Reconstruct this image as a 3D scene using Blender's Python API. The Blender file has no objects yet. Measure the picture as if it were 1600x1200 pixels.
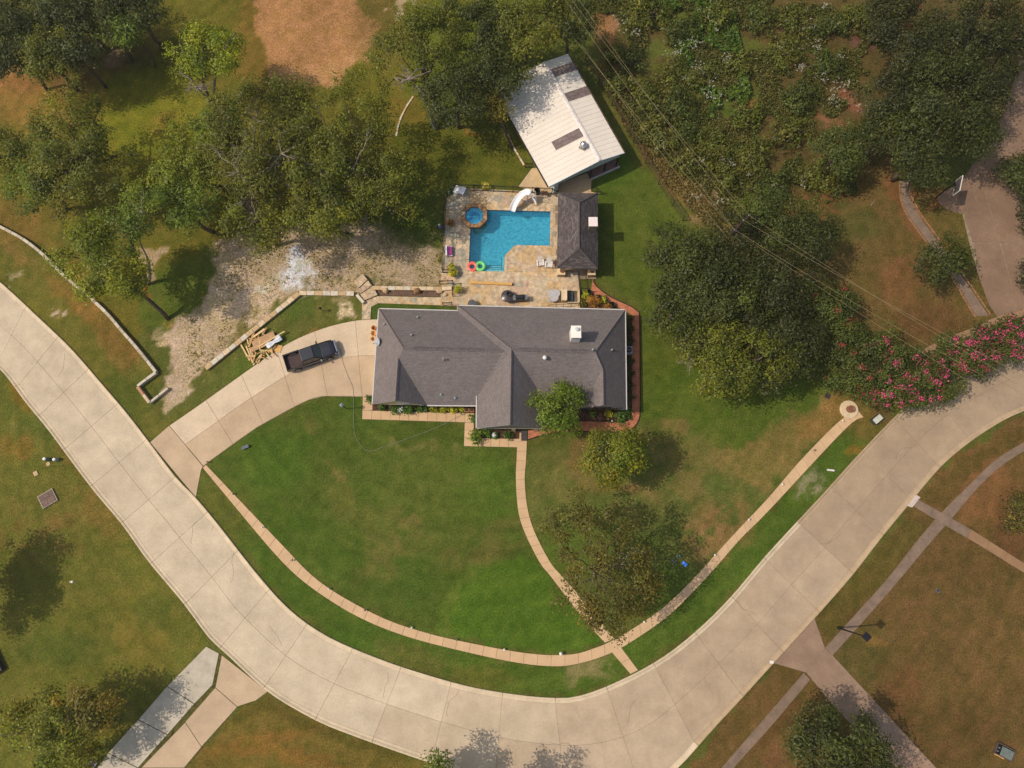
import bpy, math, random
import numpy as np
from mathutils import Vector, Matrix, noise as mnoise

# ------------------------------------------------------------------ camera, world, sun, exposure
scene = bpy.context.scene
CAM_H = 70.0
FPX = 1066.667                       # focal length in pixels of the 1600 px wide photograph (24 mm lens, 36 mm film)
TH = math.atan(215.0 / FPX)          # the drone camera looks 11.4 degrees ahead of straight down
cam_data = bpy.data.cameras.new("camera")
cam_data.lens = 24.0
cam_data.sensor_width = 36.0
cam_data.clip_start = 0.5
cam_data.clip_end = 3000.0
camera = bpy.data.objects.new("camera", cam_data)
scene.collection.objects.link(camera)
camera.location = (0, 0, CAM_H)
camera.rotation_euler = (TH, 0, 0)
scene.camera = camera

SUN_EL, SUN_AZ = math.radians(52), math.radians(4.5)
world = bpy.data.worlds.new("World")
scene.world = world
world.use_nodes = True
wn = world.node_tree
for n in list(wn.nodes): wn.nodes.remove(n)
wo = wn.nodes.new("ShaderNodeOutputWorld"); wb = wn.nodes.new("ShaderNodeBackground"); sk = wn.nodes.new("ShaderNodeTexSky")
sk.sky_type = 'NISHITA'; sk.sun_disc = False; sk.sun_elevation = SUN_EL; sk.sun_rotation = math.radians(270) - SUN_AZ
sk.air_density = 1.4; sk.dust_density = 3.0; sk.ozone_density = 1.0
wb.inputs[1].default_value = 0.115
wn.links.new(sk.outputs[0], wb.inputs[0]); wn.links.new(wb.outputs[0], wo.inputs[0])
sun_data = bpy.data.lights.new("sun", 'SUN'); sun_data.energy = 3.05; sun_data.angle = math.radians(0.55); sun_data.color = (1.0, 0.91, 0.78)
sun = bpy.data.objects.new("sun", sun_data); scene.collection.objects.link(sun)
sd = Vector((math.cos(SUN_AZ) * math.cos(SUN_EL), math.sin(SUN_AZ) * math.cos(SUN_EL), -math.sin(SUN_EL)))
sun.rotation_euler = sd.to_track_quat('-Z', 'Y').to_euler(); sun.location = (-60, 0, 90)
scene.view_settings.view_transform = 'Standard'; scene.view_settings.look = 'None'
scene.view_settings.exposure = -0.05; scene.view_settings.gamma = 1.0; scene.view_settings.use_curve_mapping = False
try:
    scene.cycles.max_bounces = 6; scene.cycles.transparent_max_bounces = 12; scene.cycles.diffuse_bounces = 3
except Exception: pass

R = random.Random(11)
NR = np.random.default_rng(5)
CT, ST = math.cos(TH), math.sin(TH)
def G(px, py, z=0.0):
    """where the photograph's pixel meets the horizontal plane at height z"""
    x = (px - 800.0) / FPX; y = -(py - 600.0) / FPX
    t = (CAM_H - z) / (CT - y * ST)
    return Vector((x * t, (y * CT + ST) * t, z))
def PX(X, Y, Z=0.0):
    d = CAM_H - Z; v = Y * CT - (-d) * 0 * 0
    yc = Y * CT + (-d) * ST; zc = -Y * ST + (-d) * CT
    return 800 + FPX * X / (-zc), 600 - FPX * yc / (-zc)
def MPP(py, z=0.0):
    return (CAM_H - z) / (FPX * CT + (py - 600) * ST)     # metres per pixel
def lin(c):
    c = c / 255.0
    return c / 12.92 if c <= 0.04045 else ((c + 0.055) / 1.055) ** 2.4
KEXP = 1.02
def S(r, g, b):
    return (min(lin(r) / KEXP, .9), min(lin(g) / KEXP, .9), min(lin(b) / KEXP, .9), 1.0)

# ------------------------------------------------------------------ materials
MATS = {}
def nt(name):
    m = bpy.data.materials.new(name); m.use_nodes = True
    t = m.node_tree
    for n in list(t.nodes): t.nodes.remove(n)
    o = t.nodes.new("ShaderNodeOutputMaterial")
    return m, t, o
def N(t, kind, **kw):
    n = t.nodes.new(kind)
    for k, v in kw.items(): setattr(n, k, v)
    return n
def mat(name, col, rough=0.8, metal=0.0, var=0.12, scale=3.0, col2=None, bump=0.0, bscale=40.0, obj_var=0.0, spec=0.3, fine=0.0, coord='Object'):
    """plain procedural surface: colour mottled by noise, optional second colour in patches, fine relief"""
    if name in MATS: return MATS[name]
    m, t, o = nt(name); L = t.links.new
    p = N(t, "ShaderNodeBsdfPrincipled")
    p.inputs['Roughness'].default_value = rough; p.inputs['Metallic'].default_value = metal
    p.inputs['Specular IOR Level'].default_value = spec
    tc = N(t, "ShaderNodeTexCoord")
    if coord == 'World':
        geo = N(t, "ShaderNodeNewGeometry"); vec = geo.outputs['Position']
    else: vec = tc.outputs[coord]
    no = N(t, "ShaderNodeTexNoise"); no.inputs['Scale'].default_value = scale; no.inputs['Detail'].default_value = 6; no.inputs['Roughness'].default_value = .65
    L(vec, no.inputs['Vector'])
    cr = N(t, "ShaderNodeValToRGB")
    c2 = col2 or tuple(list(c * (1 - var * 2.2) for c in col[:3]) + [1])
    c1 = col if col2 else tuple(list(min(c * (1 + var), 1) for c in col[:3]) + [1])
    cr.color_ramp.elements[0].position = .33; cr.color_ramp.elements[0].color = c2
    cr.color_ramp.elements[1].position = .67; cr.color_ramp.elements[1].color = c1
    L(no.outputs['Fac'], cr.inputs[0]); out = cr.outputs[0]
    if fine:
        n2 = N(t, "ShaderNodeTexNoise"); n2.inputs['Scale'].default_value = scale * 14; n2.inputs['Detail'].default_value = 3
        L(vec, n2.inputs['Vector'])
        mr = N(t, "ShaderNodeMapRange"); mr.inputs[1].default_value = .3; mr.inputs[2].default_value = .7
        mr.inputs[3].default_value = 1 - fine; mr.inputs[4].default_value = 1 + fine
        L(n2.outputs['Fac'], mr.inputs[0])
        mm = N(t, "ShaderNodeVectorMath", operation='SCALE'); L(out, mm.inputs[0]); L(mr.outputs[0], mm.inputs['Scale']); out = mm.outputs[0]
    if obj_var:
        oi = N(t, "ShaderNodeObjectInfo"); mr = N(t, "ShaderNodeMapRange")
        mr.inputs[3].default_value = 1 - obj_var; mr.inputs[4].default_value = 1 + obj_var
        L(oi.outputs['Random'], mr.inputs[0])
        mm = N(t, "ShaderNodeVectorMath", operation='SCALE'); L(out, mm.inputs[0]); L(mr.outputs[0], mm.inputs['Scale']); out = mm.outputs[0]
    L(out, p.inputs['Base Color'])
    if bump:
        bn = N(t, "ShaderNodeTexNoise"); bn.inputs['Scale'].default_value = bscale; bn.inputs['Detail'].default_value = 4; L(vec, bn.inputs['Vector'])
        b = N(t, "ShaderNodeBump"); b.inputs['Strength'].default_value = bump; b.inputs['Distance'].default_value = .05
        L(bn.outputs['Fac'], b.inputs['Height']); L(b.outputs[0], p.inputs['Normal'])
    L(p.outputs[0], o.inputs[0]); MATS[name] = m
    return m

# ------------------------------------------------------------------ mesh builder and tagging
COL = scene.collection
class MB:
    def __init__(s): s.v = []; s.f = []; s.m = []; s.mi = 0; s.uv = None
    def pt(s, p): s.v.append(tuple(p)); return len(s.v) - 1
    def face(s, idx): s.f.append(tuple(idx)); s.m.append(s.mi)
    def poly(s, pts): s.face([s.pt(p) for p in pts])
    def box(s, c, d, rz=0.0, rx=0.0, ry=0.0):
        M = Matrix.Rotation(rz, 3, 'Z') @ Matrix.Rotation(ry, 3, 'Y') @ Matrix.Rotation(rx, 3, 'X')
        i = len(s.v); c = Vector(c)
        for sz in (-.5, .5):
            for sx, sy in ((-.5, -.5), (.5, -.5), (.5, .5), (-.5, .5)):
                s.v.append(tuple(c + M @ Vector((sx * d[0], sy * d[1], sz * d[2]))))
        for q in ((3, 2, 1, 0), (4, 5, 6, 7), (0, 1, 5, 4), (1, 2, 6, 5), (2, 3, 7, 6), (3, 0, 4, 7)): s.face([i + k for k in q])
        return s
    def bbox(s, c, d, b=.02, rz=0.0):
        """box with chamfered top edges"""
        M = Matrix.Rotation(rz, 3, 'Z'); c = Vector(c); i = len(s.v)
        rings = ((-.5, 0), (.5, 0), (.5, b))
        for k, (sz, ins) in enumerate(rings):
            zz = sz * d[2] - (b if k == 1 else 0)
            for sx, sy in ((-1, -1), (1, -1), (1, 1), (-1, 1)):
                s.v.append(tuple(c + M @ Vector((sx * (d[0] / 2 - ins), sy * (d[1] / 2 - ins), zz))))
        s.face([i + 3, i + 2, i + 1, i]); s.face([i + 8, i + 9, i + 10, i + 11])
        for r in (0, 4):
            for k in range(4): s.face([i + r + k, i + r + (k + 1) % 4, i + r + 4 + (k + 1) % 4, i + r + 4 + k])
        return s
    def prism(s, pts, z0, z1, ins=0.0):
        """vertical prism over a counter-clockwise outline"""
        a = area2(pts)
        if a < 0: pts = list(reversed(pts))
        n = len(pts); i = len(s.v)
        for p in pts: s.v.append((p[0], p[1], z0))
        if ins:
            q = inset(pts, ins)
            for p in pts: s.v.append((p[0], p[1], z1 - ins))
            for p in q: s.v.append((p[0], p[1], z1))
            rings = 2
        else:
            for p in pts: s.v.append((p[0], p[1], z1))
            rings = 1
        for r in range(rings):
            for k in range(n): s.face([i + r * n + k, i + r * n + (k + 1) % n, i + (r + 1) * n + (k + 1) % n, i + (r + 1) * n + k])
        s.face([i + rings * n + k for k in range(n)]); s.face([i + n - 1 - k for k in range(n)])
        return s
    def tube(s, pts, rad, n=6, cap=True):
        pts = [Vector(p) for p in pts]; m = len(pts)
        if not hasattr(rad, '__len__'): rad = [rad] * m
        i = len(s.v); up = None
        for k, p in enumerate(pts):
            d = (pts[min(k + 1, m - 1)] - pts[max(k - 1, 0)])
            if d.length < 1e-9: d = Vector((0, 0, 1))
            d.normalize()
            if up is None: up = d.orthogonal().normalized()
            up = (up - d * up.dot(d))
            up = up.normalized() if up.length > 1e-6 else d.orthogonal().normalized()
            w = d.cross(up)
            for j in range(n):
                a = 2 * math.pi * j / n
                s.v.append(tuple(p + (up * math.cos(a) + w * math.sin(a)) * rad[k]))
        for k in range(m - 1):
            for j in range(n):
                s.face([i + k * n + j, i + k * n + (j + 1) % n, i + (k + 1) * n + (j + 1) % n, i + (k + 1) * n + j])
        if cap:
            s.face([i + n - 1 - j for j in range(n)]); s.face([i + (m - 1) * n + j for j in range(n)])
        return s
    def lathe(s, prof, c=(0, 0, 0), n=16, axis='Z', closed=False):
        i = len(s.v); m = len(prof)
        for r, z in prof:
            for j in range(n):
                a = 2 * math.pi * j / n
                if axis == 'Z': q = (c[0] + r * math.cos(a), c[1] + r * math.sin(a), c[2] + z)
                elif axis == 'Y': q = (c[0] + r * math.cos(a), c[1] + z, c[2] - r * math.sin(a))
                else: q = (c[0] + z, c[1] + r * math.cos(a), c[2] + r * math.sin(a))
                s.v.append(q)
        for k in range(m - 1 + (1 if closed else 0)):
            for j in range(n):
                k2 = (k + 1) % m
                s.face([i + k * n + j, i + k * n + (j + 1) % n, i + k2 * n + (j + 1) % n, i + k2 * n + j])
        if not closed:
            if prof[0][0] > 1e-6: s.face([i + n - 1 - j for j in range(n)])
            if prof[-1][0] > 1e-6: s.face([i + (m - 1) * n + j for j in range(n)])
        return s
    def blob(s, c, r, seg=10, rings=6, amp=.15, seed=0, sq=(1, 1, 1)):
        i = len(s.v)
        def P(u, w):
            d = Vector((math.sin(w) * math.cos(u), math.sin(w) * math.sin(u), math.cos(w)))
            k = 1 + amp * mnoise.noise(d * 1.7 + Vector((seed, seed * .3, 0)))*2
            return (c[0] + d.x * r * k * sq[0], c[1] + d.y * r * k * sq[1], c[2] + d.z * r * k * sq[2])
        s.v.append(P(0, 0))
        for a in range(1, rings):
            for b in range(seg): s.v.append(P(2 * math.pi * b / seg, math.pi * a / rings))
        s.v.append(P(0, math.pi))
        for b in range(seg): s.face([i, i + 1 + b, i + 1 + (b + 1) % seg])
        for a in range(rings - 2):
            for b in range(seg):
                s.face([i + 1 + a * seg + b, i + 1 + (a + 1) * seg + b, i + 1 + (a + 1) * seg + (b + 1) % seg, i + 1 + a * seg + (b + 1) % seg])
        e = i + 1 + (rings - 1) * seg
        for b in range(seg): s.face([e, e - seg + (b + 1) % seg, e - seg + b])
        return s
    def build(s, name, mats, parent=None, origin=(0, 0, 0), smooth=False, loc=None):
        me = bpy.data.meshes.new(name)
        o_ = Vector(origin)
        me.from_pydata([(v[0] - o_.x, v[1] - o_.y, v[2] - o_.z) for v in s.v], [], s.f)
        if not isinstance(mats, (list, tuple)): mats = [mats]
        for m in mats: me.materials.append(m)
        if len(mats) > 1:
            me.polygons.foreach_set('material_index', s.m)
        if smooth: me.polygons.foreach_set('use_smooth', [True] * len(me.polygons))
        me.update()
        ob = bpy.data.objects.new(name, me); COL.objects.link(ob)
        if parent is not None: ob.parent = parent
        elif origin != (0, 0, 0): ob.location = o_
        if loc is not None: ob.location = loc
        return ob
def area2(p): return sum(p[i][0] * p[(i + 1) % len(p)][1] - p[(i + 1) % len(p)][0] * p[i][1] for i in range(len(p)))
def inset(pts, d):
    """inset of a counter-clockwise outline"""
    n = len(pts); out = []
    for i in range(n):
        a, b, c = Vector(pts[i - 1][:2]), Vector(pts[i][:2]), Vector(pts[(i + 1) % n][:2])
        e1 = (b - a).normalized(); e2 = (c - b).normalized()
        n1 = Vector((-e1.y, e1.x)); n2 = Vector((-e2.y, e2.x))
        k = n1 + n2; q = max(k.dot(n1), .25)
        r = b + k * (d / q); out.append((r.x, r.y))
    return out
def tag(o, label=None, cat=None, group=None, kind=None):
    if label: o['label'] = label
    if cat: o['category'] = cat
    if group: o['group'] = group
    if kind: o['kind'] = kind
    return o
def thing(name, label, cat, loc, rz=0.0, group=None):
    o = bpy.data.objects.new(name, None); o.empty_display_size = .3
    COL.objects.link(o); o.location = loc; o.rotation_euler = (0, 0, rz)
    return tag(o, label, cat, group)
def copy_tree(o, parent=None):
    c = o.copy(); COL.objects.link(c); c.parent = parent
    for ch in list(o.children): copy_tree(ch, c)
    return c
def W(pts, z=0.0): return [G(p[0], p[1], z) for p in pts]
def W2(pts, z=0.0): return [tuple(G(p[0], p[1], z)[:2]) for p in pts]
def resample(pts, n):
    """n + 1 points at equal steps along a smoothed polyline"""
    p = np.array([tuple(q)[:2] for q in pts], float)
    # Catmull-Rom refinement
    out = []
    for i in range(len(p) - 1):
        a = p[i - 1] if i > 0 else 2 * p[0] - p[1]
        b, c = p[i], p[i + 1]
        d = p[i + 2] if i + 2 < len(p) else 2 * p[-1] - p[-2]
        for t in np.linspace(0, 1, 12, endpoint=False):
            out.append(.5 * ((2 * b) + (-a + c) * t + (2 * a - 5 * b + 4 * c - d) * t * t + (-a + 3 * b - 3 * c + d) * t ** 3))
    out.append(p[-1]); out = np.array(out)
    s = np.concatenate([[0], np.cumsum(np.linalg.norm(np.diff(out, axis=0), axis=1))])
    u = np.linspace(0, s[-1], n + 1)
    return np.stack([np.interp(u, s, out[:, 0]), np.interp(u, s, out[:, 1])], 1), s[-1]
def seg_inside(px, py, poly):
    """vectorised point in polygon"""
    ins = np.zeros(px.shape, bool); n = len(poly)
    for i in range(n):
        x1, y1 = poly[i]; x2, y2 = poly[(i + 1) % n]
        c = ((y1 > py) != (y2 > py)) & (px < (x2 - x1) * (py - y1) / ((y2 - y1) + 1e-12) + x1)
        ins ^= c
    return ins
def poly_dist(px, py, poly):
    d = np.full(px.shape, 1e9); n = len(poly)
    for i in range(n):
        x1, y1 = poly[i]; x2, y2 = poly[(i + 1) % n]
        dx, dy = x2 - x1, y2 - y1; l = dx * dx + dy * dy + 1e-9
        t = np.clip(((px - x1) * dx + (py - y1) * dy) / l, 0, 1)
        d = np.minimum(d, np.hypot(px - x1 - t * dx, py - y1 - t * dy))
    return d
_tabs = {}
def vnoise(x, y, seed=0):
    if seed not in _tabs: _tabs[seed] = np.random.default_rng(seed + 100).random((256, 256))
    T = _tabs[seed]; xi = np.floor(x).astype(int); yi = np.floor(y).astype(int); fx = x - xi; fy = y - yi
    fx = fx * fx * (3 - 2 * fx); fy = fy * fy * (3 - 2 * fy)
    a = T[xi % 256, yi % 256]; b = T[(xi + 1) % 256, yi % 256]; c = T[xi % 256, (yi + 1) % 256]; d = T[(xi + 1) % 256, (yi + 1) % 256]
    return (a * (1 - fx) + b * fx) * (1 - fy) + (c * (1 - fx) + d * fx) * fy
def fbm(x, y, seed=0, o=4):
    v = 0; a = .5; t = 0
    for k in range(o): v = v + a * vnoise(x, y, seed + k); t += a; x = x * 2.03; y = y * 2.03; a *= .5
    return v / t

# ------------------------------------------------------------------ outlines traced from the photograph (pixels)
ROAD_IN = [(-60, 395), (0, 440), (62, 497), (112, 545), (160, 600), (200, 647), (234, 691), (275, 745), (306, 777), (342, 820), (405, 900), (455, 954), (512, 994), (587, 1027), (657, 1051), (732, 1072), (800, 1084), (862, 1090), (905, 1087), (962, 1066), (1032, 1029), (1092, 982), (1144, 930), (1200, 864), (1287, 770), (1332, 720), (1385, 664), (1440, 612), (1510, 568), (1600, 522), (1700, 480)]
ROAD_OUT = [(-60, 530), (0, 576), (42, 630), (75, 670), (112, 720), (150, 770), (192, 820), (232, 876), (287, 942), (327, 996), (355, 1022), (420, 1081), (492, 1124), (547, 1147), (630, 1177), (700, 1200), (780, 1225), (860, 1238), (940, 1241), (1000, 1232), (1036, 1217), (1060, 1199), (1080, 1177), (1120, 1132), (1150, 1100), (1200, 1045), (1272, 966), (1330, 900), (1375, 842), (1412, 797), (1462, 737), (1500, 702), (1550, 667), (1600, 642), (1720, 600)]
POOL = [(761, 328), (860, 330.5), (859, 384), (805, 383), (789, 399), (787.5, 424), (732, 424), (735, 357.5), (749, 355.6), (761, 344)]
# ------------------------------------------------------------------ ground sheet
def build_ground():
    x0, x1, y0, y1, st = -64.0, 64.0, -38.0, 68.0, 0.24
    nx = int((x1 - x0) / st) + 1; ny = int((y1 - y0) / st) + 1
    xs = np.concatenate([[-420, -260, -150, -85], np.linspace(x0, x1, nx), [85, 150, 260, 420]])
    ys = np.concatenate([[-420, -260, -150, -70], np.linspace(y0, y1, ny), [90, 150, 260, 420]])
    X, Y = np.meshgrid(xs, ys, indexing='xy')
    px, py = PX(X, Y)
    # organic edges
    wx = (fbm(X * .9, Y * .9, 1, 4) - .5); wy = (fbm(X * .9, Y * .9, 21, 4) - .5)
    qx = px + wx * 34; qy = py + wy * 34
    rx = px + wx * 6; ry = py + wy * 6
    C = np.zeros(X.shape + (3,)); C[:] = S(96, 102, 46)[:3]
    bare = np.zeros(X.shape)
    def put(m, col, b=None):
        nonlocal C, bare
        c = np.array(S(*col)[:3]); C = C * (1 - m[..., None]) + c * m[..., None]
        if b is not None: bare = bare * (1 - m) + b * m
    def blob(cx, cy, ax, ay, ang=0, soft=.5, k=1.0, nz=0, seed=3, mid=.5):
        a = math.radians(ang); dx = qx - cx; dy = qy - cy
        u = (dx * math.cos(a) + dy * math.sin(a)) / ax; v = (-dx * math.sin(a) + dy * math.cos(a)) / ay
        m = np.clip((1 - np.hypot(u, v)) / soft + .5 * (soft < 1), 0, 1)
        m = m * m * (3 - 2 * m)
        if nz: m = m * np.clip((fbm(X * nz, Y * nz, seed, 4) - mid) * 6 + .5, 0, 1)
        return m * k
    def poly(p, soft=4.0, k=1.0, sharp=False, nz=0, seed=5, mid=.5):
        ax, ay = (rx, ry) if sharp else (qx, qy)
        ins = seg_inside(ax, ay, p); d = poly_dist(ax, ay, p)
        sd_ = np.where(ins, d, -d); m = np.clip(sd_ / soft + .5, 0, 1)
        if nz: m = m * np.clip((fbm(X * nz, Y * nz, seed, 4) - mid) * 6 + .5, 0, 1)
        return m * k
    # ---- left upper verge and park
    put(poly([(-300, -300), (760, -300), (760, 120), (640, 300), (250, 420), (180, 620), (-300, 480)], 20), (112, 108, 42))
    put(blob(230, 180, 110, 75, 10, .8, .9), (126, 128, 40)); put(blob(60, 150, 95, 60, 0, .7, .8), (146, 116, 60))
    put(blob(20, 105, 60, 40, 0, .8, .7), (150, 108, 66))
    put(blob(150, 95, 90, 30, -15, .8, .7), (92, 78, 50)); put(blob(180, 90, 22, 12, -40, .6, .8), (128, 104, 84), .6)
    put(blob(270, 185, 40, 18, -15, .9, .5), (140, 118, 55)); put(blob(400, 60, 30, 100, 0, .8, .5), (138, 104, 52))
    put(blob(60, 345, 90, 40, 30, .8, .6), (122, 104, 48)); put(blob(120, 355, 40, 28, 0, .8, .6), (96, 104, 44))
    put(blob(25, 340, 40, 30, 20, .8, .5), (134, 104, 56))
    # mown brown oval top
    put(poly([(404, -60), (400, 20), (408, 70), (428, 118), (446, 136), (474, 141), (520, 127), (562, 98), (584, 66), (590, 40), (562, 20), (558, -60)], 5, 1), (174, 128, 82), .7)
    put(poly([(430, 110), (520, 100), (590, 50), (570, 95), (520, 128), (475, 141), (446, 136)], 12, .45), (192, 150, 100), .6)
    put(blob(600, 40, 50, 60, 0, .8, .5), (112, 92, 54))
    put(blob(722, 20, 14, 10, 0, .4, 1, 2.2, 4, .42), (196, 168, 136), 1); put(blob(640, 3, 22, 8, 0, .5, .9, 1.5, 4, .4), (186, 158, 126), 1); put(blob(625, 22, 6, 9, 0, .5, .9), (180, 156, 122), 1); put(blob(607, 18, 4, 4, 0, .5, .9), (186, 158, 126), 1)
    put(poly([(640, 0), (790, 0), (790, 110), (690, 200), (640, 190)], 20, .7), (98, 116, 40))
    put(poly([(625, 165), (700, 200), (830, 225), (815, 292), (700, 292), (640, 330), (610, 300)], 16, .9), (100, 104, 36))
    put(blob(640, 170, 30, 20, 30, .8, .5), (134, 108, 48)); put(blob(735, 205, 18, 7, 10, .6, .6), (150, 118, 56))
    # strip between wall and road (left)
    put(poly([(-80, 330), (60, 400), (160, 485), (250, 590), (230, 640), (300, 640), (250, 700), (150, 580), (0, 435), (-80, 370)], 10, .85), (112, 110, 48))
    put(blob(120, 460, 70, 22, 45, .8, .75), (146, 112, 58)); put(blob(30, 385, 45, 20, 35, .8, .6), (140, 112, 62)); put(blob(75, 410, 50, 14, 42, .8, .5), (88, 104, 42))
    put(blob(92, 491, 11, 6, -30, .5, .95, 3, 6, .36), (196, 172, 140), .9); put(blob(22, 430, 14, 9, -30, .5, .8, 3, 9, .42), (180, 160, 124), .9)
    put(blob(185, 540, 45, 20, 45, .8, .55), (138, 100, 56)); put(blob(200, 612, 40, 40, 0, .9, .5), (88, 104, 40)); put(blob(190, 570, 30, 10, 40, .9, .4), (150, 116, 66))
    # ---- gravel / dirt yard
    yard = [(240, 520), (300, 480), (335, 440), (330, 400), (350, 375), (420, 355), (540, 340), (620, 352), (690, 400), (706, 432), (706, 450), (585, 450), (570, 462), (467, 456), (395, 505), (320, 575), (300, 610), (268, 640), (250, 628), (262, 592), (270, 560)]
    put(poly(yard, 7, .96), (190, 164, 132), 1)
    put(blob(250, 541, 9, 5, 0, .5, 1, 3, 7, .32), (196, 168, 130), 1)
    put(poly([(252, 640), (262, 612), (275, 596), (296, 560), (306, 590), (300, 620), (280, 640), (262, 650)], 4, .9, nz=1.6, seed=12, mid=.45), (190, 166, 138), 1)
    put(blob(455, 425, 16, 26, 20, .9, 1.0, 3, 8, .4), (226, 224, 218), 1); put(blob(462, 405, 5, 22, 5, .8, .95), (214, 210, 204), 1)
    put(blob(445, 436, 40, 9, -20, .8, .7, 2.5, 9, .45), (214, 208, 198), 1); put(blob(470, 432, 26, 22, 10, .9, .8, 3.5, 15, .48), (226, 224, 220), 1)
    put(blob(560, 440, 120, 14, 0, .8, .8, 1.4, 14, .56), (112, 112, 66), .4)
    put(blob(620, 380, 90, 50, 0, .7, .5, 1.1, 15, .62), (140, 134, 88), .6)
    put(blob(400, 500, 60, 22, -40, .8, .8, 1.2, 16, .55), (122, 114, 60), .3)
    put(blob(640, 345, 50, 40, 20, .8, .9), (84, 102, 38), .0)
    put(poly([(215, 430), (300, 400), (335, 395), (335, 440), (300, 490), (250, 520), (215, 500)], 10, .9), (96, 110, 42), 0)
    put(poly([(208, 392), (262, 388), (240, 410), (232, 445), (218, 432)], 6, .8), (178, 152, 122), .9); put(blob(229, 454, 5, 8, 0, .5, 1), (160, 84, 52), .5)
    put(blob(262, 505, 6, 4, 0, .8, .8), (170, 130, 76), .5)
    # walled lawn wedge between yard and driveway
    put(poly([(470, 464), (552, 464), (566, 480), (566, 498), (500, 513), (440, 540), (360, 598), (300, 640), (250, 672), (262, 640), (300, 605), (350, 560), (420, 505)], 5, .95), (104, 108, 52), 0)
    put(blob(540, 487, 13, 14, 30, .5, 1, 2.4, 17, .42), (196, 174, 140), 1); put(blob(495, 535, 40, 12, -25, .8, .7), (148, 114, 66), .2)
    put(blob(520, 468, 40, 5, 0, .8, .7, 2, 13, .45), (166, 148, 108), .6); put(blob(470, 480, 30, 18, -30, .8, .6), (86, 108, 42)); put(blob(400, 560, 60, 14, -35, .8, .6), (84, 110, 36))
    put(poly([(580, 480), (592, 474), (706, 477), (706, 486), (596, 486), (590, 500), (575, 500)], 3, 1, True), (84, 104, 42), 0)
    put(poly([(585, 448), (706, 448), (706, 456), (585, 456)], 4, .8), (150, 130, 96), .8)
    # ---- front lawn
    front = [(327, 722), (400, 670), (450, 642), (507, 620), (567, 620), (567, 655), (726, 660), (726, 697), (808, 697), (806, 750), (822, 837), (855, 900), (925, 984), (955, 1000), (895, 1022), (800, 1017), (675, 991), (540, 935), (442, 852), (400, 809)]
    put(poly(front, 6, 1), (86, 102, 40))
    put(blob(430, 720, 60, 50, -20, .8, .85), (82, 108, 36)); put(blob(470, 850, 90, 50, 40, .8, .6), (82, 106, 36)); put(blob(620, 890, 70, 50, 60, .8, .5), (74, 100, 36))
    put(blob(760, 760, 70, 50, 10, .8, .5), (84, 112, 38)); put(blob(560, 640, 40, 25, 0, .8, .5), (78, 104, 38))
    put(blob(660, 760, 80, 60, 0, .8, .5), (96, 106, 46))
    put(poly([(745, 880), (820, 862), (850, 905), (925, 984), (955, 1000), (895, 1020), (800, 1016), (686, 992), (690, 950), (712, 905)], 6, .75), (84, 116, 34))
    put(poly([(690, 985), (700, 925), (735, 890), (745, 897), (715, 925), (703, 965), (700, 990)], 6, .4), (122, 124, 60))
    put(poly([(445, 625), (490, 650), (560, 790), (660, 800), (700, 830), (640, 900), (600, 905), (560, 850), (500, 760)], 18, .38, nz=.5, seed=30, mid=.5), (124, 116, 62))
    put(blob(640, 830, 40, 16, -60, .7, .5, .9, 31, .46), (138, 120, 72)); put(blob(585, 880, 45, 14, -50, .7, .4, .9, 32, .46), (130, 118, 66)); put(blob(530, 735, 20, 9, 50, .8, .7, 1.2, 33, .45), (134, 122, 70))
    put(blob(760, 850, 70, 30, -20, .9, .4, .6, 34, .45), (118, 106, 60)); put(blob(660, 700, 60, 6, 5, .9, .45, 1.2, 35, .45), (140, 132, 80))
    # strip between walk and road
    verge = [(317, 735), (400, 832), (464, 900), (560, 964), (700, 1012), (800, 1035), (865, 1041), (955, 1020), (1050, 957), (1106, 900), (1200, 800), (1320, 672), (1352, 650), (1385, 664), (1200, 864), (1092, 982), (985, 1054), (905, 1087), (800, 1084), (587, 1027), (455, 954), (306, 777)]
    put(poly(verge, 6, 1), (84, 106, 38)); put(blob(350, 800, 35, 55, -38, .8, .8), (102, 104, 46)); put(blob(560, 1010, 60, 30, 20, .8, .5), (74, 104, 34)); put(blob(640, 1030, 60, 22, 20, .8, .6), (112, 108, 54))
    put(blob(760, 1060, 50, 20, 5, .8, .5), (116, 110, 50)); put(blob(925, 1045, 45, 18, -15, .7, .8, 1.2, 36, .42), (140, 130, 88)); put(blob(1265, 755, 22, 18, -40, .7, .85, 1.6, 37, .42), (146, 142, 110))
    put(blob(1350, 660, 32, 26, -45, .8, .8), (128, 106, 58)); put(blob(1335, 705, 10, 8, 0, .8, .6), (150, 112, 50)); put(blob(1180, 860, 90, 10, -43, .8, .5), (78, 98, 36))
    # ---- lawn right of front walk
    lawnr = [(825, 697), (1000, 660), (1000, 480), (935, 440), (925, 300), (1030, 290), (1100, 380), (1300, 600), (1310, 659), (1200, 778), (1087, 900), (960, 998), (880, 900), (824, 792)]
    put(poly(lawnr, 8, 1), (96, 106, 50))
    put(poly([(930, 300), (1000, 250), (1090, 380), (1100, 560), (1000, 640), (1000, 480), (935, 440)], 8, .9), (90, 104, 38))
    put(blob(955, 270, 40, 30, 0, .8, .8), (84, 112, 36)); put(blob(1030, 600, 40, 80, 0, .8, .6), (92, 104, 36))
    put(poly([(1000, 655), (1050, 660), (1070, 665), (1118, 700), (1160, 700), (1200, 672), (1300, 610), (1280, 560), (1100, 560), (1000, 600)], 4, .85), (86, 104, 36))
    put(poly([(1118, 702), (1150, 705), (1200, 674), (1290, 618), (1340, 625), (1345, 642), (1310, 659), (1250, 718), (1200, 770), (1160, 750), (1100, 720)], 10, .7), (136, 116, 66), .1)
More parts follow.
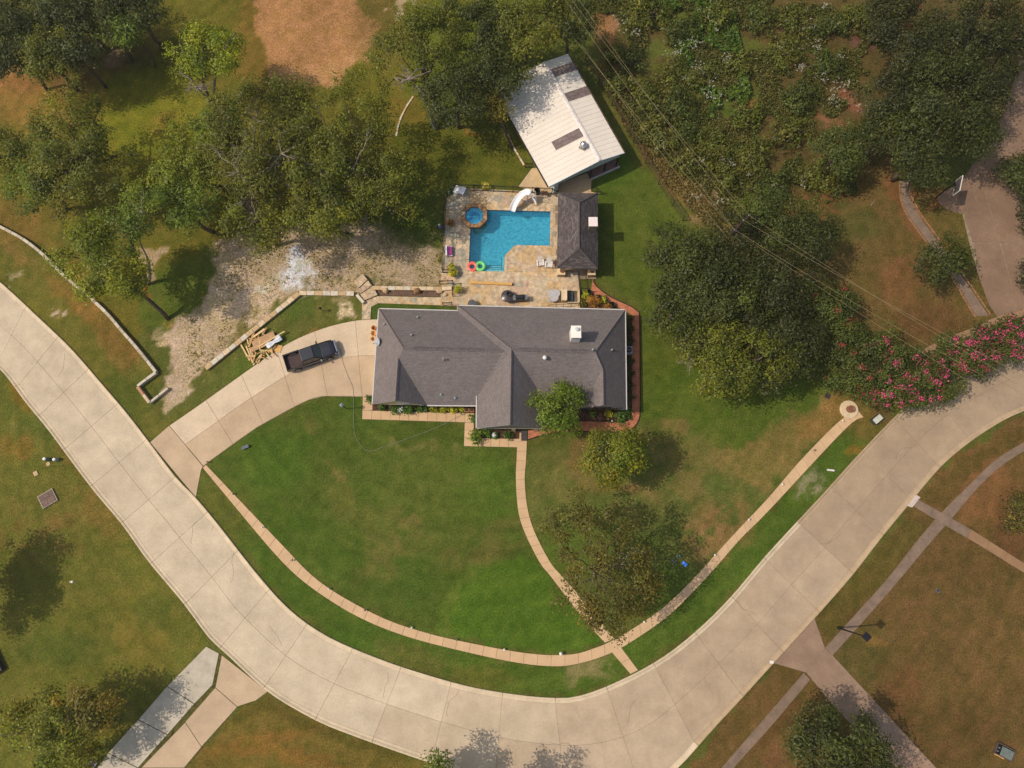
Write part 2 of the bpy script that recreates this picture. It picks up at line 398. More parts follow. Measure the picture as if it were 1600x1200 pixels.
    put(blob(1290, 650, 50, 22, -35, .8, .7), (150, 118, 66), .1); put(blob(1055, 665, 16, 10, 30, .8, .6), (136, 116, 70))
    put(blob(1000, 740, 150, 60, 0, .9, .65, .55, 38, .46), (132, 116, 68)); put(blob(1120, 830, 60, 40, -40, .8, .85, .9, 39, .4), (144, 116, 72), .1)
    put(blob(910, 710, 25, 30, 0, .8, .7), (126, 104, 60), .1); put(blob(860, 790, 40, 70, 0, .8, .5, .8, 40, .45), (120, 120, 64))
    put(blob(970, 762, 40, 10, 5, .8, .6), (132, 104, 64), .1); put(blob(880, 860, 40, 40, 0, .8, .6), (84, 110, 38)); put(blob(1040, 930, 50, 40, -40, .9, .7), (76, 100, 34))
    # ---- brush field and the track along it
    brush = [(905, -200), (1750, -200), (1750, 110), (1420, 260), (1390, 310), (1280, 330), (1200, 330), (1120, 345), (1010, 250), (935, 110)]
    put(poly(brush, 12, 1), (98, 84, 48), .4)
    put(blob(1090, 60, 110, 90, 30, .8, .8, .5, 41, .45), (96, 110, 44)); put(blob(1130, 180, 60, 70, 30, .8, .7, .5, 42, .45), (88, 104, 40))
    put(poly([(930, 0), (945, 0), (975, 60), (950, 70), (925, 30)], 6, .8), (146, 104, 66), .7); put(blob(960, 45, 12, 18, 30, .7, .7), (160, 116, 76), .8)
    put(poly([(940, 150), (960, 175), (1040, 240), (1120, 330), (1160, 365), (1140, 375), (1090, 345), (1040, 290), (975, 200)], 8, .85, nz=.8, seed=43, mid=.42), (132, 108, 60), .5)
    put(blob(1115, 330, 50, 30, 40, .8, .85, .9, 44, .4), (142, 116, 80), .8); put(blob(1040, 260, 60, 22, 48, .8, .6, .9, 45, .45), (124, 96, 54), .5)
    put(blob(1350, 60, 14, 12, 0, .7, .9), (118, 78, 62), .9); put(blob(1330, 160, 14, 24, -30, .6, 1), (140, 92, 66), 1); put(blob(1300, 190, 10, 26, -50, .6, .9), (136, 92, 64), 1); put(blob(1420, 20, 8, 30, 30, .6, .8), (118, 78, 50), 1)
    put(blob(1350, 65, 22, 14, 10, .7, .8), (116, 82, 70), .8); put(blob(1225, 48, 20, 14, 0, .7, .5), (110, 84, 70), .6); put(blob(1165, 165, 8, 12, 0, .6, .8), (150, 86, 56), 1)
    # ---- neighbour on the right
    park = [(1130, 390), (1240, 300), (1400, 250), (1480, 300), (1490, 320), (1520, 400), (1560, 495), (1480, 535), (1430, 556), (1330, 520), (1240, 470)]
    put(poly(park, 8, 1), (110, 92, 52), .1); put(blob(1330, 350, 45, 30, 20, .8, .8), (92, 92, 46)); put(blob(1405, 440, 30, 40, 0, .8, .7), (128, 92, 58), .2); put(blob(1450, 500, 60, 30, 0, .8, .6), (110, 78, 50), .2)
    put(blob(1280, 320, 50, 18, -20, .8, .7), (128, 90, 58), .3); put(poly([(1432, 300), (1490, 320), (1510, 340), (1555, 495), (1535, 470), (1450, 370), (1430, 320)], 6, .8), (98, 88, 44)); put(blob(1460, 315, 16, 12, 0, .7, .7), (142, 96, 56), .4)
    put(blob(1420, 300, 5, 20, 8, .8, .8), (156, 110, 62), .4); put(poly([(1428, 300), (1434, 335), (1455, 360), (1500, 430), (1530, 470), (1505, 440), (1450, 360), (1424, 330)], 3, .8), (160, 112, 62), .4)
    put(poly([(1400, 270), (1412, 300), (1410, 330), (1440, 370), (1425, 370), (1400, 320), (1380, 280)], 8, .7), (134, 88, 58), .5)
    # ---- lower right lawns
    low = [(1065, 1230), (1127, 1120), (1200, 1050), (1272, 970), (1330, 905), (1462, 740), (1600, 645), (1750, 610), (1750, 1350), (1065, 1350)]
    put(poly(low, 8, 1), (112, 91, 52)); put(blob(1450, 930, 110, 110, 0, .9, .6), (110, 88, 52)); put(blob(1340, 1030, 60, 40, -40, .8, .7), (92, 88, 46))
    put(blob(1230, 1110, 40, 14, -45, .8, .8), (78, 78, 38)); put(blob(1410, 1080, 25, 45, 30, .8, .7), (116, 84, 52), .1); put(blob(1480, 1150, 90, 50, 0, .8, .5), (96, 74, 42)); put(blob(1530, 760, 60, 50, -40, .8, .7), (134, 96, 60), .2)
    put(poly([(1412, 800), (1480, 740), (1550, 690), (1600, 668), (1600, 690), (1540, 722), (1475, 795), (1440, 782)], 6, .8), (98, 84, 42)); put(blob(1580, 830, 30, 50, 0, .8, .8), (112, 80, 52), .3)
    put(poly([(1330, 905), (1415, 805), (1455, 818), (1385, 900), (1290, 1005), (1275, 965)], 6, .8), (98, 90, 42)); put(blob(1370, 1002, 16, 9, 20, .8, .6), (136, 104, 54), .2)
    put(blob(1220, 1130, 60, 12, -45, .8, .6), (118, 82, 52)); put(blob(1215, 1180, 30, 20, 0, .8, .7), (120, 88, 58), .1)
    put(poly([(1380, 665), (1400, 640), (1440, 618), (1500, 580), (1600, 530), (1600, 500), (1480, 540), (1400, 570), (1340, 600)], 6, .7), (118, 92, 60), .5)
    # ---- lower left lawns
    ll = [(-300, 560), (0, 580), (112, 720), (192, 820), (287, 945), (322, 1008), (150, 1210), (100, 1400), (-300, 1400)]
    put(poly(ll, 8, 1), (112, 112, 48)); put(blob(60, 640, 60, 40, 40, .8, .6), (92, 104, 44)); put(blob(130, 730, 40, 14, 50, .8, .7), (136, 108, 50)); put(blob(30, 700, 30, 20, 0, .8, .6), (132, 104, 46)); put(blob(30, 620, 14, 30, -20, .8, .6), (142, 108, 36))
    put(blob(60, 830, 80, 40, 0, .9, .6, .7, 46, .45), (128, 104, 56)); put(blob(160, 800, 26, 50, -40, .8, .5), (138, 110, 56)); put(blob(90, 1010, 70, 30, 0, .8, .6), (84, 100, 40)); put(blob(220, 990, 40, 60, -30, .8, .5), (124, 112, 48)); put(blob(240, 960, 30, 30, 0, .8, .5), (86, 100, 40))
    bl = [(290, 1205), (370, 1106), (415, 1086), (500, 1130), (640, 1185), (720, 1205), (720, 1400), (200, 1400)]
    put(poly(bl, 5, 1), (120, 106, 50)); put(poly([(370, 1106), (415, 1086), (500, 1130), (640, 1185), (640, 1195), (500, 1150), (420, 1105), (350, 1140)], 10, .7), (98, 92, 40)); put(blob(400, 1160, 90, 14, -12, .7, .6), (140, 106, 50)); put(blob(470, 1185, 90, 10, 12, .7, .6), (140, 104, 50))
    # general patchiness in every lawn, none of it light or shade: growth and drought
    lo = fbm(X * .22, Y * .22, 60, 4); me_ = fbm(X * 1.3, Y * 1.3, 70, 4); hi = fbm(X * 3.1, Y * 3.1, 80, 3)
    bb_ = bare; f = 1 + (lo - .5) * (.3 + .3 * bb_) + (me_ - .5) * (.42 - .05 * bb_) + (hi - .5) * (.4 + .0 * bb_)
    rad_ = np.hypot(X + 4, Y - 22); f = f * (1 + .035 * np.sin(rad_ * 5.4) * (1 - bb_) + .045 * np.sin(rad_ * 2.7) * (1 - bb_))
    C = C * f[..., None]; turf = (1 - bare)[..., None]; C = C * (1 - turf * (1 - np.array([.89, .84, .74]))); C[..., 0] *= 1 + (me_ - .5) * .35 * (1 - bare); C[..., 2] *= 1 + (me_ - .5) * .5
    edge = np.minimum(np.minimum(X - x0, x1 - X), np.minimum(Y - y0, y1 - Y)); k_ = np.clip(edge / 4, 0, 1)[..., None]
    C = C * k_ + np.array(S(92, 88, 42)[:3]) * (1 - k_); bare = bare * k_[..., 0]
    C = np.clip(C, 0, .85)
    nxx, nyy = len(xs), len(ys)
    co = np.stack([X, Y, np.zeros_like(X)], -1)
    keep = np.ones((nyy - 1, nxx - 1), bool)
    cxm = (X[:-1, :-1] + X[1:, 1:]) / 2; cym = (Y[:-1, :-1] + Y[1:, 1:]) / 2
    pw = [tuple(G(a, b)[:2]) for a, b in POOL]
    ins = seg_inside(cxm, cym, pw); dd = poly_dist(cxm, cym, pw)
    keep &= ~(ins | (dd < .35))
    idx = np.arange(nxx * nyy).reshape(nyy, nxx)
    q = np.stack([idx[:-1, :-1], idx[:-1, 1:], idx[1:, 1:], idx[1:, :-1]], -1)[keep]
    me = bpy.data.meshes.new("ground")
    nv = nxx * nyy; nf = len(q)
    me.vertices.add(nv); me.vertices.foreach_set('co', co.reshape(-1).astype(np.float32))
    me.loops.add(nf * 4); me.loops.foreach_set('vertex_index', q.reshape(-1).astype(np.int32))
    me.polygons.add(nf); me.polygons.foreach_set('loop_start', (np.arange(nf) * 4).astype(np.int32)); me.polygons.foreach_set('loop_total', np.full(nf, 4, np.int32))
    me.update(calc_edges=True)
    at = me.color_attributes.new("soil", 'FLOAT_COLOR', 'POINT')
    at.data.foreach_set('color', np.concatenate([C.reshape(-1, 3), bare.reshape(-1, 1)], 1).reshape(-1).astype(np.float32))
    # material
    m, t, o = nt("grass_and_soil"); L = t.links.new
    a = N(t, "ShaderNodeAttribute", attribute_name="soil"); g = N(t, "ShaderNodeNewGeometry")
    n1 = N(t, "ShaderNodeTexNoise"); n1.inputs['Scale'].default_value = 5.5; n1.inputs['Detail'].default_value = 5; n1.inputs['Roughness'].default_value = .7
    n2 = N(t, "ShaderNodeTexNoise"); n2.inputs['Scale'].default_value = 2.1; n2.inputs['Detail'].default_value = 4
    L(g.outputs['Position'], n1.inputs['Vector']); L(g.outputs['Position'], n2.inputs['Vector'])
    mr = N(t, "ShaderNodeMapRange"); mr.inputs[1].default_value = .32; mr.inputs[2].default_value = .68; mr.inputs[3].default_value = .62; mr.inputs[4].default_value = 1.38
    L(n1.outputs['Fac'], mr.inputs[0])
    sc = N(t, "ShaderNodeVectorMath", operation='SCALE'); L(a.outputs['Color'], sc.inputs[0]); L(mr.outputs[0], sc.inputs['Scale'])
    # dry straw blades in the turf, fading out on bare soil
    mr2 = N(t, "ShaderNodeMapRange"); mr2.inputs[1].default_value = .54; mr2.inputs[2].default_value = .7; mr2.inputs[3].default_value = 0; mr2.inputs[4].default_value = .42
    L(n2.outputs['Fac'], mr2.inputs[0])
    inv = N(t, "ShaderNodeMath", operation='SUBTRACT'); inv.inputs[0].default_value = 1; L(a.outputs['Alpha'], inv.inputs[1])
    ml = N(t, "ShaderNodeMath", operation='MULTIPLY'); L(mr2.outputs[0], ml.inputs[0]); L(inv.outputs[0], ml.inputs[1])
    hs = N(t, "ShaderNodeVectorMath", operation='MULTIPLY'); L(sc.outputs[0], hs.inputs[0]); hs.inputs[1].default_value = (1.28, 1.13, 1.25)
    mx = N(t, "ShaderNodeMix", data_type='RGBA'); L(ml.outputs[0], mx.inputs['Factor']); L(sc.outputs[0], mx.inputs['A']); L(hs.outputs[0], mx.inputs['B'])
    p = N(t, "ShaderNodeBsdfPrincipled"); p.inputs['Roughness'].default_value = .95; p.inputs['Specular IOR Level'].default_value = .08
    vo = N(t, "ShaderNodeTexVoronoi"); vo.inputs['Scale'].default_value = 5.0; L(g.outputs['Position'], vo.inputs['Vector'])
    sp = N(t, "ShaderNodeSeparateColor"); L(vo.outputs['Color'], sp.inputs[0])
    mv = N(t, "ShaderNodeMapRange"); mv.inputs[3].default_value = .84; mv.inputs[4].default_value = 1.14; L(sp.outputs[0], mv.inputs[0])
    one = N(t, "ShaderNodeMix", data_type='FLOAT'); L(a.outputs['Alpha'], one.inputs[0]); one.inputs[2].default_value = 1.0; L(mv.outputs[0], one.inputs[3])
    fin = N(t, "ShaderNodeVectorMath", operation='SCALE'); L(mx.outputs['Result'], fin.inputs[0]); L(one.outputs[0], fin.inputs['Scale'])
    L(fin.outputs[0], p.inputs['Base Color'])
    b = N(t, "ShaderNodeBump"); b.inputs['Strength'].default_value = .9; b.inputs['Distance'].default_value = .12
    n3 = N(t, "ShaderNodeTexNoise"); n3.inputs['Scale'].default_value = 7; n3.inputs['Detail'].default_value = 5; n3.inputs['Roughness'].default_value = .75
    L(g.outputs['Position'], n3.inputs['Vector']); L(n3.outputs['Fac'], b.inputs['Height']); L(b.outputs[0], p.inputs['Normal'])
    L(p.outputs[0], o.inputs[0]); me.materials.append(m)
    ob = bpy.data.objects.new("ground", me); COL.objects.link(ob); tag(ob, "lawns, dry verges and bare dirt around the house", None, None, 'structure')
build_ground()

# ------------------------------------------------------------------ concrete
M_road = mat("road_concrete", S(208, 190, 164), .9, var=.05, scale=.35, bump=.15, bscale=30, obj_var=.035, fine=.05, coord='World')
M_roadR = mat("road_concrete_browner", S(176, 152, 126), .9, var=.06, scale=.3, bump=.15, bscale=30, obj_var=.035, fine=.06, coord='World')
M_kerb = mat("kerb_concrete", S(214, 192, 160), .9, var=.08, scale=.8, bump=.2, fine=.08, obj_var=.02, coord='World')
M_kerbR = mat("kerb_concrete_tan", S(184, 158, 126), .9, var=.08, scale=.8, bump=.2, fine=.08, obj_var=.02, coord='World')
M_joint = mat("joint_dirt", S(156, 136, 112), .95, var=.2, scale=2, coord='World')
M_walk = mat("walk_concrete", S(208, 172, 132), .9, var=.05, scale=.7, bump=.15, fine=.05, obj_var=.03, coord='World')
M_walkR = mat("walk_aged", S(134, 112, 94), .9, var=.12, scale=1.1, bump=.2, fine=.1, obj_var=.03, coord='World')
M_drive = mat("drive_concrete", S(198, 170, 138), .9, var=.07, scale=.4, bump=.15, fine=.05, obj_var=.02, coord='World')
M_drive2 = mat("drive_concrete_pale", S(214, 190, 160), .9, var=.06, scale=.5, bump=.15, fine=.07, obj_var=.02, coord='World')
M_drv3 = mat("drive_concrete_grey", S(196, 182, 160), .9, var=.1, scale=.8, bump=.2, fine=.08, obj_var=.02, coord='World')
M_plaza = mat("drive_concrete_rosy", S(140, 112, 90), .9, var=.12, scale=.25, bump=.15, fine=.08, coord='World')

def rail(a, b, k): return a * (1 - k) + b * k
def slab_strip(root, name, A, B, n, lanes, z0, z1, mat_of, gap=.025, sub=3, raw=None):
    """paving slabs between two matching edge curves, one object per slab"""
    nn = n * sub
    if raw: (pa, pb) = raw; la = np.linalg.norm(np.diff(pa, axis=0), axis=1).sum(); lb = np.linalg.norm(np.diff(pb, axis=0), axis=1).sum()
    else: pa, la = resample(A, nn); pb, lb = resample(B, nn)
    for i in range(n):
        for (k0, k1) in lanes:
            w = np.linalg.norm(pb[i * sub] - pa[i * sub]); ln = (la + lb) / 2 / n
            g0 = gap / 2 / max(w, .1)
            q0 = k0 + g0; q1 = k1 - g0
            left, right = [], []
            for j in range(sub + 1):
                u = i * sub + j
                # pull the ends in by half the joint
                if j == 0: f = gap / 2 / (ln / sub); a = rail(pa[u], pa[u + 1], f); b = rail(pb[u], pb[u + 1], f)
                elif j == sub: f = gap / 2 / (ln / sub); a = rail(pa[u], pa[u - 1], f); b = rail(pb[u], pb[u - 1], f)
                else: a, b = pa[u], pb[u]
                left.append(tuple(rail(a, b, q0))); right.append(tuple(rail(a, b, q1)))
            mb = MB(); pts = left + right[::-1]
            mb.prism(pts, z0, z1)
            c = np.mean(np.array(pts), 0)
            mb.build(name, mat_of(c, k0), root, origin=(0, 0, 0))
def sheet(name, pts, z, m, kind='structure', th=None, label=None):
    mb = MB()
    if th: mb.prism([(p[0], p[1]) for p in pts], z - th, z)
    else:
        q = [(p[0], p[1]) for p in pts]
        if area2(q) < 0: q.reverse()
        mb.poly([(p[0], p[1], z) for p in q])
    o = mb.build(name, m); tag(o, label, None, None, kind); return o
def offset_line(A, B, d):
    pa = np.array(A); pb = np.array(B)
    t = np.gradient(pa, axis=0); t /= np.linalg.norm(t, axis=1)[:, None]
    n = np.stack([-t[:, 1], t[:, 0]], 1)
    s = np.sign(np.sum((pb - pa) * n, 1))[:, None]
    return pa + n * s * d

# main road: base, slabs, rolled kerbs
NRD = 30
ia, _ = resample(W(ROAD_IN), NRD * 4); od, _ = resample(W(ROAD_OUT), 1600)
ks = [int(np.argmin(np.hypot(od[:, 0] - p[0], od[:, 1] - p[1]))) for p in ia]; ks[0] = 0; ks[-1] = 1600
for i_ in range(1, len(ks)): ks[i_] = max(ks[i_], ks[i_ - 1] + 3)
ks = np.array(ks, float)
for _ in range(70): ks[1:-1] = (ks[:-2] + ks[1:-1] + ks[2:]) / 3
oa = np.stack([np.interp(ks, np.arange(1601), od[:, 0]), np.interp(ks, np.arange(1601), od[:, 1])], 1)
# match the outer curve to the inner one by nearest direction
road = tag(sheet("road", list(map(tuple, ia)) + list(map(tuple, oa[::-1])), .006, M_joint), "pale concrete road curving round the corner lot", None, None, 'structure')
KW = .5
ib = offset_line(ia, oa, KW); ob_ = offset_line(oa, ia, KW)
def road_surface(name, col, *a, **k):
    """broom finished concrete with worn darker wheel areas, rust and oil stains"""
    m = mat(name, col, *a, **k); t = m.node_tree; L = t.links.new
    p = next(n for n in t.nodes if n.type == 'BSDF_PRINCIPLED'); src = p.inputs['Base Color'].links[0].from_socket
    g = N(t, "ShaderNodeNewGeometry"); n1 = N(t, "ShaderNodeTexNoise"); n1.inputs['Scale'].default_value = .22; n1.inputs['Detail'].default_value = 7; n1.inputs['Roughness'].default_value = .7; n1.inputs['Distortion'].default_value = 1.2
    L(g.outputs['Position'], n1.inputs['Vector']); r1 = N(t, "ShaderNodeMapRange"); r1.inputs[1].default_value = .5; r1.inputs[2].default_value = .72; r1.inputs[3].default_value = 0; r1.inputs[4].default_value = .3; L(n1.outputs['Fac'], r1.inputs[0])
    mx = N(t, "ShaderNodeMix", data_type='RGBA'); L(r1.outputs[0], mx.inputs['Factor']); L(src, mx.inputs['A']); mx.inputs['B'].default_value = tuple(c * f for c, f in zip(col[:3], (.62, .56, .5))) + (1,)
    n2 = N(t, "ShaderNodeTexNoise"); n2.inputs['Scale'].default_value = 2.2; n2.inputs['Detail'].default_value = 3; L(g.outputs['Position'], n2.inputs['Vector'])
    r2 = N(t, "ShaderNodeMapRange"); r2.inputs[1].default_value = .72; r2.inputs[2].default_value = .8; r2.inputs[3].default_value = 0; r2.inputs[4].default_value = .35; L(n2.outputs['Fac'], r2.inputs[0])
    m2 = N(t, "ShaderNodeMix", data_type='RGBA'); L(r2.outputs[0], m2.inputs['Factor']); L(mx.outputs['Result'], m2.inputs['A']); m2.inputs['B'].default_value = tuple(c * .45 for c in col[:3]) + (1,)
    L(m2.outputs['Result'], p.inputs['Base Color']); return m
M_roads = [road_surface("road_concrete_%s" % n_, S(*c_), .9, var=.08, scale=.4, bump=.15, bscale=30, obj_var=.03, fine=.06, coord='World') for n_, c_ in
           (("pale", (206, 186, 158)), ("cream", (200, 178, 150)), ("buff", (192, 168, 140)), ("tan", (182, 158, 131)), ("brown", (172, 148, 121)))]
def road_mat(c, k): return M_roads[int(min(4, max(0, (c[0] + 24) / 13 + R.uniform(-.3, .3))))]  # slabs turn browner to the right: lens vignetting painted into their colour
def strip_pts(P): return [tuple(p) for p in P]
slab_strip(road, "road_slab", None, None, NRD, [(0, .5), (.5, 1)], .0, .03, road_mat, .026, 4, raw=(ib, ob_))
def kerb_strip(root, P, Q, n, mat_of):
    """rolled kerb: gutter pan rising to a rounded back, cut by joints"""
    sub = 4; pa, pb = np.array(P), np.array(Q)
    prof = [(0, .0), (0, .13), (.10, .15), (.3, .13), (.55, .05), (1, .034), (1, 0)]
    for i in range(n):
        mb = MB(); rows = []
        for j in range(sub + 1):
            u = i * sub + j; a, b = pa[u], pb[u]
            if j == 0: a = rail(a, pa[u + 1], .015); b = rail(b, pb[u + 1], .015)
            if j == sub: a = rail(a, pa[u - 1], .015); b = rail(b, pb[u - 1], .015)
            rows.append([mb.pt((*rail(a, b, k), z)) for k, z in prof])
        for j in range(sub):
            for k in range(len(prof) - 1): mb.face([rows[j][k], rows[j][k + 1], rows[j + 1][k + 1], rows[j + 1][k]])
        mb.face(rows[0][::-1]); mb.face(rows[-1])
        mb.build("kerb", mat_of(pa[i * sub], 0), root)
kerb_strip(road, ia, ib, NRD, lambda c, k: M_kerbR if c[0] > 26 else M_kerb)  # browner right-hand kerbs carry the same painted vignetting
kerb_strip(road, oa, ob_, NRD, lambda c, k: M_kerbR if c[0] > 14 else M_kerb)

# hairline cracks wandering over the road and the driveway
mb = MB(); rr = random.Random(9)
for (cx_, cy_, a0, ln_) in ((330, 830, 1.2, 3.2), (300, 850, 1.9, 2.4), (360, 910, .9, 3.0), (180, 640, .3, 2.2), (700, 1120, 1.5, 3.4), (860, 1160, .2, 3.8), (980, 1130, 1.0, 2.6), (600, 1090, 1.3, 2.4), (1180, 960, 2.2, 3.0), (1280, 850, .6, 2.6), (1400, 720, 1.1, 2.4), (90, 590, 1.0, 2.8), (440, 1010, 2.0, 2.4)):
    p_ = G(cx_, cy_); d_ = a0; x_, y_ = p_.x, p_.y; pts = [(x_, y_)]
    for k in range(9): d_ += rr.uniform(-.6, .6); x_ += math.cos(d_) * ln_ / 9; y_ += math.sin(d_) * ln_ / 9; pts.append((x_, y_))
    for (xa, ya), (xb, yb) in zip(pts, pts[1:]):
        dx, dy = xb - xa, yb - ya; l_ = math.hypot(dx, dy); nx_, ny_ = -dy / l_ * .012, dx / l_ * .012
        mb.poly([(xa - nx_, ya - ny_, .0335), (xb - nx_, yb - ny_, .0335), (xb + nx_, yb + ny_, .0335), (xa + nx_, ya + ny_, .0335)])
mb.build("crack", mat("crack_dark", S(112, 96, 80), .95, coord='World'), road)['kind'] = 'stuff'
def walkway(name, label, A, B, n, m, lanes=((0, 1),), z=.05, mat_of=None, gap=.03, sub=2):
    a, _ = resample(W(A), n * 2); b, _ = resample(W(B), n * 2)
    base = sheet(name, list(map(tuple, a)) + list(map(tuple, b[::-1])), .012, M_joint, 'structure', label=label)
    slab_strip(base, "slab", W(A), W(B), n, lanes, 0.0, z, mat_of or (lambda c, k: m), gap, sub)
    return base
walkway("sidewalk", "curved tan sidewalk following the inside of the road",
        [(322, 726), (400, 808), (442, 852), (489, 900), (540, 935), (607, 969), (675, 991), (737, 1005), (800, 1017), (850, 1023), (895, 1022), (925, 1014), (960, 999), (1012, 967), (1050, 937), (1087, 900), (1150, 831), (1200, 778), (1250, 720), (1310, 659), (1340, 641)],
        [(317, 731), (400, 831), (432, 868), (464, 900), (505, 931), (560, 964), (625, 991), (700, 1012), (800, 1034), (865, 1041), (907, 1036), (955, 1020), (1000, 994), (1050, 957), (1106, 900), (1157, 842), (1200, 799), (1320, 671), (1349, 652)],
        62, M_walk)
walkway("front_walk", "tan front walk curving from the porch down to the street",
        [(809, 676), (807, 720), (806, 750), (810, 800), (822, 837), (844, 880), (860, 900), (896, 947), (925, 982), (945, 1004)],
        [(824, 676), (822, 720), (820, 750), (824, 792), (835, 830), (859, 877), (878, 900), (913, 939), (938, 970), (960, 998)], 24, M_walk, z=.056)
walkway("front_walk_end", "short end of the front walk between sidewalk and road", [(955, 1018), (985, 1053)], [(970, 1011), (997, 1047)], 2, M_walk, z=.053)
def quad_walk(root, P, n):  # straight slabs inside four corners a,b (start) c,d (end)
    slab_strip(root, "slab", [tuple(G(*P[0])[:2]), tuple(G(*P[3])[:2])], [tuple(G(*P[1])[:2]), tuple(G(*P[2])[:2])], n, [(0, 1)], 0, .05, lambda c, k: M_walk, .03, 1)
lw = sheet("house_walk", W([(567, 620), (584, 620), (582, 641.5), (742, 646), (739, 684), (811, 686), (808, 699), (725, 697), (726, 660), (566, 655)]), .012, M_joint, label="stepped tan walk along the front flower beds")
quad_walk(lw, [(567, 620), (583.5, 620), (582, 641), (566.5, 641)], 1)
quad_walk(lw, [(566, 655), (566.5, 641.3), (741, 646), (741, 660.3)], 12)
quad_walk(lw, [(726.3, 660.6), (741, 660.6), (739, 684), (725.3, 684)], 2)
quad_walk(lw, [(725, 697), (725.3, 684.3), (809, 686), (808.5, 699)], 6)

# driveway of the main house
DU = [(265, 665), (300, 641), (355, 602), (400, 570), (450, 537), (500, 515), (550, 502), (590, 499), (620, 499)]
DL = [(290, 697), (327, 721), (400, 669), (450, 641), (482, 625), (507, 619), (567, 620), (583, 620), (620, 620)]
dm = []
dv = sheet("driveway", W(DU) + W(DL[::-1]), .010, M_joint, label="wide tan concrete driveway with the pickup on it")
DL2 = [(318, 728), (345, 708), (400, 669), (450, 641), (482, 625), (507, 619), (567, 619.5), (590, 620), (620, 620)]
slab_strip(dv, "slab", W(DU), W(DL2), 6, [(0, .47), (.47, 1)], 0, .045, lambda c, k: M_drive2 if k == 0 else M_drive, .03, 5)
mb = MB().prism(W2([(235, 691), (264.5, 665.5), (317, 728.5), (314, 735), (306, 777)]), 0, .042); mb.build("slab", M_drive, dv)

# neighbour's double driveway lower left
nd = sheet("neighbour_driveway", W([(322.5, 1010), (344, 1021), (400, 1065), (418, 1080), (400, 1094), (371, 1104), (289, 1203), (190, 1330), (50, 1330), (150, 1200), (212.5, 1129)]), .008, mat("gap_weeds", S(92, 86, 36), .95, var=.3, scale=3, coord='World'), label="neighbour's driveway of two strips with a weedy gap")
def dslab(pts, m): MB().prism(W2(pts), 0, .04).build("slab", m, nd)
for seg in ([(322.5, 1010.5), (342, 1021), (332, 1070), (304, 1099), (262, 1072)], [(261, 1073), (303, 1100), (262, 1147), (217, 1124)], [(216, 1125), (261, 1148), (216, 1199), (170, 1176)], [(169, 1177), (215, 1200), (120, 1320), (60, 1320)]): dslab(seg, M_drv3)
for seg in ([(347, 1024), (400, 1066), (418, 1080.5), (400, 1094), (371, 1103.5), (337, 1074)], [(336.5, 1075), (370.5, 1104.5), (315, 1166), (290, 1128)], [(289.5, 1129), (314.5, 1167), (288, 1199), (222, 1199)], [(221, 1200), (287, 1200), (200, 1320), (130, 1320)]): dslab(seg, M_drive)

# walks and drive on the far right side of the road
walkway("east_sidewalk", "narrow weathered sidewalk on the far side of the road",
        [(1700, 645), (1640, 668), (1600, 691), (1555, 719), (1512, 760), (1472, 800), (1432, 846), (1390, 900), (1340, 956), (1289, 1012)],
        [(1700, 660), (1645, 682), (1600, 705), (1562, 730), (1525, 765), (1487, 810), (1450, 852), (1410, 900), (1360, 958), (1301, 1024)], 24, M_walkR, z=.05)
walkway("east_sidewalk", "narrow weathered sidewalk running off the bottom edge", [(1256, 1051), (1200, 1116), (1127, 1200), (1040, 1300)], [(1266, 1062), (1200, 1140), (1146, 1200), (1060, 1300)], 10, M_walkR, z=.05)
def cw(c, k): return M_walkR if c[0] < 46.5 else mat("walk_newer_tan", S(150, 116, 84), .9, var=.08, scale=1, coord='World')
walkway("cross_walk", "aged walk crossing the narrow sidewalk at right", [(1430, 778), (1487, 810), (1525, 832), (1600, 880), (1690, 935)], [(1424, 789), (1477, 821), (1522, 847), (1600, 895), (1690, 951)], 9, M_walkR, z=.058, mat_of=cw)
MB().prism(W2([(1416, 790), (1430, 773), (1437, 777), (1424, 793)]), 0, .17).build("kerb_ramp", mat("ramp_white", S(206, 186, 172), .9, coord='World'), road)
sheet_e = sheet("east_driveway", W([(1209, 1036), (1272.5, 966), (1289, 1012.5), (1301, 1024), (1395, 1126), (1470, 1208), (1560, 1310), (1480, 1310), (1395, 1200), (1301, 1101), (1260, 1051)]), .009, M_joint, label="aged concrete driveway opening onto the road at lower right")
for seg in ([(1210, 1036), (1272.5, 967), (1288.5, 1012), (1261, 1050.5)], [(1261.5, 1051.5), (1289, 1013), (1301, 1024.5), (1341, 1068), (1304, 1102)], [(1304.5, 1103), (1342, 1069), (1395, 1126.5), (1470, 1208), (1550, 1300), (1480, 1300), (1395, 1200)]):
    MB().prism(W2(seg), 0, .044).build("slab", mat("east_drive_concrete", S(152, 124, 102), .9, var=.1, scale=.5, fine=.07, obj_var=.03, coord='World'), sheet_e)
# neighbour drive upper right, its kerb strip and the brick edged path
up = sheet("upper_driveway", W([(1600, 60), (1700, 60), (1700, 455), (1600, 487), (1560, 497), (1546, 478), (1532, 440), (1518, 395), (1505, 340), (1504, 335), (1480, 328), (1466, 316), (1463, 306), (1500, 286), (1560, 200), (1590, 110)]), .008, M_joint, label="broad rosy concrete drive with a basketball hoop at upper right")
MB().prism(W2([(1600, 60), (1700, 60), (1700, 250), (1522, 295), (1501, 286), (1560, 200), (1590, 110)]), 0, .04).build("slab", M_plaza, up)
MB().prism(W2([(1464, 306), (1500, 286.5), (1521, 295.5), (1530, 337), (1505, 335), (1480, 328), (1466, 316)]), 0, .04).build("slab", M_plaza, up)
MB().prism(W2([(1531, 337), (1522, 296), (1536, 292.5), (1550, 337), (1562, 380), (1520, 380), (1506, 336)]), 0, .043).build("slab", M_plaza, up)
MB().prism(W2([(1520.5, 381), (1562, 381), (1576, 430), (1586, 490), (1560, 496), (1546, 478), (1532, 440)]), 0, .043).build("slab", M_plaza, up)
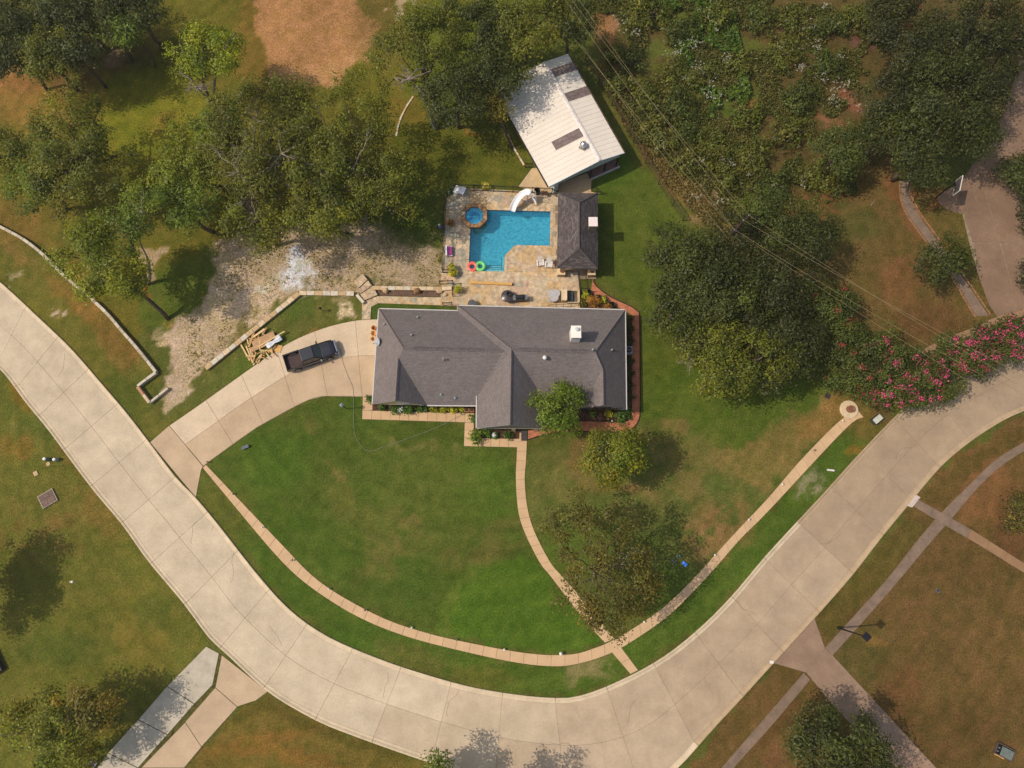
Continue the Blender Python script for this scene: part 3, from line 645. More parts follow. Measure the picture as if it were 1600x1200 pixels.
MB().prism(W2([(1537, 292), (1700, 251), (1700, 380), (1563, 380), (1551, 337)]), 0, .041).build("slab", M_plaza, up)
MB().prism(W2([(1564, 381), (1700, 381), (1700, 453), (1587, 489.5), (1577, 430)]), 0, .041).build("slab", M_plaza, up)
walkway("upper_sidewalk", "tan sidewalk behind the pink crepe myrtles", [(1425, 556), (1470, 532), (1520, 512), (1560, 494), (1600, 483), (1700, 455)], [(1432, 562), (1475, 541), (1525, 521), (1565, 503), (1600, 494), (1700, 466)], 12, mat("walk_rosy", S(158, 122, 92), .9, var=.08, coord='World'), z=.06)
walkway("edged_path", "narrow winding path with brick edging at upper right", [(1407, 283), (1409, 310), (1420, 337), (1450, 378), (1490, 435), (1525, 494)], [(1421, 283), (1420, 303), (1436, 337), (1466, 378), (1505, 435), (1545, 494)], 12, M_walkR, z=.05)
for A in ([(1405, 283), (1407, 311), (1418, 339), (1448, 380), (1488, 437), (1523, 496)], [(1423, 283), (1422, 302), (1438, 335), (1468, 376), (1507, 433), (1547, 492)]):
    a, _ = resample(W(A), 20); mb = MB()
    for i in range(20):
        d = Vector((*(a[i + 1] - a[i]), 0)); c = Vector((*((a[i] + a[i + 1]) / 2), .05)); mb.box(c, (d.length * .94, .15, .12), math.atan2(d.y, d.x))
    o = mb.build("path_edging", mat("edging_brick", S(156, 116, 80), .9, var=.2, scale=4, coord='World')); tag(o, "%s line of tan brick edging along the narrow path" % ("left" if A[0][0] == 1405 else "right"), "edging", "brick edgings of the narrow path")

# brick path round the east side of the house
def brick_mat(name, c1, c2, cm, w=.2, h=.1, coord='World', off=.5, ms=.012):
    m, t, o = nt(name); L = t.links.new
    g = N(t, "ShaderNodeNewGeometry"); b = N(t, "ShaderNodeTexBrick"); tc = N(t, "ShaderNodeTexCoord")
    b.inputs['Scale'].default_value = 1; b.inputs['Brick Width'].default_value = w; b.inputs['Row Height'].default_value = h; b.inputs['Mortar Size'].default_value = ms
    b.inputs['Color1'].default_value = c1; b.inputs['Color2'].default_value = c2; b.inputs['Mortar'].default_value = cm; b.offset = off
    L(g.outputs['Position'] if coord == 'World' else tc.outputs[coord], b.inputs['Vector'])
    no = N(t, "ShaderNodeTexNoise"); no.inputs['Scale'].default_value = 1.5; no.inputs['Detail'].default_value = 5; L(g.outputs['Position'], no.inputs['Vector'])
    mr = N(t, "ShaderNodeMapRange"); mr.inputs[1].default_value = .3; mr.inputs[2].default_value = .7; mr.inputs[3].default_value = .78; mr.inputs[4].default_value = 1.2; L(no.outputs['Fac'], mr.inputs[0])
    v = N(t, "ShaderNodeVectorMath", operation='SCALE'); L(b.outputs['Color'], v.inputs[0]); L(mr.outputs[0], v.inputs['Scale'])
    p = N(t, "ShaderNodeBsdfPrincipled"); p.inputs['Roughness'].default_value = .88; p.inputs['Specular IOR Level'].default_value = .2; L(v.outputs[0], p.inputs['Base Color'])
    bu = N(t, "ShaderNodeBump"); bu.inputs['Strength'].default_value = .5; bu.inputs['Distance'].default_value = .02; L(b.outputs['Fac'], bu.inputs['Height']); bu.invert = True; L(bu.outputs[0], p.inputs['Normal'])
    L(p.outputs[0], o.inputs[0]); MATS[name] = m; return m
M_brickpath = brick_mat("path_brick", S(206, 122, 86), S(186, 106, 76), S(156, 120, 94), .21, .105)
bo = [(926, 434), (928, 444), (942, 457), (959, 467.5), (984, 479), (994, 486), (998, 494), (999, 560), (999, 644), (997, 656), (990, 667), (977, 673), (946, 674), (902, 673), (860, 676), (825, 686)]
bi = [(924, 452), (927, 460), (940, 466), (955, 474), (970, 483), (979, 488), (986, 497), (987, 560), (987.5, 644), (985, 654), (977, 660), (965, 661), (946, 660), (906, 659), (860, 664), (825, 673)]
a, _ = resample(W(bo), 60); b, _ = resample(W(bi), 60)
mb = MB()
rows = []
for i in range(61): rows.append([mb.pt((*a[i], 0)), mb.pt((*a[i], .07)), mb.pt((*b[i], .07)), mb.pt((*b[i], 0))])
for i in range(60):
    for k in range(3): mb.face([rows[i][k], rows[i + 1][k], rows[i + 1][k + 1], rows[i][k + 1]])
tag(mb.build("brick_path", M_brickpath), "orange brick path wrapping the right side of the house", None, None, 'structure')
# dark kerb line on its lawn side
M_darkedge = mat("edging_dark", S(70, 52, 40), .9, coord='World')
mb = MB(); ao = offset_line(a, b, -.07); mb.tube([(p[0], p[1], .05) for p in ao], .055, 5)
tag(mb.build("path_edging", M_darkedge), "dark steel edging between brick path and lawn", "edging")

# mulch beds
M_mulch = mat("mulch", S(92, 62, 50), .95, var=.35, scale=6, bump=.8, bscale=25, fine=.3, coord='World')
M_soil = mat("bed_soil", S(118, 92, 76), .95, var=.25, scale=5, bump=.8, bscale=25, fine=.2, coord='World')
def bed(pts, label, m=M_mulch): sheet("flower_bed", W(pts), .06, m, 'structure', .06, label)
bed([(582, 631), (582, 641.3), (741.5, 645.8), (741.5, 629), (600, 622)], "long mulch bed under the front eaves")
bed([(741, 646.5), (752, 640), (812, 655), (811.5, 685.6), (739.5, 683.8)], "mulch bed before the centre gable")
bed([(850, 640), (986, 636), (985, 653), (976, 659.5), (906, 658.5), (860, 663.5), (830, 671), (830, 650)], "mulch bed before the right gable")
bed([(906, 458), (926, 460), (940, 467), (955, 475), (970, 484), (978, 489), (905, 489)], "bed of pots beyond the back corner of the house")
bed([(973, 489), (979.5, 489.5), (985.5, 498), (986.5, 560), (987, 640), (973, 640)], "narrow shaded bed along the right wall")
bed([(588, 452), (706, 454), (706, 464.3), (594, 462)], "soil bed with boulders behind the house", M_soil)
# ------------------------------------------------------------------ main house
def uvmat(name, c1, c2, cm, w, h, rough=.9, bump=.4, patch=.12, fine=.25, ms=.012):
    """roof shingles laid in courses along each slope (the faces carry coordinates in metres)"""
    m, t, o = nt(name); L = t.links.new
    uv = N(t, "ShaderNodeUVMap"); uv.uv_map = "slope"; b = N(t, "ShaderNodeTexBrick"); g = N(t, "ShaderNodeNewGeometry")
    b.inputs['Scale'].default_value = 1; b.inputs['Brick Width'].default_value = w; b.inputs['Row Height'].default_value = h; b.inputs['Mortar Size'].default_value = ms
    b.inputs['Color1'].default_value = c1; b.inputs['Color2'].default_value = c2; b.inputs['Mortar'].default_value = cm
    L(uv.outputs[0], b.inputs['Vector'])
    no = N(t, "ShaderNodeTexNoise"); no.inputs['Scale'].default_value = .5; no.inputs['Detail'].default_value = 6; L(g.outputs['Position'], no.inputs['Vector'])
    mr = N(t, "ShaderNodeMapRange"); mr.inputs[1].default_value = .3; mr.inputs[2].default_value = .7; mr.inputs[3].default_value = 1 - patch; mr.inputs[4].default_value = 1 + patch; L(no.outputs['Fac'], mr.inputs[0])
    n2 = N(t, "ShaderNodeTexNoise"); n2.inputs['Scale'].default_value = 6; n2.inputs['Detail'].default_value = 4; L(g.outputs['Position'], n2.inputs['Vector'])
    m2 = N(t, "ShaderNodeMapRange"); m2.inputs[1].default_value = .3; m2.inputs[2].default_value = .7; m2.inputs[3].default_value = 1 - fine; m2.inputs[4].default_value = 1 + fine; L(n2.outputs['Fac'], m2.inputs[0])
    mu = N(t, "ShaderNodeMath", operation='MULTIPLY'); L(mr.outputs[0], mu.inputs[0]); L(m2.outputs[0], mu.inputs[1])
    v = N(t, "ShaderNodeVectorMath", operation='SCALE'); L(b.outputs['Color'], v.inputs[0]); L(mu.outputs[0], v.inputs['Scale'])
    p = N(t, "ShaderNodeBsdfPrincipled"); p.inputs['Roughness'].default_value = rough; p.inputs['Specular IOR Level'].default_value = .25; L(v.outputs[0], p.inputs['Base Color'])
    bu = N(t, "ShaderNodeBump"); bu.inputs['Strength'].default_value = bump; bu.inputs['Distance'].default_value = .02; bu.invert = True; L(b.outputs['Fac'], bu.inputs['Height']); L(bu.outputs[0], p.inputs['Normal'])
    L(p.outputs[0], o.inputs[0]); return m
M_shingle = uvmat("roof_shingles", S(131, 121, 117), S(117, 107, 104), S(88, 81, 79), .33, .145, fine=.12, patch=.07)
M_shingle2 = uvmat("cabana_shingles", S(112, 100, 96), S(76, 68, 68), S(54, 50, 50), .4, .17, fine=.3, patch=.2)
M_cap = mat("ridge_cap_shingle", S(122, 110, 106), .9, var=.15, scale=5, coord='World')
M_gutter = mat("gutter_white", S(206, 200, 192), .5, var=.05, scale=2)
M_trim = mat("trim_grey", S(128, 124, 120), .6, var=.08)
M_brick = brick_mat("house_brick", S(168, 140, 104), S(146, 118, 88), S(140, 128, 110), .2, .075, 'Object')
M_brickb = brick_mat("gable_brick_brown", S(120, 98, 74), S(104, 84, 64), S(104, 94, 80), .2, .075, 'Object')
M_soffit = mat("soffit", S(196, 190, 180), .8)
M_glass = mat("window_glass", S(40, 46, 54), .08, var=.05, spec=.8)
M_frame = mat("window_frame_white", S(214, 210, 204), .5)
M_white = mat("painted_white", S(236, 228, 218), .6, var=.04, scale=4)
M_metalg = mat("grey_metal", S(140, 140, 140), .4, metal=.6)
M_black = mat("black_iron", S(34, 30, 28), .5, spec=.4)
M_dark = mat("dark_void", S(22, 22, 24), .9)
M_door = mat("door_brown", S(108, 66, 46), .6)

def roof_mesh(faces, ridges, name, m, parent, origin, thick=.0):
    me_v, me_f, uvs = [], [], []
    for f in faces:
        P = [Vector(p) for p in f]
        n = Vector((0, 0, 0))
        for i in range(len(P)): n += P[i].cross(P[(i + 1) % len(P)])
        n.normalize()
        if n.z < 0: P.reverse(); n = -n
        h = Vector((0, 0, 1)).cross(n)
        h = h.normalized() if h.length > 1e-4 else Vector((1, 0, 0))
        s = n.cross(h)
        i0 = len(me_v); me_v += [tuple(p - Vector(origin)) for p in P]; me_f.append(list(range(i0, i0 + len(P))))
        uvs += [(p.dot(h), p.dot(s)) for p in P]
    me = bpy.data.meshes.new(name); me.from_pydata(me_v, [], me_f)
    uvl = me.uv_layers.new(name="slope")
    k = 0
    for poly in me.polygons:
        for li in poly.loop_indices: uvl.data[li].uv = uvs[me.loops[li].vertex_index]
    me.materials.append(m); me.update()
    o = bpy.data.objects.new(name, me); COL.objects.link(o); o.parent = parent
    return o
def plane3(a, b, c):
    n = (Vector(b) - Vector(a)).cross(Vector(c) - Vector(a)).normalized(); return n, n.dot(Vector(a))
def on_plane(px, py, pl):
    n, d = pl; c = Vector((0, 0, CAM_H)); r = G(px, py, 0) - c
    return c + r * ((d - n.dot(c)) / n.dot(r))

E = 2.75
hp = {}
def g3(px, py, z): return G(px, py, z)
NW, N1, N2, NE, SE = g3(592.3, 482.8, E), g3(715, 486, E), g3(715.5, 477.8, E), g3(976.5, 484.5, E), g3(978.3, 640, E)
RW, RJ, P_, RE = g3(630.5, 544, 5.75), g3(787, 548, 5.75), g3(799, 545.5, 6.0), g3(930, 549.5, 5.85)
SW = g3(582.2, 631, E)
plW = plane3(NW, SW, RW); plE = plane3(NE, SE, RE)
GW0, GW1 = on_plane(622.3, 560, plW), on_plane(617.8, 625.5, plW)
SR0, SR1 = on_plane(942, 577, plE), on_plane(943, 632.3, plE)
S1, S2 = g3(667.5, 633, E), g3(745.5, 633.5, E)
plS = plane3(S1, S2, RW)
CW = on_plane(746.3, 618.5, plS); CZ = CW.z
C1, C2 = g3(744.7, 668.5, CZ), g3(848.5, 668.5, CZ); CR = g3(797, 663.3, P_.z)
CE = g3(848.3, 620, CZ); CE2 = g3(848.5, 634, E); V = g3(905, 639, E)
CW_ = Vector((C1.x, CW.y, CZ)); S2_ = Vector((C1.x, S2.y, E))
print("roof heights", [round(v.z, 2) for v in (GW0, GW1, SR0, SR1, CW)], [tuple(round(c, 1) for c in v) for v in (NW, NE, SW, SE)])
base = Vector(((SW.x + SE.x) / 2, (SW.y + NW.y) / 2, 0))
house = thing("house", "long low house with grey shingled hip and gable roof", "house", base)
faces = [[NW, N1, RJ, RW], [N1, N2, P_, RJ], [N2, NE, RE, P_], [NE, SE, SR1, SR0, RE], [SW, NW, RW, GW0, GW1], [GW0, S1, GW1],
         [RW, RJ, P_, CW, S2, S1, GW0], [P_, CR, C1, CW], [P_, CE, C2, CR], [P_, RE, SR0, V, CE2, CE], [SR0, V, SR1], [V, SE, SR1][:0] or [SR1, SE, V][:0]]
faces = [f for f in faces if len(f) > 2]
tri = []
for f in faces:
    if len(f) > 4:
        for i in range(1, len(f) - 1): pass
    tri.append(f)
roof = roof_mesh(tri, None, "roof", M_shingle, house, base)
# underside, fascia and gutters
outline = [NW, N1, N2, NE, SE, V, CE2, Vector((C2.x, C2.y, E)), Vector((C1.x, C1.y, E)), S2, S1, SW]
ol = [(p.x, p.y) for p in outline]
if area2(ol) < 0: ol.reverse()
mb = MB(); mb.poly([(p[0], p[1], E - .16) for p in reversed(ol)]); mb.build("soffit", M_soffit, roof, origin=base)
def edge_board(mb, a, b, w=.12, h=.16, dz=-.06, out=.05):
    a, b = Vector(a), Vector(b); d = (b - a); u = d.normalized(); side = Vector((u.y, -u.x, 0)).normalized()
    for s0, s1 in ((0, 1),):
        q = []
        for p in (a, b):
            for (o_, z_) in ((out - w / 2, dz - h / 2), (out + w / 2, dz - h / 2), (out + w / 2, dz + h / 2), (out - w / 2, dz + h / 2)):
                q.append(mb.pt(p + side * o_ + Vector((0, 0, z_))))
        for k in range(4): mb.face([q[k], q[(k + 1) % 4], q[4 + (k + 1) % 4], q[4 + k]])
        mb.face(q[3::-1]); mb.face(q[4:])
for a, b in ((NE, N2), (N1, NW), (NW, SW), (S1, S2_), (CW_, C1), (SE, NE), (V, CE2)):
    mb = MB(); edge_board(mb, a, b, .1, .13, -.05, -.06 if False else .05)
    mb.build("gutter", M_gutter, roof, origin=base)
for a, b in ((SW, GW1), (GW1, S1), (C1, CR), (CR, C2), (V, SR1), (SR1, SE), (N1, N2)):
    mb = MB(); edge_board(mb, a, b, .05, .08, -.045, .03); mb.build("fascia", M_trim, roof, origin=base)
def cap(a, b, w=.28, t=.035, name="ridge_cap", m=M_cap):
    a, b = Vector(a), Vector(b); mb = MB(); d = (b - a).normalized(); s = d.cross(Vector((0, 0, 1))).normalized()
    q = []
    for p in (a, b):
        for k, z in ((-.5, -.09), (0, t + .02), (.5, -.09)): q.append(mb.pt(p + s * k * w + Vector((0, 0, z + .03))))
    mb.face([q[0], q[1], q[4], q[3]]); mb.face([q[1], q[2], q[5], q[4]]); mb.face([q[0], q[3], q[5], q[2]][::-1]); mb.face([q[2], q[1], q[0]]); mb.face([q[3], q[4], q[5]])
    mb.build(name, m, roof if name == "ridge_cap" else roof, origin=base)
for a, b in ((RW, RJ), (P_, RE), (NW, RW), (NE, RE), (GW0, GW1), (SR0, SR1), (P_, CR), (N2, P_), (RE, SR0)): cap(a, b)
M_vent = mat("ridge_vent_dark", S(112, 103, 101), .8, var=.2, scale=4)
def lerp(a, b, t): return Vector(a) * (1 - t) + Vector(b) * t
cap(lerp(RW, RJ, .1), lerp(RW, RJ, .8), .42, .07, "ridge_vent", M_vent); cap(lerp(P_, RE, .1), lerp(P_, RE, .9), .42, .07, "ridge_vent", M_vent)
# walls under the eaves, gables included
il = inset(ol, .45)
mb = MB(); mb.prism(il, 0, E - .17); mb.build("wall", M_brick, house, origin=base)
def gable(name, a, b, apex, m, ins=.02, drop=.07, z0=None):
    """brick triangle set just inside the rake, from the eaves up to the ridge"""
    a, b, apex = Vector(a), Vector(b), Vector(apex); mb = MB(); y = Vector((0, ins, 0)); k = Vector((0, .2, 0))
    a2 = a + (b - a) * .03; b2 = b + (a - b) * .03
    a2.z = b2.z = (z0 if z0 is not None else a.z) - .15; ap = Vector((apex.x, (a.y + b.y) / 2, apex.z - drop))
    f = [a2 + y, b2 + y, ap + y]; bk = [p + k for p in f]
    i = [mb.pt(p) for p in f]; j = [mb.pt(p) for p in bk]
    mb.face(i); mb.face(j[::-1])
    for q in range(3): mb.face([i[(q + 1) % 3], i[q], j[q], j[(q + 1) % 3]])
    o = mb.build(name, m, house, origin=base); return o
gable("gable_wall", SW, S1, GW1, mat("gable_brick_tan", S(206, 180, 134), .9, var=.12, scale=6))
gable("gable_wall", V, SE, SR1, mat("gable_brick_dark", S(112, 94, 72), .9, var=.12, scale=6))
gable("gable_wall", C1, C2, CR, mat("gable_siding", S(128, 122, 112), .8, var=.1, scale=4), z0=E)
# porch gable window band, louvre and the three panes of the right gable
def wall_piece(name, c, d, m, parent=house, rz=0):
    mb = MB(); mb.box(c, d, rz); return mb.build(name, m, parent, origin=base)
gy = (SW.y + S1.y) / 2
lv = wall_piece("gable_louvre", (GW1.x + .55, gy + .0, E + .75), (1.3, .1, .55), M_metalg)
for k in range(4):
    mb = MB(); mb.box((GW1.x + .55, gy - .07, E + .56 + k * .13), (1.2, .06, .03), 0, .5); mb.build("slat", M_trim, lv, origin=base)
gy2 = (V.y + SE.y) / 2
for k, (dx, w, h0) in enumerate(((-1.6, .95, .75), (-.15, 1.3, 1.5), (1.05, .85, .95))):
    cx = SR1.x + dx
    fr = wall_piece("window_frame", (cx, gy2 + .0, E + .22 + h0 / 2), (w + .1, .1, h0 + .1), mat("window_frame_bronze", S(70, 62, 54), .5))
    mb = MB(); mb.box((cx, gy2 - .06, E + .22 + h0 / 2), (w, .05, h0)); mb.build("pane", M_glass, fr, origin=base)
# front windows and doors under the eaves
yf = il  # wall outline
ys = S1.y + .45
for cx in (-9.0, -6.5):
    f = wall_piece("window_frame", (cx, ys - .03, 1.45), (1.5, .1, 1.3), M_frame); mb = MB(); mb.box((cx, ys - .09, 1.45), (1.34, .04, 1.14)); mb.build("pane", M_glass, f, origin=base)
yc = C1.y + .45
wall_piece("door_frame", (C2.x - 1.9, yc - .03, 1.05), (1.15, .1, 2.1), M_frame)
dr = wall_piece("door", (C2.x - 1.9, yc - .1, 1.0), (.95, .06, 2.0), M_door); mb = MB(); mb.blob((C2.x - 1.55, yc - .16, 1.0), .04, 6, 4); mb.build("handle", M_metalg, dr, origin=base)
for cx in (C1.x + 1.5, C1.x + 3.4):
    f = wall_piece("window_frame", (cx, yc - .03, 1.45), (1.4, .1, 1.3), M_frame); mb = MB(); mb.box((cx, yc - .09, 1.45), (1.24, .04, 1.14)); mb.build("pane", M_glass, f, origin=base)
for yy in (2.6, -1.2):
    wx_ = SW.x + (NW.x - SW.x) * .5 + .33
    gdoor = wall_piece("garage_door", (wx_, base.y + yy, 1.1), (.1, 3.0, 2.2), M_frame)
    for k in range(4):
        mb = MB(); mb.box((wx_ - .07, base.y + yy, .32 + k * .52), (.03, 2.85, .46)); mb.build("panel", M_white, gdoor, origin=base)
# brick posts by the porch
for cx in (C2.x - .6, C2.x - 2.9): wall_piece("porch_pillar", (cx, C2.y + .25, (CZ - .2) / 2 + .03), (.4, .4, CZ - .24), mat("pillar_stone", S(190, 168, 132), .9, var=.1, scale=5))
# chimney
hx, hy = g3(900.5, 527.8, 7.15)[:2]
w_, dlen = .98, 1.22
ch = MB(); ch.box((hx, hy + dlen / 2, 5.7), (w_ - .08, dlen - .08, 2.7)); cho = ch.build("chimney", M_white, house, origin=base)
mb = MB(); mb.bbox((hx, hy + dlen / 2, 7.1), (w_, dlen, .1), .03); mb.build("chimney_cap", mat("cap_white", S(244, 236, 224), .5, var=.03), cho, origin=base)
mb = MB(); mb.lathe([(.15, 0), (.15, .18), (.19, .19), (.19, .26), (.0, .3)], (hx + .05, hy + dlen * .66, 7.14), 14); mb.build("flue", M_gutter, cho, origin=base)
mb = MB(); mb.box((hx, hy + .02, 6.85), (w_ * .72, .05, .38)); mb.build("vent_panel", mat("panel_grey", S(158, 166, 168), .5), cho, origin=base)
def roof_z(px, py, pl): return on_plane(px, py, pl)
plN = plane3(NW, N1, RW); plNE = plane3(N2, NE, P_); plS2 = plane3(CE2, V, P_)
def vent(px, py, pl, r=.07, h=.35, m=M_gutter, flash=True):
    p = roof_z(px, py, pl); mb = MB()
    mb.lathe([(r, -.1), (r, h), (r * .7, h), (r * .7, h - .05), (0, h - .05)], p, 8)
    o = mb.build("vent_pipe", m, house, origin=base)
    if flash:
        n = pl[0] if pl[0].z > 0 else -pl[0]; M = n.to_track_quat('Z', 'Y').to_matrix(); mb = MB(); i = len(mb.v)
        for z in (.0, .03):
            for sx, sy in ((-1, -1), (1, -1), (1, 1), (-1, 1)): mb.pt(p + M @ Vector((sx * .17, sy * .17, z)))
        mb.face([4, 5, 6, 7])
        for q in range(4): mb.face([q, (q + 1) % 4, 4 + (q + 1) % 4, 4 + q])
        mb.build("flashing", M_metalg, o, origin=base)
for a in ((652.5, 496.5, plN), (642.7, 524, plN), (600.6, 507.5, plW), (689, 617, plS), (711, 622.5, plS), (955.5, 547.5, plE), (925.5, 547, plNE)): vent(*a)
vent(693, 563, plS, .06, .75)
p = roof_z(851, 560, plS2); mb = MB(); mb.lathe([(.09, -.1), (.09, .25), (.2, .27), (.22, .35), (.15, .48), (0, .52)], p, 12); mb.build("turbine_vent", M_white, house, origin=base, smooth=True)
# downspout strainers, satellite dish, roof edge bits
sdp = g3(589.5, 535, 3.0); dish = thing("satellite_dish", "grey satellite dish on the left edge of the house roof", "satellite dish", (sdp.x + .3, sdp.y, 2.85))
mb = MB(); n = 14; rows = []
for k in range(5):
    r = .42 * k / 4; rows.append([mb.pt((r * math.cos(2 * math.pi * j / n) * .9, r * math.sin(2 * math.pi * j / n), (r / .42) ** 2 * .09)) for j in range(n)])
for k in range(4):
    for j in range(n): mb.face([rows[k][j], rows[k + 1][j], rows[k + 1][(j + 1) % n], rows[k][(j + 1) % n]])
d_ = mb.build("dish", mat("dish_grey", S(176, 180, 184), .5), dish); d_.location = (-.2, 0, .45); d_.rotation_euler = (math.radians(14), math.radians(-38), 0)
mb = MB(); mb.tube([(0, 0, -.1), (0, 0, .3), (-.15, 0, .44)], .03, 6); mb.build("mast", M_metalg, dish)
mb = MB(); mb.tube([(-.1, -.1, .35), (-.55, -.25, .75)], .018, 5); mb.box((-.57, -.26, .78), (.12, .08, .08)); mb.build("feed_arm", M_metalg, dish)

# ------------------------------------------------------------------ cabana by the pool
EC = 2.7
cNW, cNE, cSE, cSW = g3(872, 301, EC), g3(934, 302, EC), g3(934.4, 419.8, EC), g3(870.4, 418, EC)
cR0, cR1 = g3(905.5, 317, 4.15), g3(905.5, 388, 4.15)
cb = Vector(((cNW.x + cNE.x) / 2, (cNW.y + cSW.y) / 2, 0))
cab = thing("pool_house", "small cabana with mottled dark hip roof beside the pool", "cabana", cb)
croof = roof_mesh([[cNW, cNE, cR0], [cNE, cSE, cR1, cR0], [cSE, cSW, cR1], [cSW, cNW, cR0, cR1]], None, "roof", M_shingle2, cab, cb)
col_ = [(p.x, p.y) for p in (cSW, cSE, cNE, cNW)]
mb = MB(); mb.prism(col_, EC - .2, EC - .02); mb.build("fascia", M_trim, croof, origin=cb)
base_h = base; base = cb
rsave = roof; roof = croof
for a, b in ((cR0, cR1), (cNE, cR0), (cSE, cR1), (cNW, cR0), (cSW, cR1)): cap(a, b, .24, .03, "ridge_cap", mat("cap_dark", S(90, 82, 80), .9, var=.2, scale=5))
roof = rsave; base = base_h
ci = inset(col_, .35)
(x0, y0), (x1, y1) = ci[0], ci[2]
mb = MB(); mb.box(((x0 + x1) / 2, (y0 + y1) / 2 - .2, .06), (x1 - x0 + .6, y1 - y0 + .9, .12)); mb.build("floor_slab", mat("cabana_floor", S(150, 128, 104), .9, var=.15, scale=2), cab, origin=cb)
mstone = mat("cabana_stone", S(178, 158, 130), .9, var=.2, scale=5, bump=.5)
mb = MB(); mb.box((x1 - .1, (y0 + y1) / 2 + .6, EC / 2), (.2, y1 - y0 - 1.4, EC - .42)); mb.build("wall", mstone, cab, origin=cb)
mb = MB(); mb.box(((x0 + x1) / 2, y1 - .1, EC / 2), (x1 - x0 - .5, .2, EC - .42)); mb.build("wall", mstone, cab, origin=cb)
for (px_, py_) in ((x0 + .3, y0 + .1), (x1 - .25, y0 + .1), (x0 + .25, y1 - .25), (x0 + .25, (y0 + y1) / 2)):
    mb = MB(); mb.box((px_, py_, EC / 2), (.5, .5, EC - .42)); mb.build("pillar", mstone, cab, origin=cb)
for (pxa, pya, nm) in ((877, 424.5, "left"), (924.5, 424.8, "right")):
    q = g3(pxa, pya, 1.0); mb = MB(); mb.box((q.x, q.y, .5), (.75, .6, .88)); o = mb.build("stone_counter", mstone, cab, origin=cb)
    mb = MB(); mb.bbox((q.x, q.y, .98), (.85, .7, .09), .02); mb.build("counter_top", mat("counter_cream", S(226, 196, 152), .7, var=.05), o, origin=cb)
    tag(MB().lathe([(.16, 0), (.2, .18), (.16, .2), (.0, .18)], (0, 0, 0), 10).build("clay_pot", mat("clay_red", S(150, 82, 58), .8), None, loc=(q.x + .05, q.y + .02, 1.026)), "red clay pot on the %s stone counter of the cabana" % nm, "pot")
cy0 = g3(927, 353.5, 4.4); c1_ = g3(920, 353.5, 4.4); c2_ = g3(933.8, 339, 4.4)
mb = MB(); mb.box(((c1_.x + c2_.x) / 2, (c1_.y + c2_.y) / 2, 2.15), (c2_.x - c1_.x - .1, c2_.y - c1_.y - .1, 4.3)); cc_ = mb.build("chimney", mat("chimney_stone", S(150, 134, 104), .9, var=.3, scale=6, bump=.6), cab, origin=cb)
mb = MB(); mb.bbox(((c1_.x + c2_.x) / 2, (c1_.y + c2_.y) / 2, 4.36), (c2_.x - c1_.x, c2_.y - c1_.y, .1), .02); mb.build("chimney_cap", mat("cap_pink_white", S(238, 220, 212), .6, var=.03), cc_, origin=cb)

# ------------------------------------------------------------------ metal building
M_sheet = mat("white_roof_metal", S(238, 224, 206), .45, var=.03, scale=.5, spec=.4, fine=.02, obj_var=.012, coord='World')

M_skyl = mat("brown_skylight_sheet", S(134, 116, 110), .5, var=.2, scale=3, fine=.1)
M_siding = mat("grey_metal_siding", S(196, 204, 202), .5, var=.08, scale=1)
mSW, mSE, mNE, mNW = g3(856.5, 292, 3.0), g3(976, 238.5, 3.1), g3(888, 84, 3.1), g3(770, 137, 3.0)
mR0, mR1 = g3(937, 251, 3.75), g3(850, 97, 3.75)
mbs = (mSW + mSE + mNE + mNW) / 4; mbs.z = 0
barn = thing("metal_building", "large white ribbed metal building with brown skylight strips", "metal building", mbs)
def sheet_slope(eS, eN, rS, rN, n, skip, nribs=2):
    """one slope of ribbed sheets running from eave to ridge, each sheet a part"""
    for i in range(n):
        t0, t1 = i / n, (i + 1) / n
        A, B = lerp(eS, eN, t0), lerp(eS, eN, t1); D, C_ = lerp(rS, rN, t0), lerp(rS, rN, t1)
        for (s0, s1, m_, lift) in skip.get(i, [(0, 1, M_sheet, 0)]):
            mb = MB(); a, b, c, d = lerp(A, D, s0), lerp(B, C_, s0), lerp(B, C_, s1), lerp(A, D, s1)
            nn = (b - a).cross(d - a).normalized(); nn = nn if nn.z > 0 else -nn
            prof = []
            for k in range(nribs):
                f0 = k / nribs; w = 1 / nribs
                prof += [(f0, 0), (f0 + w * .87, 0), (f0 + w * .90, .035), (f0 + w * .97, .035)]
            prof.append((1, 0))
            lo, hi = [], []
            for f, h_ in prof: lo.append(mb.pt(lerp(a, b, f) + nn * (h_ + lift))); hi.append(mb.pt(lerp(d, c, f) + nn * (h_ + lift)))
            for k in range(len(prof) - 1): mb.face([lo[k], lo[k + 1], hi[k + 1], hi[k]])
            mb.build("roof_sheet" if m_ is not M_skyl else "skylight_sheet", m_, barn, origin=mbs)
nS = 12
lap = .43
plain = [(0, lap, M_sheet, 0), (lap - .01, 1, M_sheet, .012)]
skW = {i: list(plain) for i in range(nS)}
skW[3] = [(0, lap, M_sheet, 0), (lap, 1, M_skyl, .01)]
sheet_slope(mSW, mNW, mR0, mR1, nS, skW)
skE = {7: [(0, 1, M_skyl, .01)], 10: [(0, 1, M_skyl, .01)]}
sheet_slope(mSE, mNE, mR0, mR1, nS, skE)
mb = MB(); nseg = 1
for a, b in ((mR0, mR1),):
    s = (b - a).normalized().cross(Vector((0, 0, 1))).normalized(); q = []
    for p in (a, b):
        for k, z in ((-.22, .0), (-.08, .05), (.08, .05), (.22, .0)): q.append(mb.pt(p + s * k + Vector((0, 0, z + .04))))
    for k in range(3): mb.face([q[k], q[k + 1], q[k + 5], q[k + 4]])
    mb.face([3, 2, 1, 0]); mb.face([4, 5, 6, 7])
mb.build("ridge_cap", mat("ridge_white", S(240, 226, 216), .4), barn, origin=mbs)
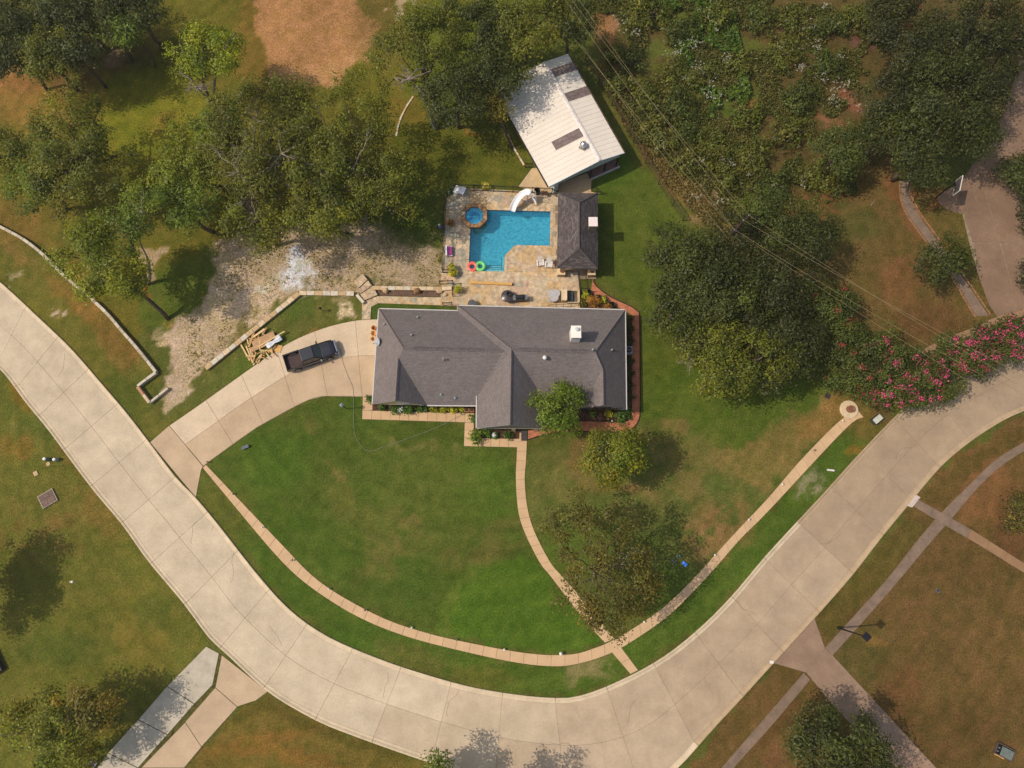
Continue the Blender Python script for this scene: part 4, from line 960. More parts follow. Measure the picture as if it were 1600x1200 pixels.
def eave_strip(a, b, h, w, m, nm, dz=-.02):
    mb = MB(); edge_board(mb, a, b, w, h, dz, .02); mb.build(nm, m, barn, origin=mbs)
eave_strip(mSE, mNE, .14, .12, mat("gutter_rust", S(92, 70, 60), .8, var=.4, scale=3), "gutter"); eave_strip(mNW, mSW, .14, .12, mat("gutter_dark", S(60, 52, 48), .7), "gutter")
eave_strip(mSW, mR0, .1, .06, M_siding, "rake_trim"); eave_strip(mR0, mSE, .1, .06, M_siding, "rake_trim")
# walls: south gable header of vertical siding, open below at the right
def quadwall(pts, m, nm, th=.1):
    mb = MB(); P = [Vector(p) for p in pts]; nrm = (P[1] - P[0]).cross(P[2] - P[0]).normalized() * th
    i = [mb.pt(p) for p in P]; j = [mb.pt(p - nrm) for p in P]; mb.face(i); mb.face(j[::-1]); n = len(P)
    for k in range(n): mb.face([i[(k + 1) % n], i[k], j[k], j[(k + 1) % n]])
    return mb.build(nm, m, barn, origin=mbs)
ax = (mNW - mSW); ax.z = 0; ax.normalize(); ins_ = ax * .25
LB = (mNW - mSW).length - .3; cr = (mSE - mSW); cr.z = 0; crn = cr.normalized(); Lc = cr.length
def wp(f, back, z): q = mSW + cr * f + ax * back; return Vector((q.x, q.y, z))
fR = (mR0 - mSW).dot(crn) / Lc
nb = 26
for k in range(nb):
    f0 = .03 + .94 * k / nb; f1 = f0 + .94 / nb * .86
    def top(f): return (3.0 + .72 * f / fR if f < fR else 3.1 + .62 * (1 - f) / (1 - fR)) - .06
    quadwall([wp(f0, .22, 2.15), wp(f1, .22, 2.15), wp(f1, .22, top(f1)), wp(f0, .22, top(f0))], M_siding, "siding_panel", .06)
quadwall([wp(.03, .3, 2.15), wp(.97, .3, 2.15), wp(.97, .3, 2.95), wp(.03, .3, 2.95)], mat("siding_backing", S(96, 104, 102), .6), "header_wall", .1)
quadwall([wp(.11, .3, 0), wp(.16, .3, 0), wp(.16, .3, 2.15), wp(.11, .3, 2.15)], M_siding, "wall", .1)
quadwall([wp(.11, .3, 0), wp(.11, LB, 0), wp(.11, LB, 2.9), wp(.11, .3, 2.9)][::-1], M_siding, "wall", .1)
quadwall([wp(.97, 4.2, 0), wp(.97, LB, 0), wp(.97, LB, 2.95), wp(.97, 4.2, 2.95)], M_siding, "wall", .1)
quadwall([wp(.11, LB, 0), wp(.97, LB, 0), wp(.97, LB, 2.95), wp(.11, LB, 2.95)], M_siding, "wall", .1)
quadwall([wp(.12, 1.6, 0), wp(.6, 1.6, 0), wp(.6, 1.6, 2.3), wp(.12, 1.6, 2.3)], mat("barn_door_brown", S(140, 88, 60), .8, var=.15), "door", .1)
quadwall([wp(.6, 1.6, 0), wp(.6, 4.2, 0), wp(.6, 4.2, 2.6), wp(.6, 1.6, 2.6)], M_siding, "wall", .1)
quadwall([wp(.6, 4.2, 0), wp(.97, 4.2, 0), wp(.97, 4.2, 2.6), wp(.6, 4.2, 2.6)], mat("porch_wall", S(110, 88, 78), .8), "wall", .1)
for f in (.6, .79, .955):
    q = wp(f, .28, 0); mb = MB(); mb.box((q.x, q.y, 1.08), (.12, .12, 2.14), math.atan2(crn.y, crn.x)); mb.build("post", M_black, barn, origin=mbs)
MBf = MB(); MBf.prism([tuple(wp(f, b, 0)[:2]) for f, b in ((.6, .1), (.99, .1), (.99, 4.2), (.6, 4.2))], 0, .22); MBf.build("porch_floor", mat("porch_floor_brown", S(128, 96, 86), .9, var=.15, scale=2), barn, origin=mbs)
mb = MB(); a, b = wp(.6, .02, 0), wp(.99, .02, 0); c = (a + b) / 2; mb.box((c.x, c.y, .14), ((b - a).length, .12, .28), math.atan2(crn.y, crn.x)); mb.build("sill", mat("sill_white", S(196, 194, 190), .7), barn, origin=mbs)
q = roof_z(911, 229.5, plane3(mSW, mNW, mR0)); mb = MB()
mb.box(q + Vector((0, 0, .06)), (.75, .75, .1), math.radians(-28)); v_ = mb.build("turbine_vent", mat("galvanised", S(178, 172, 168), .35, metal=.5), barn, origin=mbs)
mb = MB(); mb.lathe([(.2, 0), (.2, .2), (.36, .28), (.38, .42), (.28, .6), (0, .68)], q + Vector((0, 0, .1)), 16); mb.build("turbine_head", mat("bright_zinc", S(214, 210, 208), .2, metal=.8), v_, origin=mbs, smooth=True)
# concrete aprons round it
sheet("barn_apron", W([(832, 262), (846, 262), (872, 303), (858, 306), (810, 292)]), .05, mat("apron_tan", S(206, 176, 136), .9, var=.08, scale=1, coord='World'), 'structure', .05, "tan concrete pad left of the metal building")
sheet("barn_apron", W([(868, 288), (925, 268), (923, 298), (937, 303), (875, 306)]), .055, mat("apron_tan", S(196, 168, 132), .9), 'structure', .055, "concrete pad between the metal building and the cabana")
# ------------------------------------------------------------------ pool, spa and flagstone patio
FZ = .12
pz = [Vector(G(a, b, .12)) for a, b in POOL]
pxy = [(p.x, p.y) for p in pz]
if area2(pxy) < 0: pxy.reverse()
M_plaster = mat("pool_plaster", S(140, 214, 226), .7, var=.10, scale=4.0, coord='World', col2=S(70, 156, 188))  # pale and deep blue mottling paints rippling caustic light into the plaster
pool = thing("swimming_pool", "blue swimming pool with angled corner and broad steps", "swimming pool", (pz[0].x, pz[0].y, 0))
po = Vector((pz[0].x, pz[0].y, 0))
DEPTH = -1.35
mb = MB(); n = len(pxy)
lo = [mb.pt((p[0], p[1], DEPTH)) for p in pxy]; hi = [mb.pt((p[0], p[1], .12)) for p in pxy]
mb.face(lo)
for k in range(n): mb.face([lo[(k + 1) % n], lo[k], hi[k], hi[(k + 1) % n]])
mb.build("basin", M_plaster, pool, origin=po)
# steps across the bottom end and bench along the right
def pstep(pts, z):
    m_ = MB(); m_.prism(W2(pts, .12), DEPTH + .01, z); m_.build("step", mat("pool_step", S(190, 222, 222), .7, var=.1, scale=4), pool, origin=po)
    P_s = [Vector(G(a, b, .12)) for a, b in pts]; M_nose = mat("step_nosing_tile", S(36, 84, 116), .4)
    a, b = (P_s[1], P_s[2]) if abs(P_s[1].x - P_s[0].x) < .3 and P_s[2].x - P_s[1].x > .6 else (P_s[0], P_s[1])
    d = b - a; c = (a + b) / 2; mb2 = MB(); mb2.box((c.x, c.y, z + .006), (d.length, .06, .02), math.atan2(d.y, d.x)); mb2.build("nosing", M_nose, pool, origin=po)
pstep([(732.6, 423.6), (732.8, 419.5), (787.2, 419.5), (787.2, 423.6)], -.10)
pstep([(732.9, 419.3), (733, 415.5), (783.5, 415.5), (783.5, 419.3)], -.34)
pstep([(733.1, 415.3), (733.2, 411), (783.5, 411), (783.5, 415.3)], -.62)
pstep([(783.8, 419.2), (784, 400), (788.5, 400), (787.2, 419.2)], -.22)
def water_mat():
    m, t, o = nt("pool_water"); L = t.links.new
    tr = N(t, "ShaderNodeBsdfTransparent"); tr.inputs[0].default_value = (.58, .89, .94, 1)
    gl = N(t, "ShaderNodeBsdfGlossy"); gl.inputs['Roughness'].default_value = .05; gl.inputs[0].default_value = (.9, .95, 1, 1)
    df = N(t, "ShaderNodeBsdfDiffuse"); df.inputs[0].default_value = S(90, 185, 210)
    fr = N(t, "ShaderNodeFresnel"); fr.inputs[0].default_value = 1.33
    g = N(t, "ShaderNodeNewGeometry"); no = N(t, "ShaderNodeTexNoise"); no.inputs['Scale'].default_value = 3.4; no.inputs['Detail'].default_value = 4; L(g.outputs['Position'], no.inputs['Vector'])
    b = N(t, "ShaderNodeBump"); b.inputs['Strength'].default_value = 1.0; b.inputs['Distance'].default_value = .09; L(no.outputs['Fac'], b.inputs['Height'])
    for s in (gl, fr): L(b.outputs[0], s.inputs['Normal'])
    m1 = N(t, "ShaderNodeMixShader"); m1.inputs[0].default_value = .13; L(tr.outputs[0], m1.inputs[1]); L(df.outputs[0], m1.inputs[2])
    m2 = N(t, "ShaderNodeMixShader"); L(fr.outputs[0], m2.inputs[0]); L(m1.outputs[0], m2.inputs[1]); L(gl.outputs[0], m2.inputs[2])
    L(m2.outputs[0], o.inputs[0]); return m
for k in range(n):
    a, b = Vector(pxy[k]), Vector(pxy[(k + 1) % n]); dd_ = (b - a).normalized(); nn_ = Vector((-dd_.y, dd_.x)) * .02
    mb = MB(); mb.prism([tuple(a + nn_ * .2), tuple(b + nn_ * .2), tuple(b + nn_), tuple(a + nn_)], -.16, .10); mb.build("tile_band", mat("tile_blue", S(40, 92, 130), .3, var=.3, scale=12, coord='World'), pool, origin=po)
M_water = water_mat()
pin = inset(pxy, .003)
mb = MB(); mb.poly([(p[0], p[1], .0) for p in pin]); mb.build("water", M_water, pool, origin=po)
# patio flagstones: cells clipped to convex pieces of the terrace
M_flag = [mat("flagstone_%s" % k, S(*c), .85, var=.16, scale=2.5, bump=.3, bscale=18, fine=.14, obj_var=.07, coord='World') for k, c in
          (("sand", (212, 184, 148)), ("honey", (208, 174, 128)), ("buff", (206, 184, 152)), ("rose", (200, 170, 142)), ("grey", (178, 166, 144)))]
M_grout = mat("grout", S(176, 156, 124), .95, var=.15, scale=3, coord='World')
def clip_half(poly, a, b, c):
    """keep the part of a convex polygon where a*x + b*y <= c"""
    out = []
    for i in range(len(poly)):
        p, q = poly[i], poly[(i + 1) % len(poly)]
        dp, dq = a * p[0] + b * p[1] - c, a * q[0] + b * q[1] - c
        if dp <= 0: out.append(p)
        if dp * dq < 0:
            t = dp / (dp - dq); out.append((p[0] + (q[0] - p[0]) * t, p[1] + (q[1] - p[1]) * t))
    return out
def voronoi(region, size, jitter=.42, gap=.02, seed=1, aniso=1.0):
    rr = random.Random(seed); reg = list(region)
    if area2(reg) < 0: reg.reverse()
    xs_ = [p[0] for p in reg]; ys_ = [p[1] for p in reg]
    pts = []; y = min(ys_) - size; row = 0
    while y < max(ys_) + size:
        x = min(xs_) - size + (row % 2) * size * .5 * aniso
        while x < max(xs_) + size * aniso:
            if rr.random() > .12: pts.append((x + rr.uniform(-1, 1) * size * jitter * aniso, y + rr.uniform(-1, 1) * size * jitter))
            x += size * aniso
        y += size; row += 1
    cells = []
    for i, p in enumerate(pts):
        c = list(reg)
        for j, q in enumerate(pts):
            if i == j: continue
            dx, dy = q[0] - p[0], q[1] - p[1]; d2 = dx * dx + dy * dy
            if d2 > (size * 3 * aniso) ** 2: continue
            d = math.sqrt(d2); c = clip_half(c, dx / d, dy / d, (dx * p[0] + dy * p[1]) / d + d / 2 - gap / 2)
            if len(c) < 3: break
        if len(c) >= 3 and abs(area2(c)) > .05: cells.append(c)
    return cells
def flagstones(root, region, size, z, seed, weights=(4, 3, 3, 1, 1), name="flagstone", gap=.022, aniso=1.0, avoid=None, z0=0):
    rr = random.Random(seed)
    for c in voronoi(region, size, gap=gap, seed=seed, aniso=aniso):
        cx = sum(p[0] for p in c) / len(c); cy = sum(p[1] for p in c) / len(c)
        if avoid and math.hypot(cx - avoid[0], cy - avoid[1]) < avoid[2]: continue
        mb = MB(); mb.prism(c, z0 + z - .05, z0 + z + rr.uniform(-.004, .006), 0)
        mb.build(name, rr.choices(M_flag, weights)[0], root)
spa_c = G(741, 336.5, .5)
SPR = 1.47
patio_px = [(694, 330), (698, 306), (712, 294), (873, 300), (873, 418), (905, 425), (905, 482), (690, 482), (688, 426)]
mb = MB()   # the terrace bed under the stones has the pool cut out of it: four convex pieces
patio = thing("patio", "flagstone terrace of tan and honey stones around the pool", None, (0, 0, 0)); tag(patio, None, None, None, 'structure')
regs = [([(694, 330), (699, 306), (713, 294), (734, 294.5), (733.5, 358), (731, 424.5), (689.5, 426)], 51, (3, 2, 3, 1, 5)),  # west strip: extra grey stones put shade into the paving colour
        ([(734.3, 294.5), (872, 300.5), (872, 329.8), (760.5, 327.6), (734.2, 327)], 52, (4, 4, 3, 2, 1)),
        ([(860.6, 330.4), (872, 330.2), (872, 384.2), (859.6, 384.2)], 53, (4, 3, 3, 1, 1)),
        ([(805, 384.6), (872, 384.8), (872, 424.5), (788.3, 424.5), (789.8, 399.6)], 54, (4, 4, 3, 2, 0)),
        ([(690, 426.2), (731, 424.9), (872, 424.6), (905, 426), (905, 484), (714, 484), (714, 478), (688, 478)], 55, (4, 3, 4, 2, 1))]
for rpx, sd_, wt in regs:
    rg = W2(rpx, FZ)
    if area2(rg) < 0: rg.reverse()
    mb = MB(); mb.prism(rg, .0, FZ - .02); mb.build("grout_bed", M_grout, patio)
    flagstones(patio, rg, .72, FZ, sd_, wt)
# cover the wedge of ground between spa and pool
# pool coping: long flat stones along the edge
M_cope = [M_flag[0], M_flag[2], M_flag[1]]
outp = inset(pxy, -.3)
for k in range(len(pxy)):
    a, b = Vector(pxy[k]), Vector(pxy[(k + 1) % len(pxy)]); a2, b2 = Vector(outp[k]), Vector(outp[(k + 1) % len(pxy)])
    nn = max(1, int((b - a).length / .62))
    for i in range(nn):
        t0, t1 = i / nn + .008, (i + 1) / nn - .008
        q = [a.lerp(b, t0), a.lerp(b, t1), a2.lerp(b2, t1), a2.lerp(b2, t0)]
        ctr = sum(q, Vector((0, 0))) / 4
        if (ctr - Vector(spa_c[:2])).length < SPR: continue
        m_ = MB(); m_.prism([tuple(p) for p in q], .02, FZ + .035); m_.build("coping_stone", R.choice(M_cope), pool, origin=po)
# spa
spa = thing("spa", "octagonal raised spa with orange stone rim at pool corner", "spa", (spa_c.x, spa_c.y, 0))
def octo(r, a0=math.pi / 8): return [(r * math.cos(a0 + k * math.pi / 4), r * math.sin(a0 + k * math.pi / 4)) for k in range(8)]
M_spast = [mat("spa_stone_%s" % k, S(*c), .8, var=.25, scale=3, bump=.4, obj_var=.15, coord='World') for k, c in (("orange", (184, 138, 92)), ("brown", (150, 114, 80)), ("cream", (206, 178, 138)))]
for k in range(8):
    for h_ in range(2):
        a0 = math.pi / 8 + (k + h_ * .5) * math.pi / 4
        def op(f, r):
            kk = int(f // 1); A_ = Vector(octo(r)[kk % 8]); B_ = Vector(octo(r)[(kk + 1) % 8]); return A_.lerp(B_, f - kk)
        f0, f1 = k + h_ * .5 + .015, k + h_ * .5 + .485
        q = [op(f0, SPR - .42), op(f0, SPR + .04), op(f1, SPR + .04), op(f1, SPR - .42)]
        m_ = MB(); m_.prism([tuple(p) for p in q], .46, .54, .015); m_.build("rim_stone", R.choices(M_spast, (5, 2, 2))[0], spa)
mb = MB(); o1, o2 = octo(SPR), octo(SPR - .38)
for k in range(8):
    k2 = (k + 1) % 8
    mb.poly([(*o1[k], -1.3), (*o1[k2], -1.3), (*o1[k2], .46), (*o1[k], .46)])
    mb.poly([(*o2[k2], .13), (*o2[k], .13), (*o2[k], .46), (*o2[k2], .46)])
    mb.poly([(*o1[k], .455), (*o1[k2], .455), (*o2[k2], .455), (*o2[k], .455)])
mb.build("wall", M_spast[1], spa)
M_spa = mat("spa_plaster", S(120, 190, 224), .7, var=.08, scale=4); M_spad = mat("spa_floor_plaster", S(80, 156, 200), .7, var=.08, scale=4)
mb = MB(); mb.prism(octo(SPR - .38), .125, .26); mb.build("seat", M_spa, spa)
mb = MB(); mb.lathe([(.62, .262), (.62, .266), (0, .266)], (0, -.12, 0), 20); mb.build("spa_floor", M_spad, spa)
mb = MB(); mb.lathe([(.06, .27), (.06, .3), (0, .3)], (-.03, -.1, 0), 10); mb.build("drain", M_white, spa)
mb = MB(); mb.poly([(*p, .42) for p in inset(octo(SPR - .38), .003)]); mb.build("water", M_water, spa)

# stone steps and flagstone walk behind the house
walk2 = thing("stone_walk", "flagstone walk running behind the house to the driveway", None, (0, 0, 0)); tag(walk2, kind='structure')
for rpx, sd_, sz in (([(582, 466), (589, 463), (708, 465.5), (708, 478), (592, 474)], 61, .62), ([(566, 472), (583, 466.2), (591, 474.3), (580, 479.5), (579, 499), (565.5, 499.5), (566, 481)], 62, .62)):
    rg = W2(rpx)
    if area2(rg) < 0: rg.reverse()
    mb = MB(); mb.prism(rg, 0, .05); mb.build("grout_bed", M_grout, walk2); flagstones(walk2, rg, sz, .075, sd_, (4, 1, 5, 1, 2))
stairs = thing("stone_steps", "slanting flight of broad stone steps below the dirt yard", "steps", G(573, 450)); so = G(573, 450)
# landing pieces step down from the yard: each tread its own block faced with flags
treads = [([(553, 440.5), (566.5, 428), (574, 436.5), (560, 450)], .52), ([(560.3, 450.3), (574.2, 436.8), (581, 446), (563, 458.5)], .38), ([(563.2, 458.8), (581.2, 446.3), (590, 460.5), (566.2, 471)], .24)]
for k, (rpx, z) in enumerate(treads):
    rg = W2(rpx, z)
    if area2(rg) < 0: rg.reverse()
    mb = MB(); mb.prism(rg, 0, z - .03); tr = mb.build("tread", mat("tread_side", S(150, 130, 100), .9), stairs, origin=so)
    rr = random.Random(70 + k)
    for c in voronoi(rg, .6, gap=.02, seed=70 + k):
        m_ = MB(); m_.prism(c, z - .03, z + .02 + rr.uniform(0, .006)); m_.build("flagstone", rr.choices(M_flag, (5, 1, 4, 1, 0))[0], tr, origin=so)

# low stone walls: a course of cap stones on each
M_lime = [mat("limestone_%s" % k, S(*c), .85, var=.1, scale=3, bump=.3, obj_var=.06, coord='World') for k, c in (("cream", (222, 196, 160)), ("pale", (214, 200, 178)), ("tan", (204, 172, 130)))]
M_whitest = [mat("whitestone_%s" % k, S(*c), .8, var=.08, scale=3, obj_var=.05, coord='World') for k, c in (("a", (208, 194, 172)), ("b", (190, 174, 150)))]
def stone_wall(name, label, pts_px, h, w, mats_, step=.75, core=None, cat="wall", seed=1, group=None, smooth=True):
    P = W(pts_px, h); rr = random.Random(seed)
    if smooth:
        q, ln = resample(P, max(2, int(sum((P[i + 1] - P[i]).length for i in range(len(P) - 1)) / step)))
        segs = [(Vector((*q[i], 0)), Vector((*q[i + 1], 0))) for i in range(len(q) - 1)]
    else:
        segs = []
        for i in range(len(P) - 1):
            d = P[i + 1] - P[i]; n = max(1, int(d.length / step))
            for k in range(n): segs.append((Vector((*(P[i] + d * (k / n))[:2], 0)), Vector((*(P[i] + d * ((k + 1) / n))[:2], 0))))
    o0 = Vector((P[0].x, P[0].y, 0)); root = thing(name, label, cat, o0, group=group)
    mb = MB()
    for a, b in segs:
        d = b - a; c = (a + b) / 2; mb.box((c.x, c.y, (h - .08) / 2), (d.length + .01, w * .86, h - .08), math.atan2(d.y, d.x))
    mb.build("wall_core", core or mats_[-1], root, origin=o0)
    for a, b in segs:
        d = b - a; c = (a + b) / 2; m_ = MB(); m_.bbox((c.x, c.y, h - .035 + rr.uniform(-.006, .006)), (d.length * .965, w * rr.uniform(.94, 1.06), .08), .015, math.atan2(d.y, d.x) + rr.uniform(-.02, .02))
        m_.build("cap_stone", rr.choice(mats_), root, origin=o0)
    return root
stone_wall("retaining_wall", "straight limestone wall slanting from the dirt yard down to the lawn", [(321, 575.5), (467, 458)], .35, .5, M_lime, cat="stone wall", seed=3, smooth=False)
stone_wall("retaining_wall", "short limestone wall between the dirt yard and the steps", [(467, 457.5), (553, 458.5)], .35, .48, M_lime, cat="stone wall", seed=4, smooth=False)
stone_wall("retaining_wall", "limestone wall above the bed of boulders", [(582, 449.5), (690, 451), (706, 450)], .4, .42, M_lime, cat="stone wall", seed=5, smooth=False)
stone_wall("retaining_wall", "limestone edge slanting beside the stone steps", [(557, 460), (568, 473)], .45, .3, M_lime, cat="stone wall", seed=6, smooth=False)
stone_wall("boundary_wall", "long low white stone wall running along the left verge", [(-30, 338), (0, 354), (35, 373), (65, 396), (96, 427), (135, 460), (167, 490), (190, 517), (207, 536), (225, 558), (243, 581)], .5, .3, M_whitest, .8, cat="stone wall", seed=7)
stone_wall("boundary_wall", "low stone wall turning in from the long white wall", [(243, 581.5), (214, 603)], .5, .28, M_whitest, .8, cat="stone wall", seed=8, smooth=False)
stone_wall("boundary_wall", "short orange stained wall facing the road", [(214, 604), (233, 629)], .5, .3, [mat("rust_stone", S(190, 140, 104), .85, var=.15, scale=2, coord='World'), M_lime[0]], .8, cat="stone wall", seed=9, smooth=False)
stone_wall("boundary_wall", "short white wall end pointing at the dirt track", [(233.5, 629), (262, 606)], .4, .24, M_whitest, .8, cat="stone wall", seed=10, smooth=False)
stone_wall("garden_edging", "curved line of pale edging stones under the trees", [(619, 212), (624, 190), (634, 168), (646, 150)], .1, .2, M_lime, .45, cat="edging", seed=11)
stone_wall("garden_edging", "pale edging left of the metal building", [(783, 190), (800, 225), (819, 258)], .1, .2, M_lime, .45, cat="edging", seed=12)
stone_wall("patio_edging", "light wooden edge along the right end of the patio", [(904, 452), (904.5, 482)], .3, .25, [M_lime[2]], .9, cat="edging", seed=13, smooth=False)
rr = random.Random(4)
for k, (bx, by, r) in enumerate(((603, 454.5, .38), (652.5, 455.5, .42), (687, 455.5, .36), (696, 461.5, .25))):
    q = G(bx, by); mb = MB(); mb.blob((0, 0, r * .55), r, 9, 6, .25, k + 3, (1, .85, .8)); nm = ("leftmost tan boulder in the soil bed behind the house", "middle brown boulder in the soil bed behind the house", "tan boulder near the right end of the soil bed", "smallest pale boulder at the right end of the soil bed")[k]
    tag(mb.build("boulder", M_lime[2] if k != 1 else mat("boulder_brown", S(150, 112, 76), .9, var=.2), None, smooth=False, loc=(q.x, q.y, .04)), nm, "boulder", "boulders in the soil bed")
# ------------------------------------------------------------------ foliage
def leaf_mat(name, trans=.35, rough=.6, shift=(1.25, 1.2, .5)):
    m, t, o = nt(name); L = t.links.new
    a = N(t, "ShaderNodeAttribute", attribute_name="tint")
    d = N(t, "ShaderNodeBsdfDiffuse"); tr = N(t, "ShaderNodeBsdfTranslucent"); g = N(t, "ShaderNodeBsdfGlossy"); g.inputs['Roughness'].default_value = .55
    g.inputs[0].default_value = (.9, .95, .85, 1)
    sc = N(t, "ShaderNodeVectorMath", operation='MULTIPLY'); sc.inputs[1].default_value = shift; L(a.outputs['Color'], sc.inputs[0])
    L(a.outputs['Color'], d.inputs[0]); L(sc.outputs[0], tr.inputs[0])
    m1 = N(t, "ShaderNodeMixShader"); m1.inputs[0].default_value = trans; L(d.outputs[0], m1.inputs[1]); L(tr.outputs[0], m1.inputs[2])
    m2 = N(t, "ShaderNodeMixShader"); m2.inputs[0].default_value = .025; L(m1.outputs[0], m2.inputs[1]); L(g.outputs[0], m2.inputs[2])
    L(m2.outputs[0], o.inputs[0]); return m
M_leaf = leaf_mat("leaves", .5)
M_bark = mat("bark", S(104, 88, 74), .95, var=.25, scale=5, bump=.5)
M_barkg = mat("bark_grey_dead", S(150, 136, 122), .95, var=.2, scale=5)
M_petal = leaf_mat("petals", .2, .6, (1.1, .8, 1.1))

def leaf_mesh(name, pos, nrm, size, col, m, parent=None, origin=(0, 0, 0), aspect=2.1, rng=NR):
    """thousands of small leaf faces: a bent diamond each"""
    n = len(pos); 
    nrm = nrm / (np.linalg.norm(nrm, axis=1)[:, None] + 1e-9)
    r = rng.normal(size=(n, 3)); u = np.cross(nrm, r); u /= np.linalg.norm(u, axis=1)[:, None] + 1e-9; w = np.cross(nrm, u)
    s = (size if hasattr(size, '__len__') else np.full(n, size))[:, None]
    a = pos + u * s * .5 * aspect; b = pos + w * s * .5 + nrm * s * .12; c = pos - u * s * .5 * aspect; d = pos - w * s * .5 + nrm * s * .12
    v = np.stack([a, b, c, d], 1).reshape(-1, 3) - np.array(origin)
    me = bpy.data.meshes.new(name); me.vertices.add(n * 4); me.vertices.foreach_set('co', v.astype(np.float32).reshape(-1))
    me.loops.add(n * 4); me.loops.foreach_set('vertex_index', np.arange(n * 4, dtype=np.int32))
    me.polygons.add(n); me.polygons.foreach_set('loop_start', np.arange(n, dtype=np.int32) * 4); me.polygons.foreach_set('loop_total', np.full(n, 4, np.int32))
    me.update(calc_edges=True)
    at = me.color_attributes.new("tint", 'FLOAT_COLOR', 'POINT')
    cc = np.concatenate([np.clip(col, 0, 1), np.ones((n, 1))], 1); at.data.foreach_set('color', np.repeat(cc, 4, 0).astype(np.float32).reshape(-1))
    me.materials.append(m); o = bpy.data.objects.new(name, me); COL.objects.link(o)
    if parent is not None: o.parent = parent
    elif tuple(origin) != (0, 0, 0): o.location = origin
    return o
NLEAF = 0
GAP = -9.0
LEAFB = 1.45
def crown_points(c, r, rz, rng, clump=.95, dens=1.0, leaf=.2, lobes=.25, inner=.25, flat=.75, n_over=None, low=.35):
    """clump centres over an uneven ellipsoid, leaves gathered round them"""
    nc = n_over or max(5, int(3.0 * (r / clump) ** 2 * 1.15))
    d = rng.normal(size=(nc, 3)); d[:, 2] = np.abs(d[:, 2]) * 1.0 - low * rng.random(nc); d /= np.linalg.norm(d, axis=1)[:, None]
    ang = np.arctan2(d[:, 1], d[:, 0]); ph = rng.random(4) * 6.28
    lob = 1 + lobes * (np.sin(ang * 2 + ph[0]) * .5 + np.sin(ang * 3 + ph[1]) * .4 + np.sin(ang * 5 + ph[2]) * .35 + rng.normal(size=nc) * .25)
    k = np.where(rng.random(nc) < inner, rng.random(nc) * .6 + .15, .72 + .22 * rng.random(nc))
    cc = d * np.array([r, r, rz]) * (k * lob)[:, None] + np.array(c)
    cr = clump * (.45 + .95 * rng.random(nc))
    # gaps: whole sprays are missing where an uneven field runs low
    sd3 = rng.random(3) * 50; gapf = np.array([mnoise.noise(Vector(tuple(q * (.42 / max(.5, clump)) + sd3))) for q in cc]); keepc = gapf > GAP
    if keepc.sum() > 5: cc, cr = cc[keepc], cr[keepc]; nc = len(cc)
    per = np.maximum(8, (dens * 3.2 * cr ** 2 / leaf ** 2).astype(int))
    idx = np.repeat(np.arange(nc), per)
    g = rng.normal(size=(len(idx), 3)); g /= np.maximum(1, np.linalg.norm(g, axis=1) / 1.6)[:, None]
    spray = (.75 + .95 * rng.random(len(idx)) ** 1.3)[:, None]
    off = g * spray * np.array([.56, .56, .56 * flat]) * cr[idx][:, None]
    pos = cc[idx] + off
    out = pos - (np.array(c) - np.array([0, 0, rz * .4])); out /= np.linalg.norm(out, axis=1)[:, None] + 1e-9
    nr = np.array([0, 0, .75]) + out * .5 + off / (cr[idx][:, None] + .01) * .5 + rng.normal(size=pos.shape) * .55
    return pos, nr, idx, cc, cr
PAL = {
 'oak':   ((94, 98, 34), (74, 84, 28), (118, 112, 40)),
 'oliveoak': ((94, 94, 40), (78, 82, 34), (108, 102, 48)),
 'dark':  ((64, 70, 32), (52, 60, 28), (80, 82, 38)),
 'dark2': ((58, 60, 32), (48, 52, 28), (72, 70, 36)),
 'bright': ((128, 134, 38), (100, 116, 32), (146, 146, 46)),
 'yellow': ((106, 114, 34), (84, 96, 30), (132, 128, 38)),
 'mid': ((96, 112, 46), (78, 96, 40), (116, 124, 56)),
 'thin': ((92, 84, 42), (78, 80, 36), (110, 94, 52)),
 'rusty': ((92, 88, 36), (76, 80, 30), (124, 100, 40)),
 'redtip': ((108, 118, 36), (78, 90, 28), (142, 116, 44)),
 'myrtle': ((74, 84, 40), (60, 70, 34), (92, 94, 46)),
 'front': ((94, 112, 36), (76, 94, 30), (114, 126, 42)),
 'brush': ((92, 98, 42), (76, 84, 36), (114, 104, 56)),
 'brushg': ((88, 112, 40), (74, 98, 36), (104, 124, 48)),
 'shrub': ((64, 96, 34), (50, 80, 28), (84, 112, 40)),
 'lime': ((150, 150, 50), (120, 132, 40), (180, 170, 60)),
 'orange': ((150, 110, 60), (120, 90, 50), (170, 120, 60)),
}
def tints(pal, idx, rng, n, var=.22):
    P = np.array([S(*c)[:3] for c in PAL[pal]]) * 1.0
    nc = idx.max() + 1; w = rng.dirichlet((1.6, 1.2, .9), nc); base_c = w @ P
    f = 1 + rng.normal(size=(nc, 1)) * .2
    return np.clip(np.array([1.56, 1.56, .74]) * base_c[idx] * f[idx] * (1 + rng.normal(size=(n, 1)) * var), .004, .9)
def limb(mb, a, b, r0, r1, rng, sag=.12, n=5):
    a, b = np.array(a), np.array(b); L_ = np.linalg.norm(b - a); P = []
    side = rng.normal(size=3) * L_ * sag; side[2] = abs(side[2]) * .6
    for k in range(n + 1):
        t = k / n; P.append(tuple(a * (1 - t) + b * t + side * math.sin(math.pi * t) + rng.normal(size=3) * L_ * .018))
    mb.tube(P, [r0 * (1 - k / n) + r1 * k / n for k in range(n + 1)], 5)
    return P
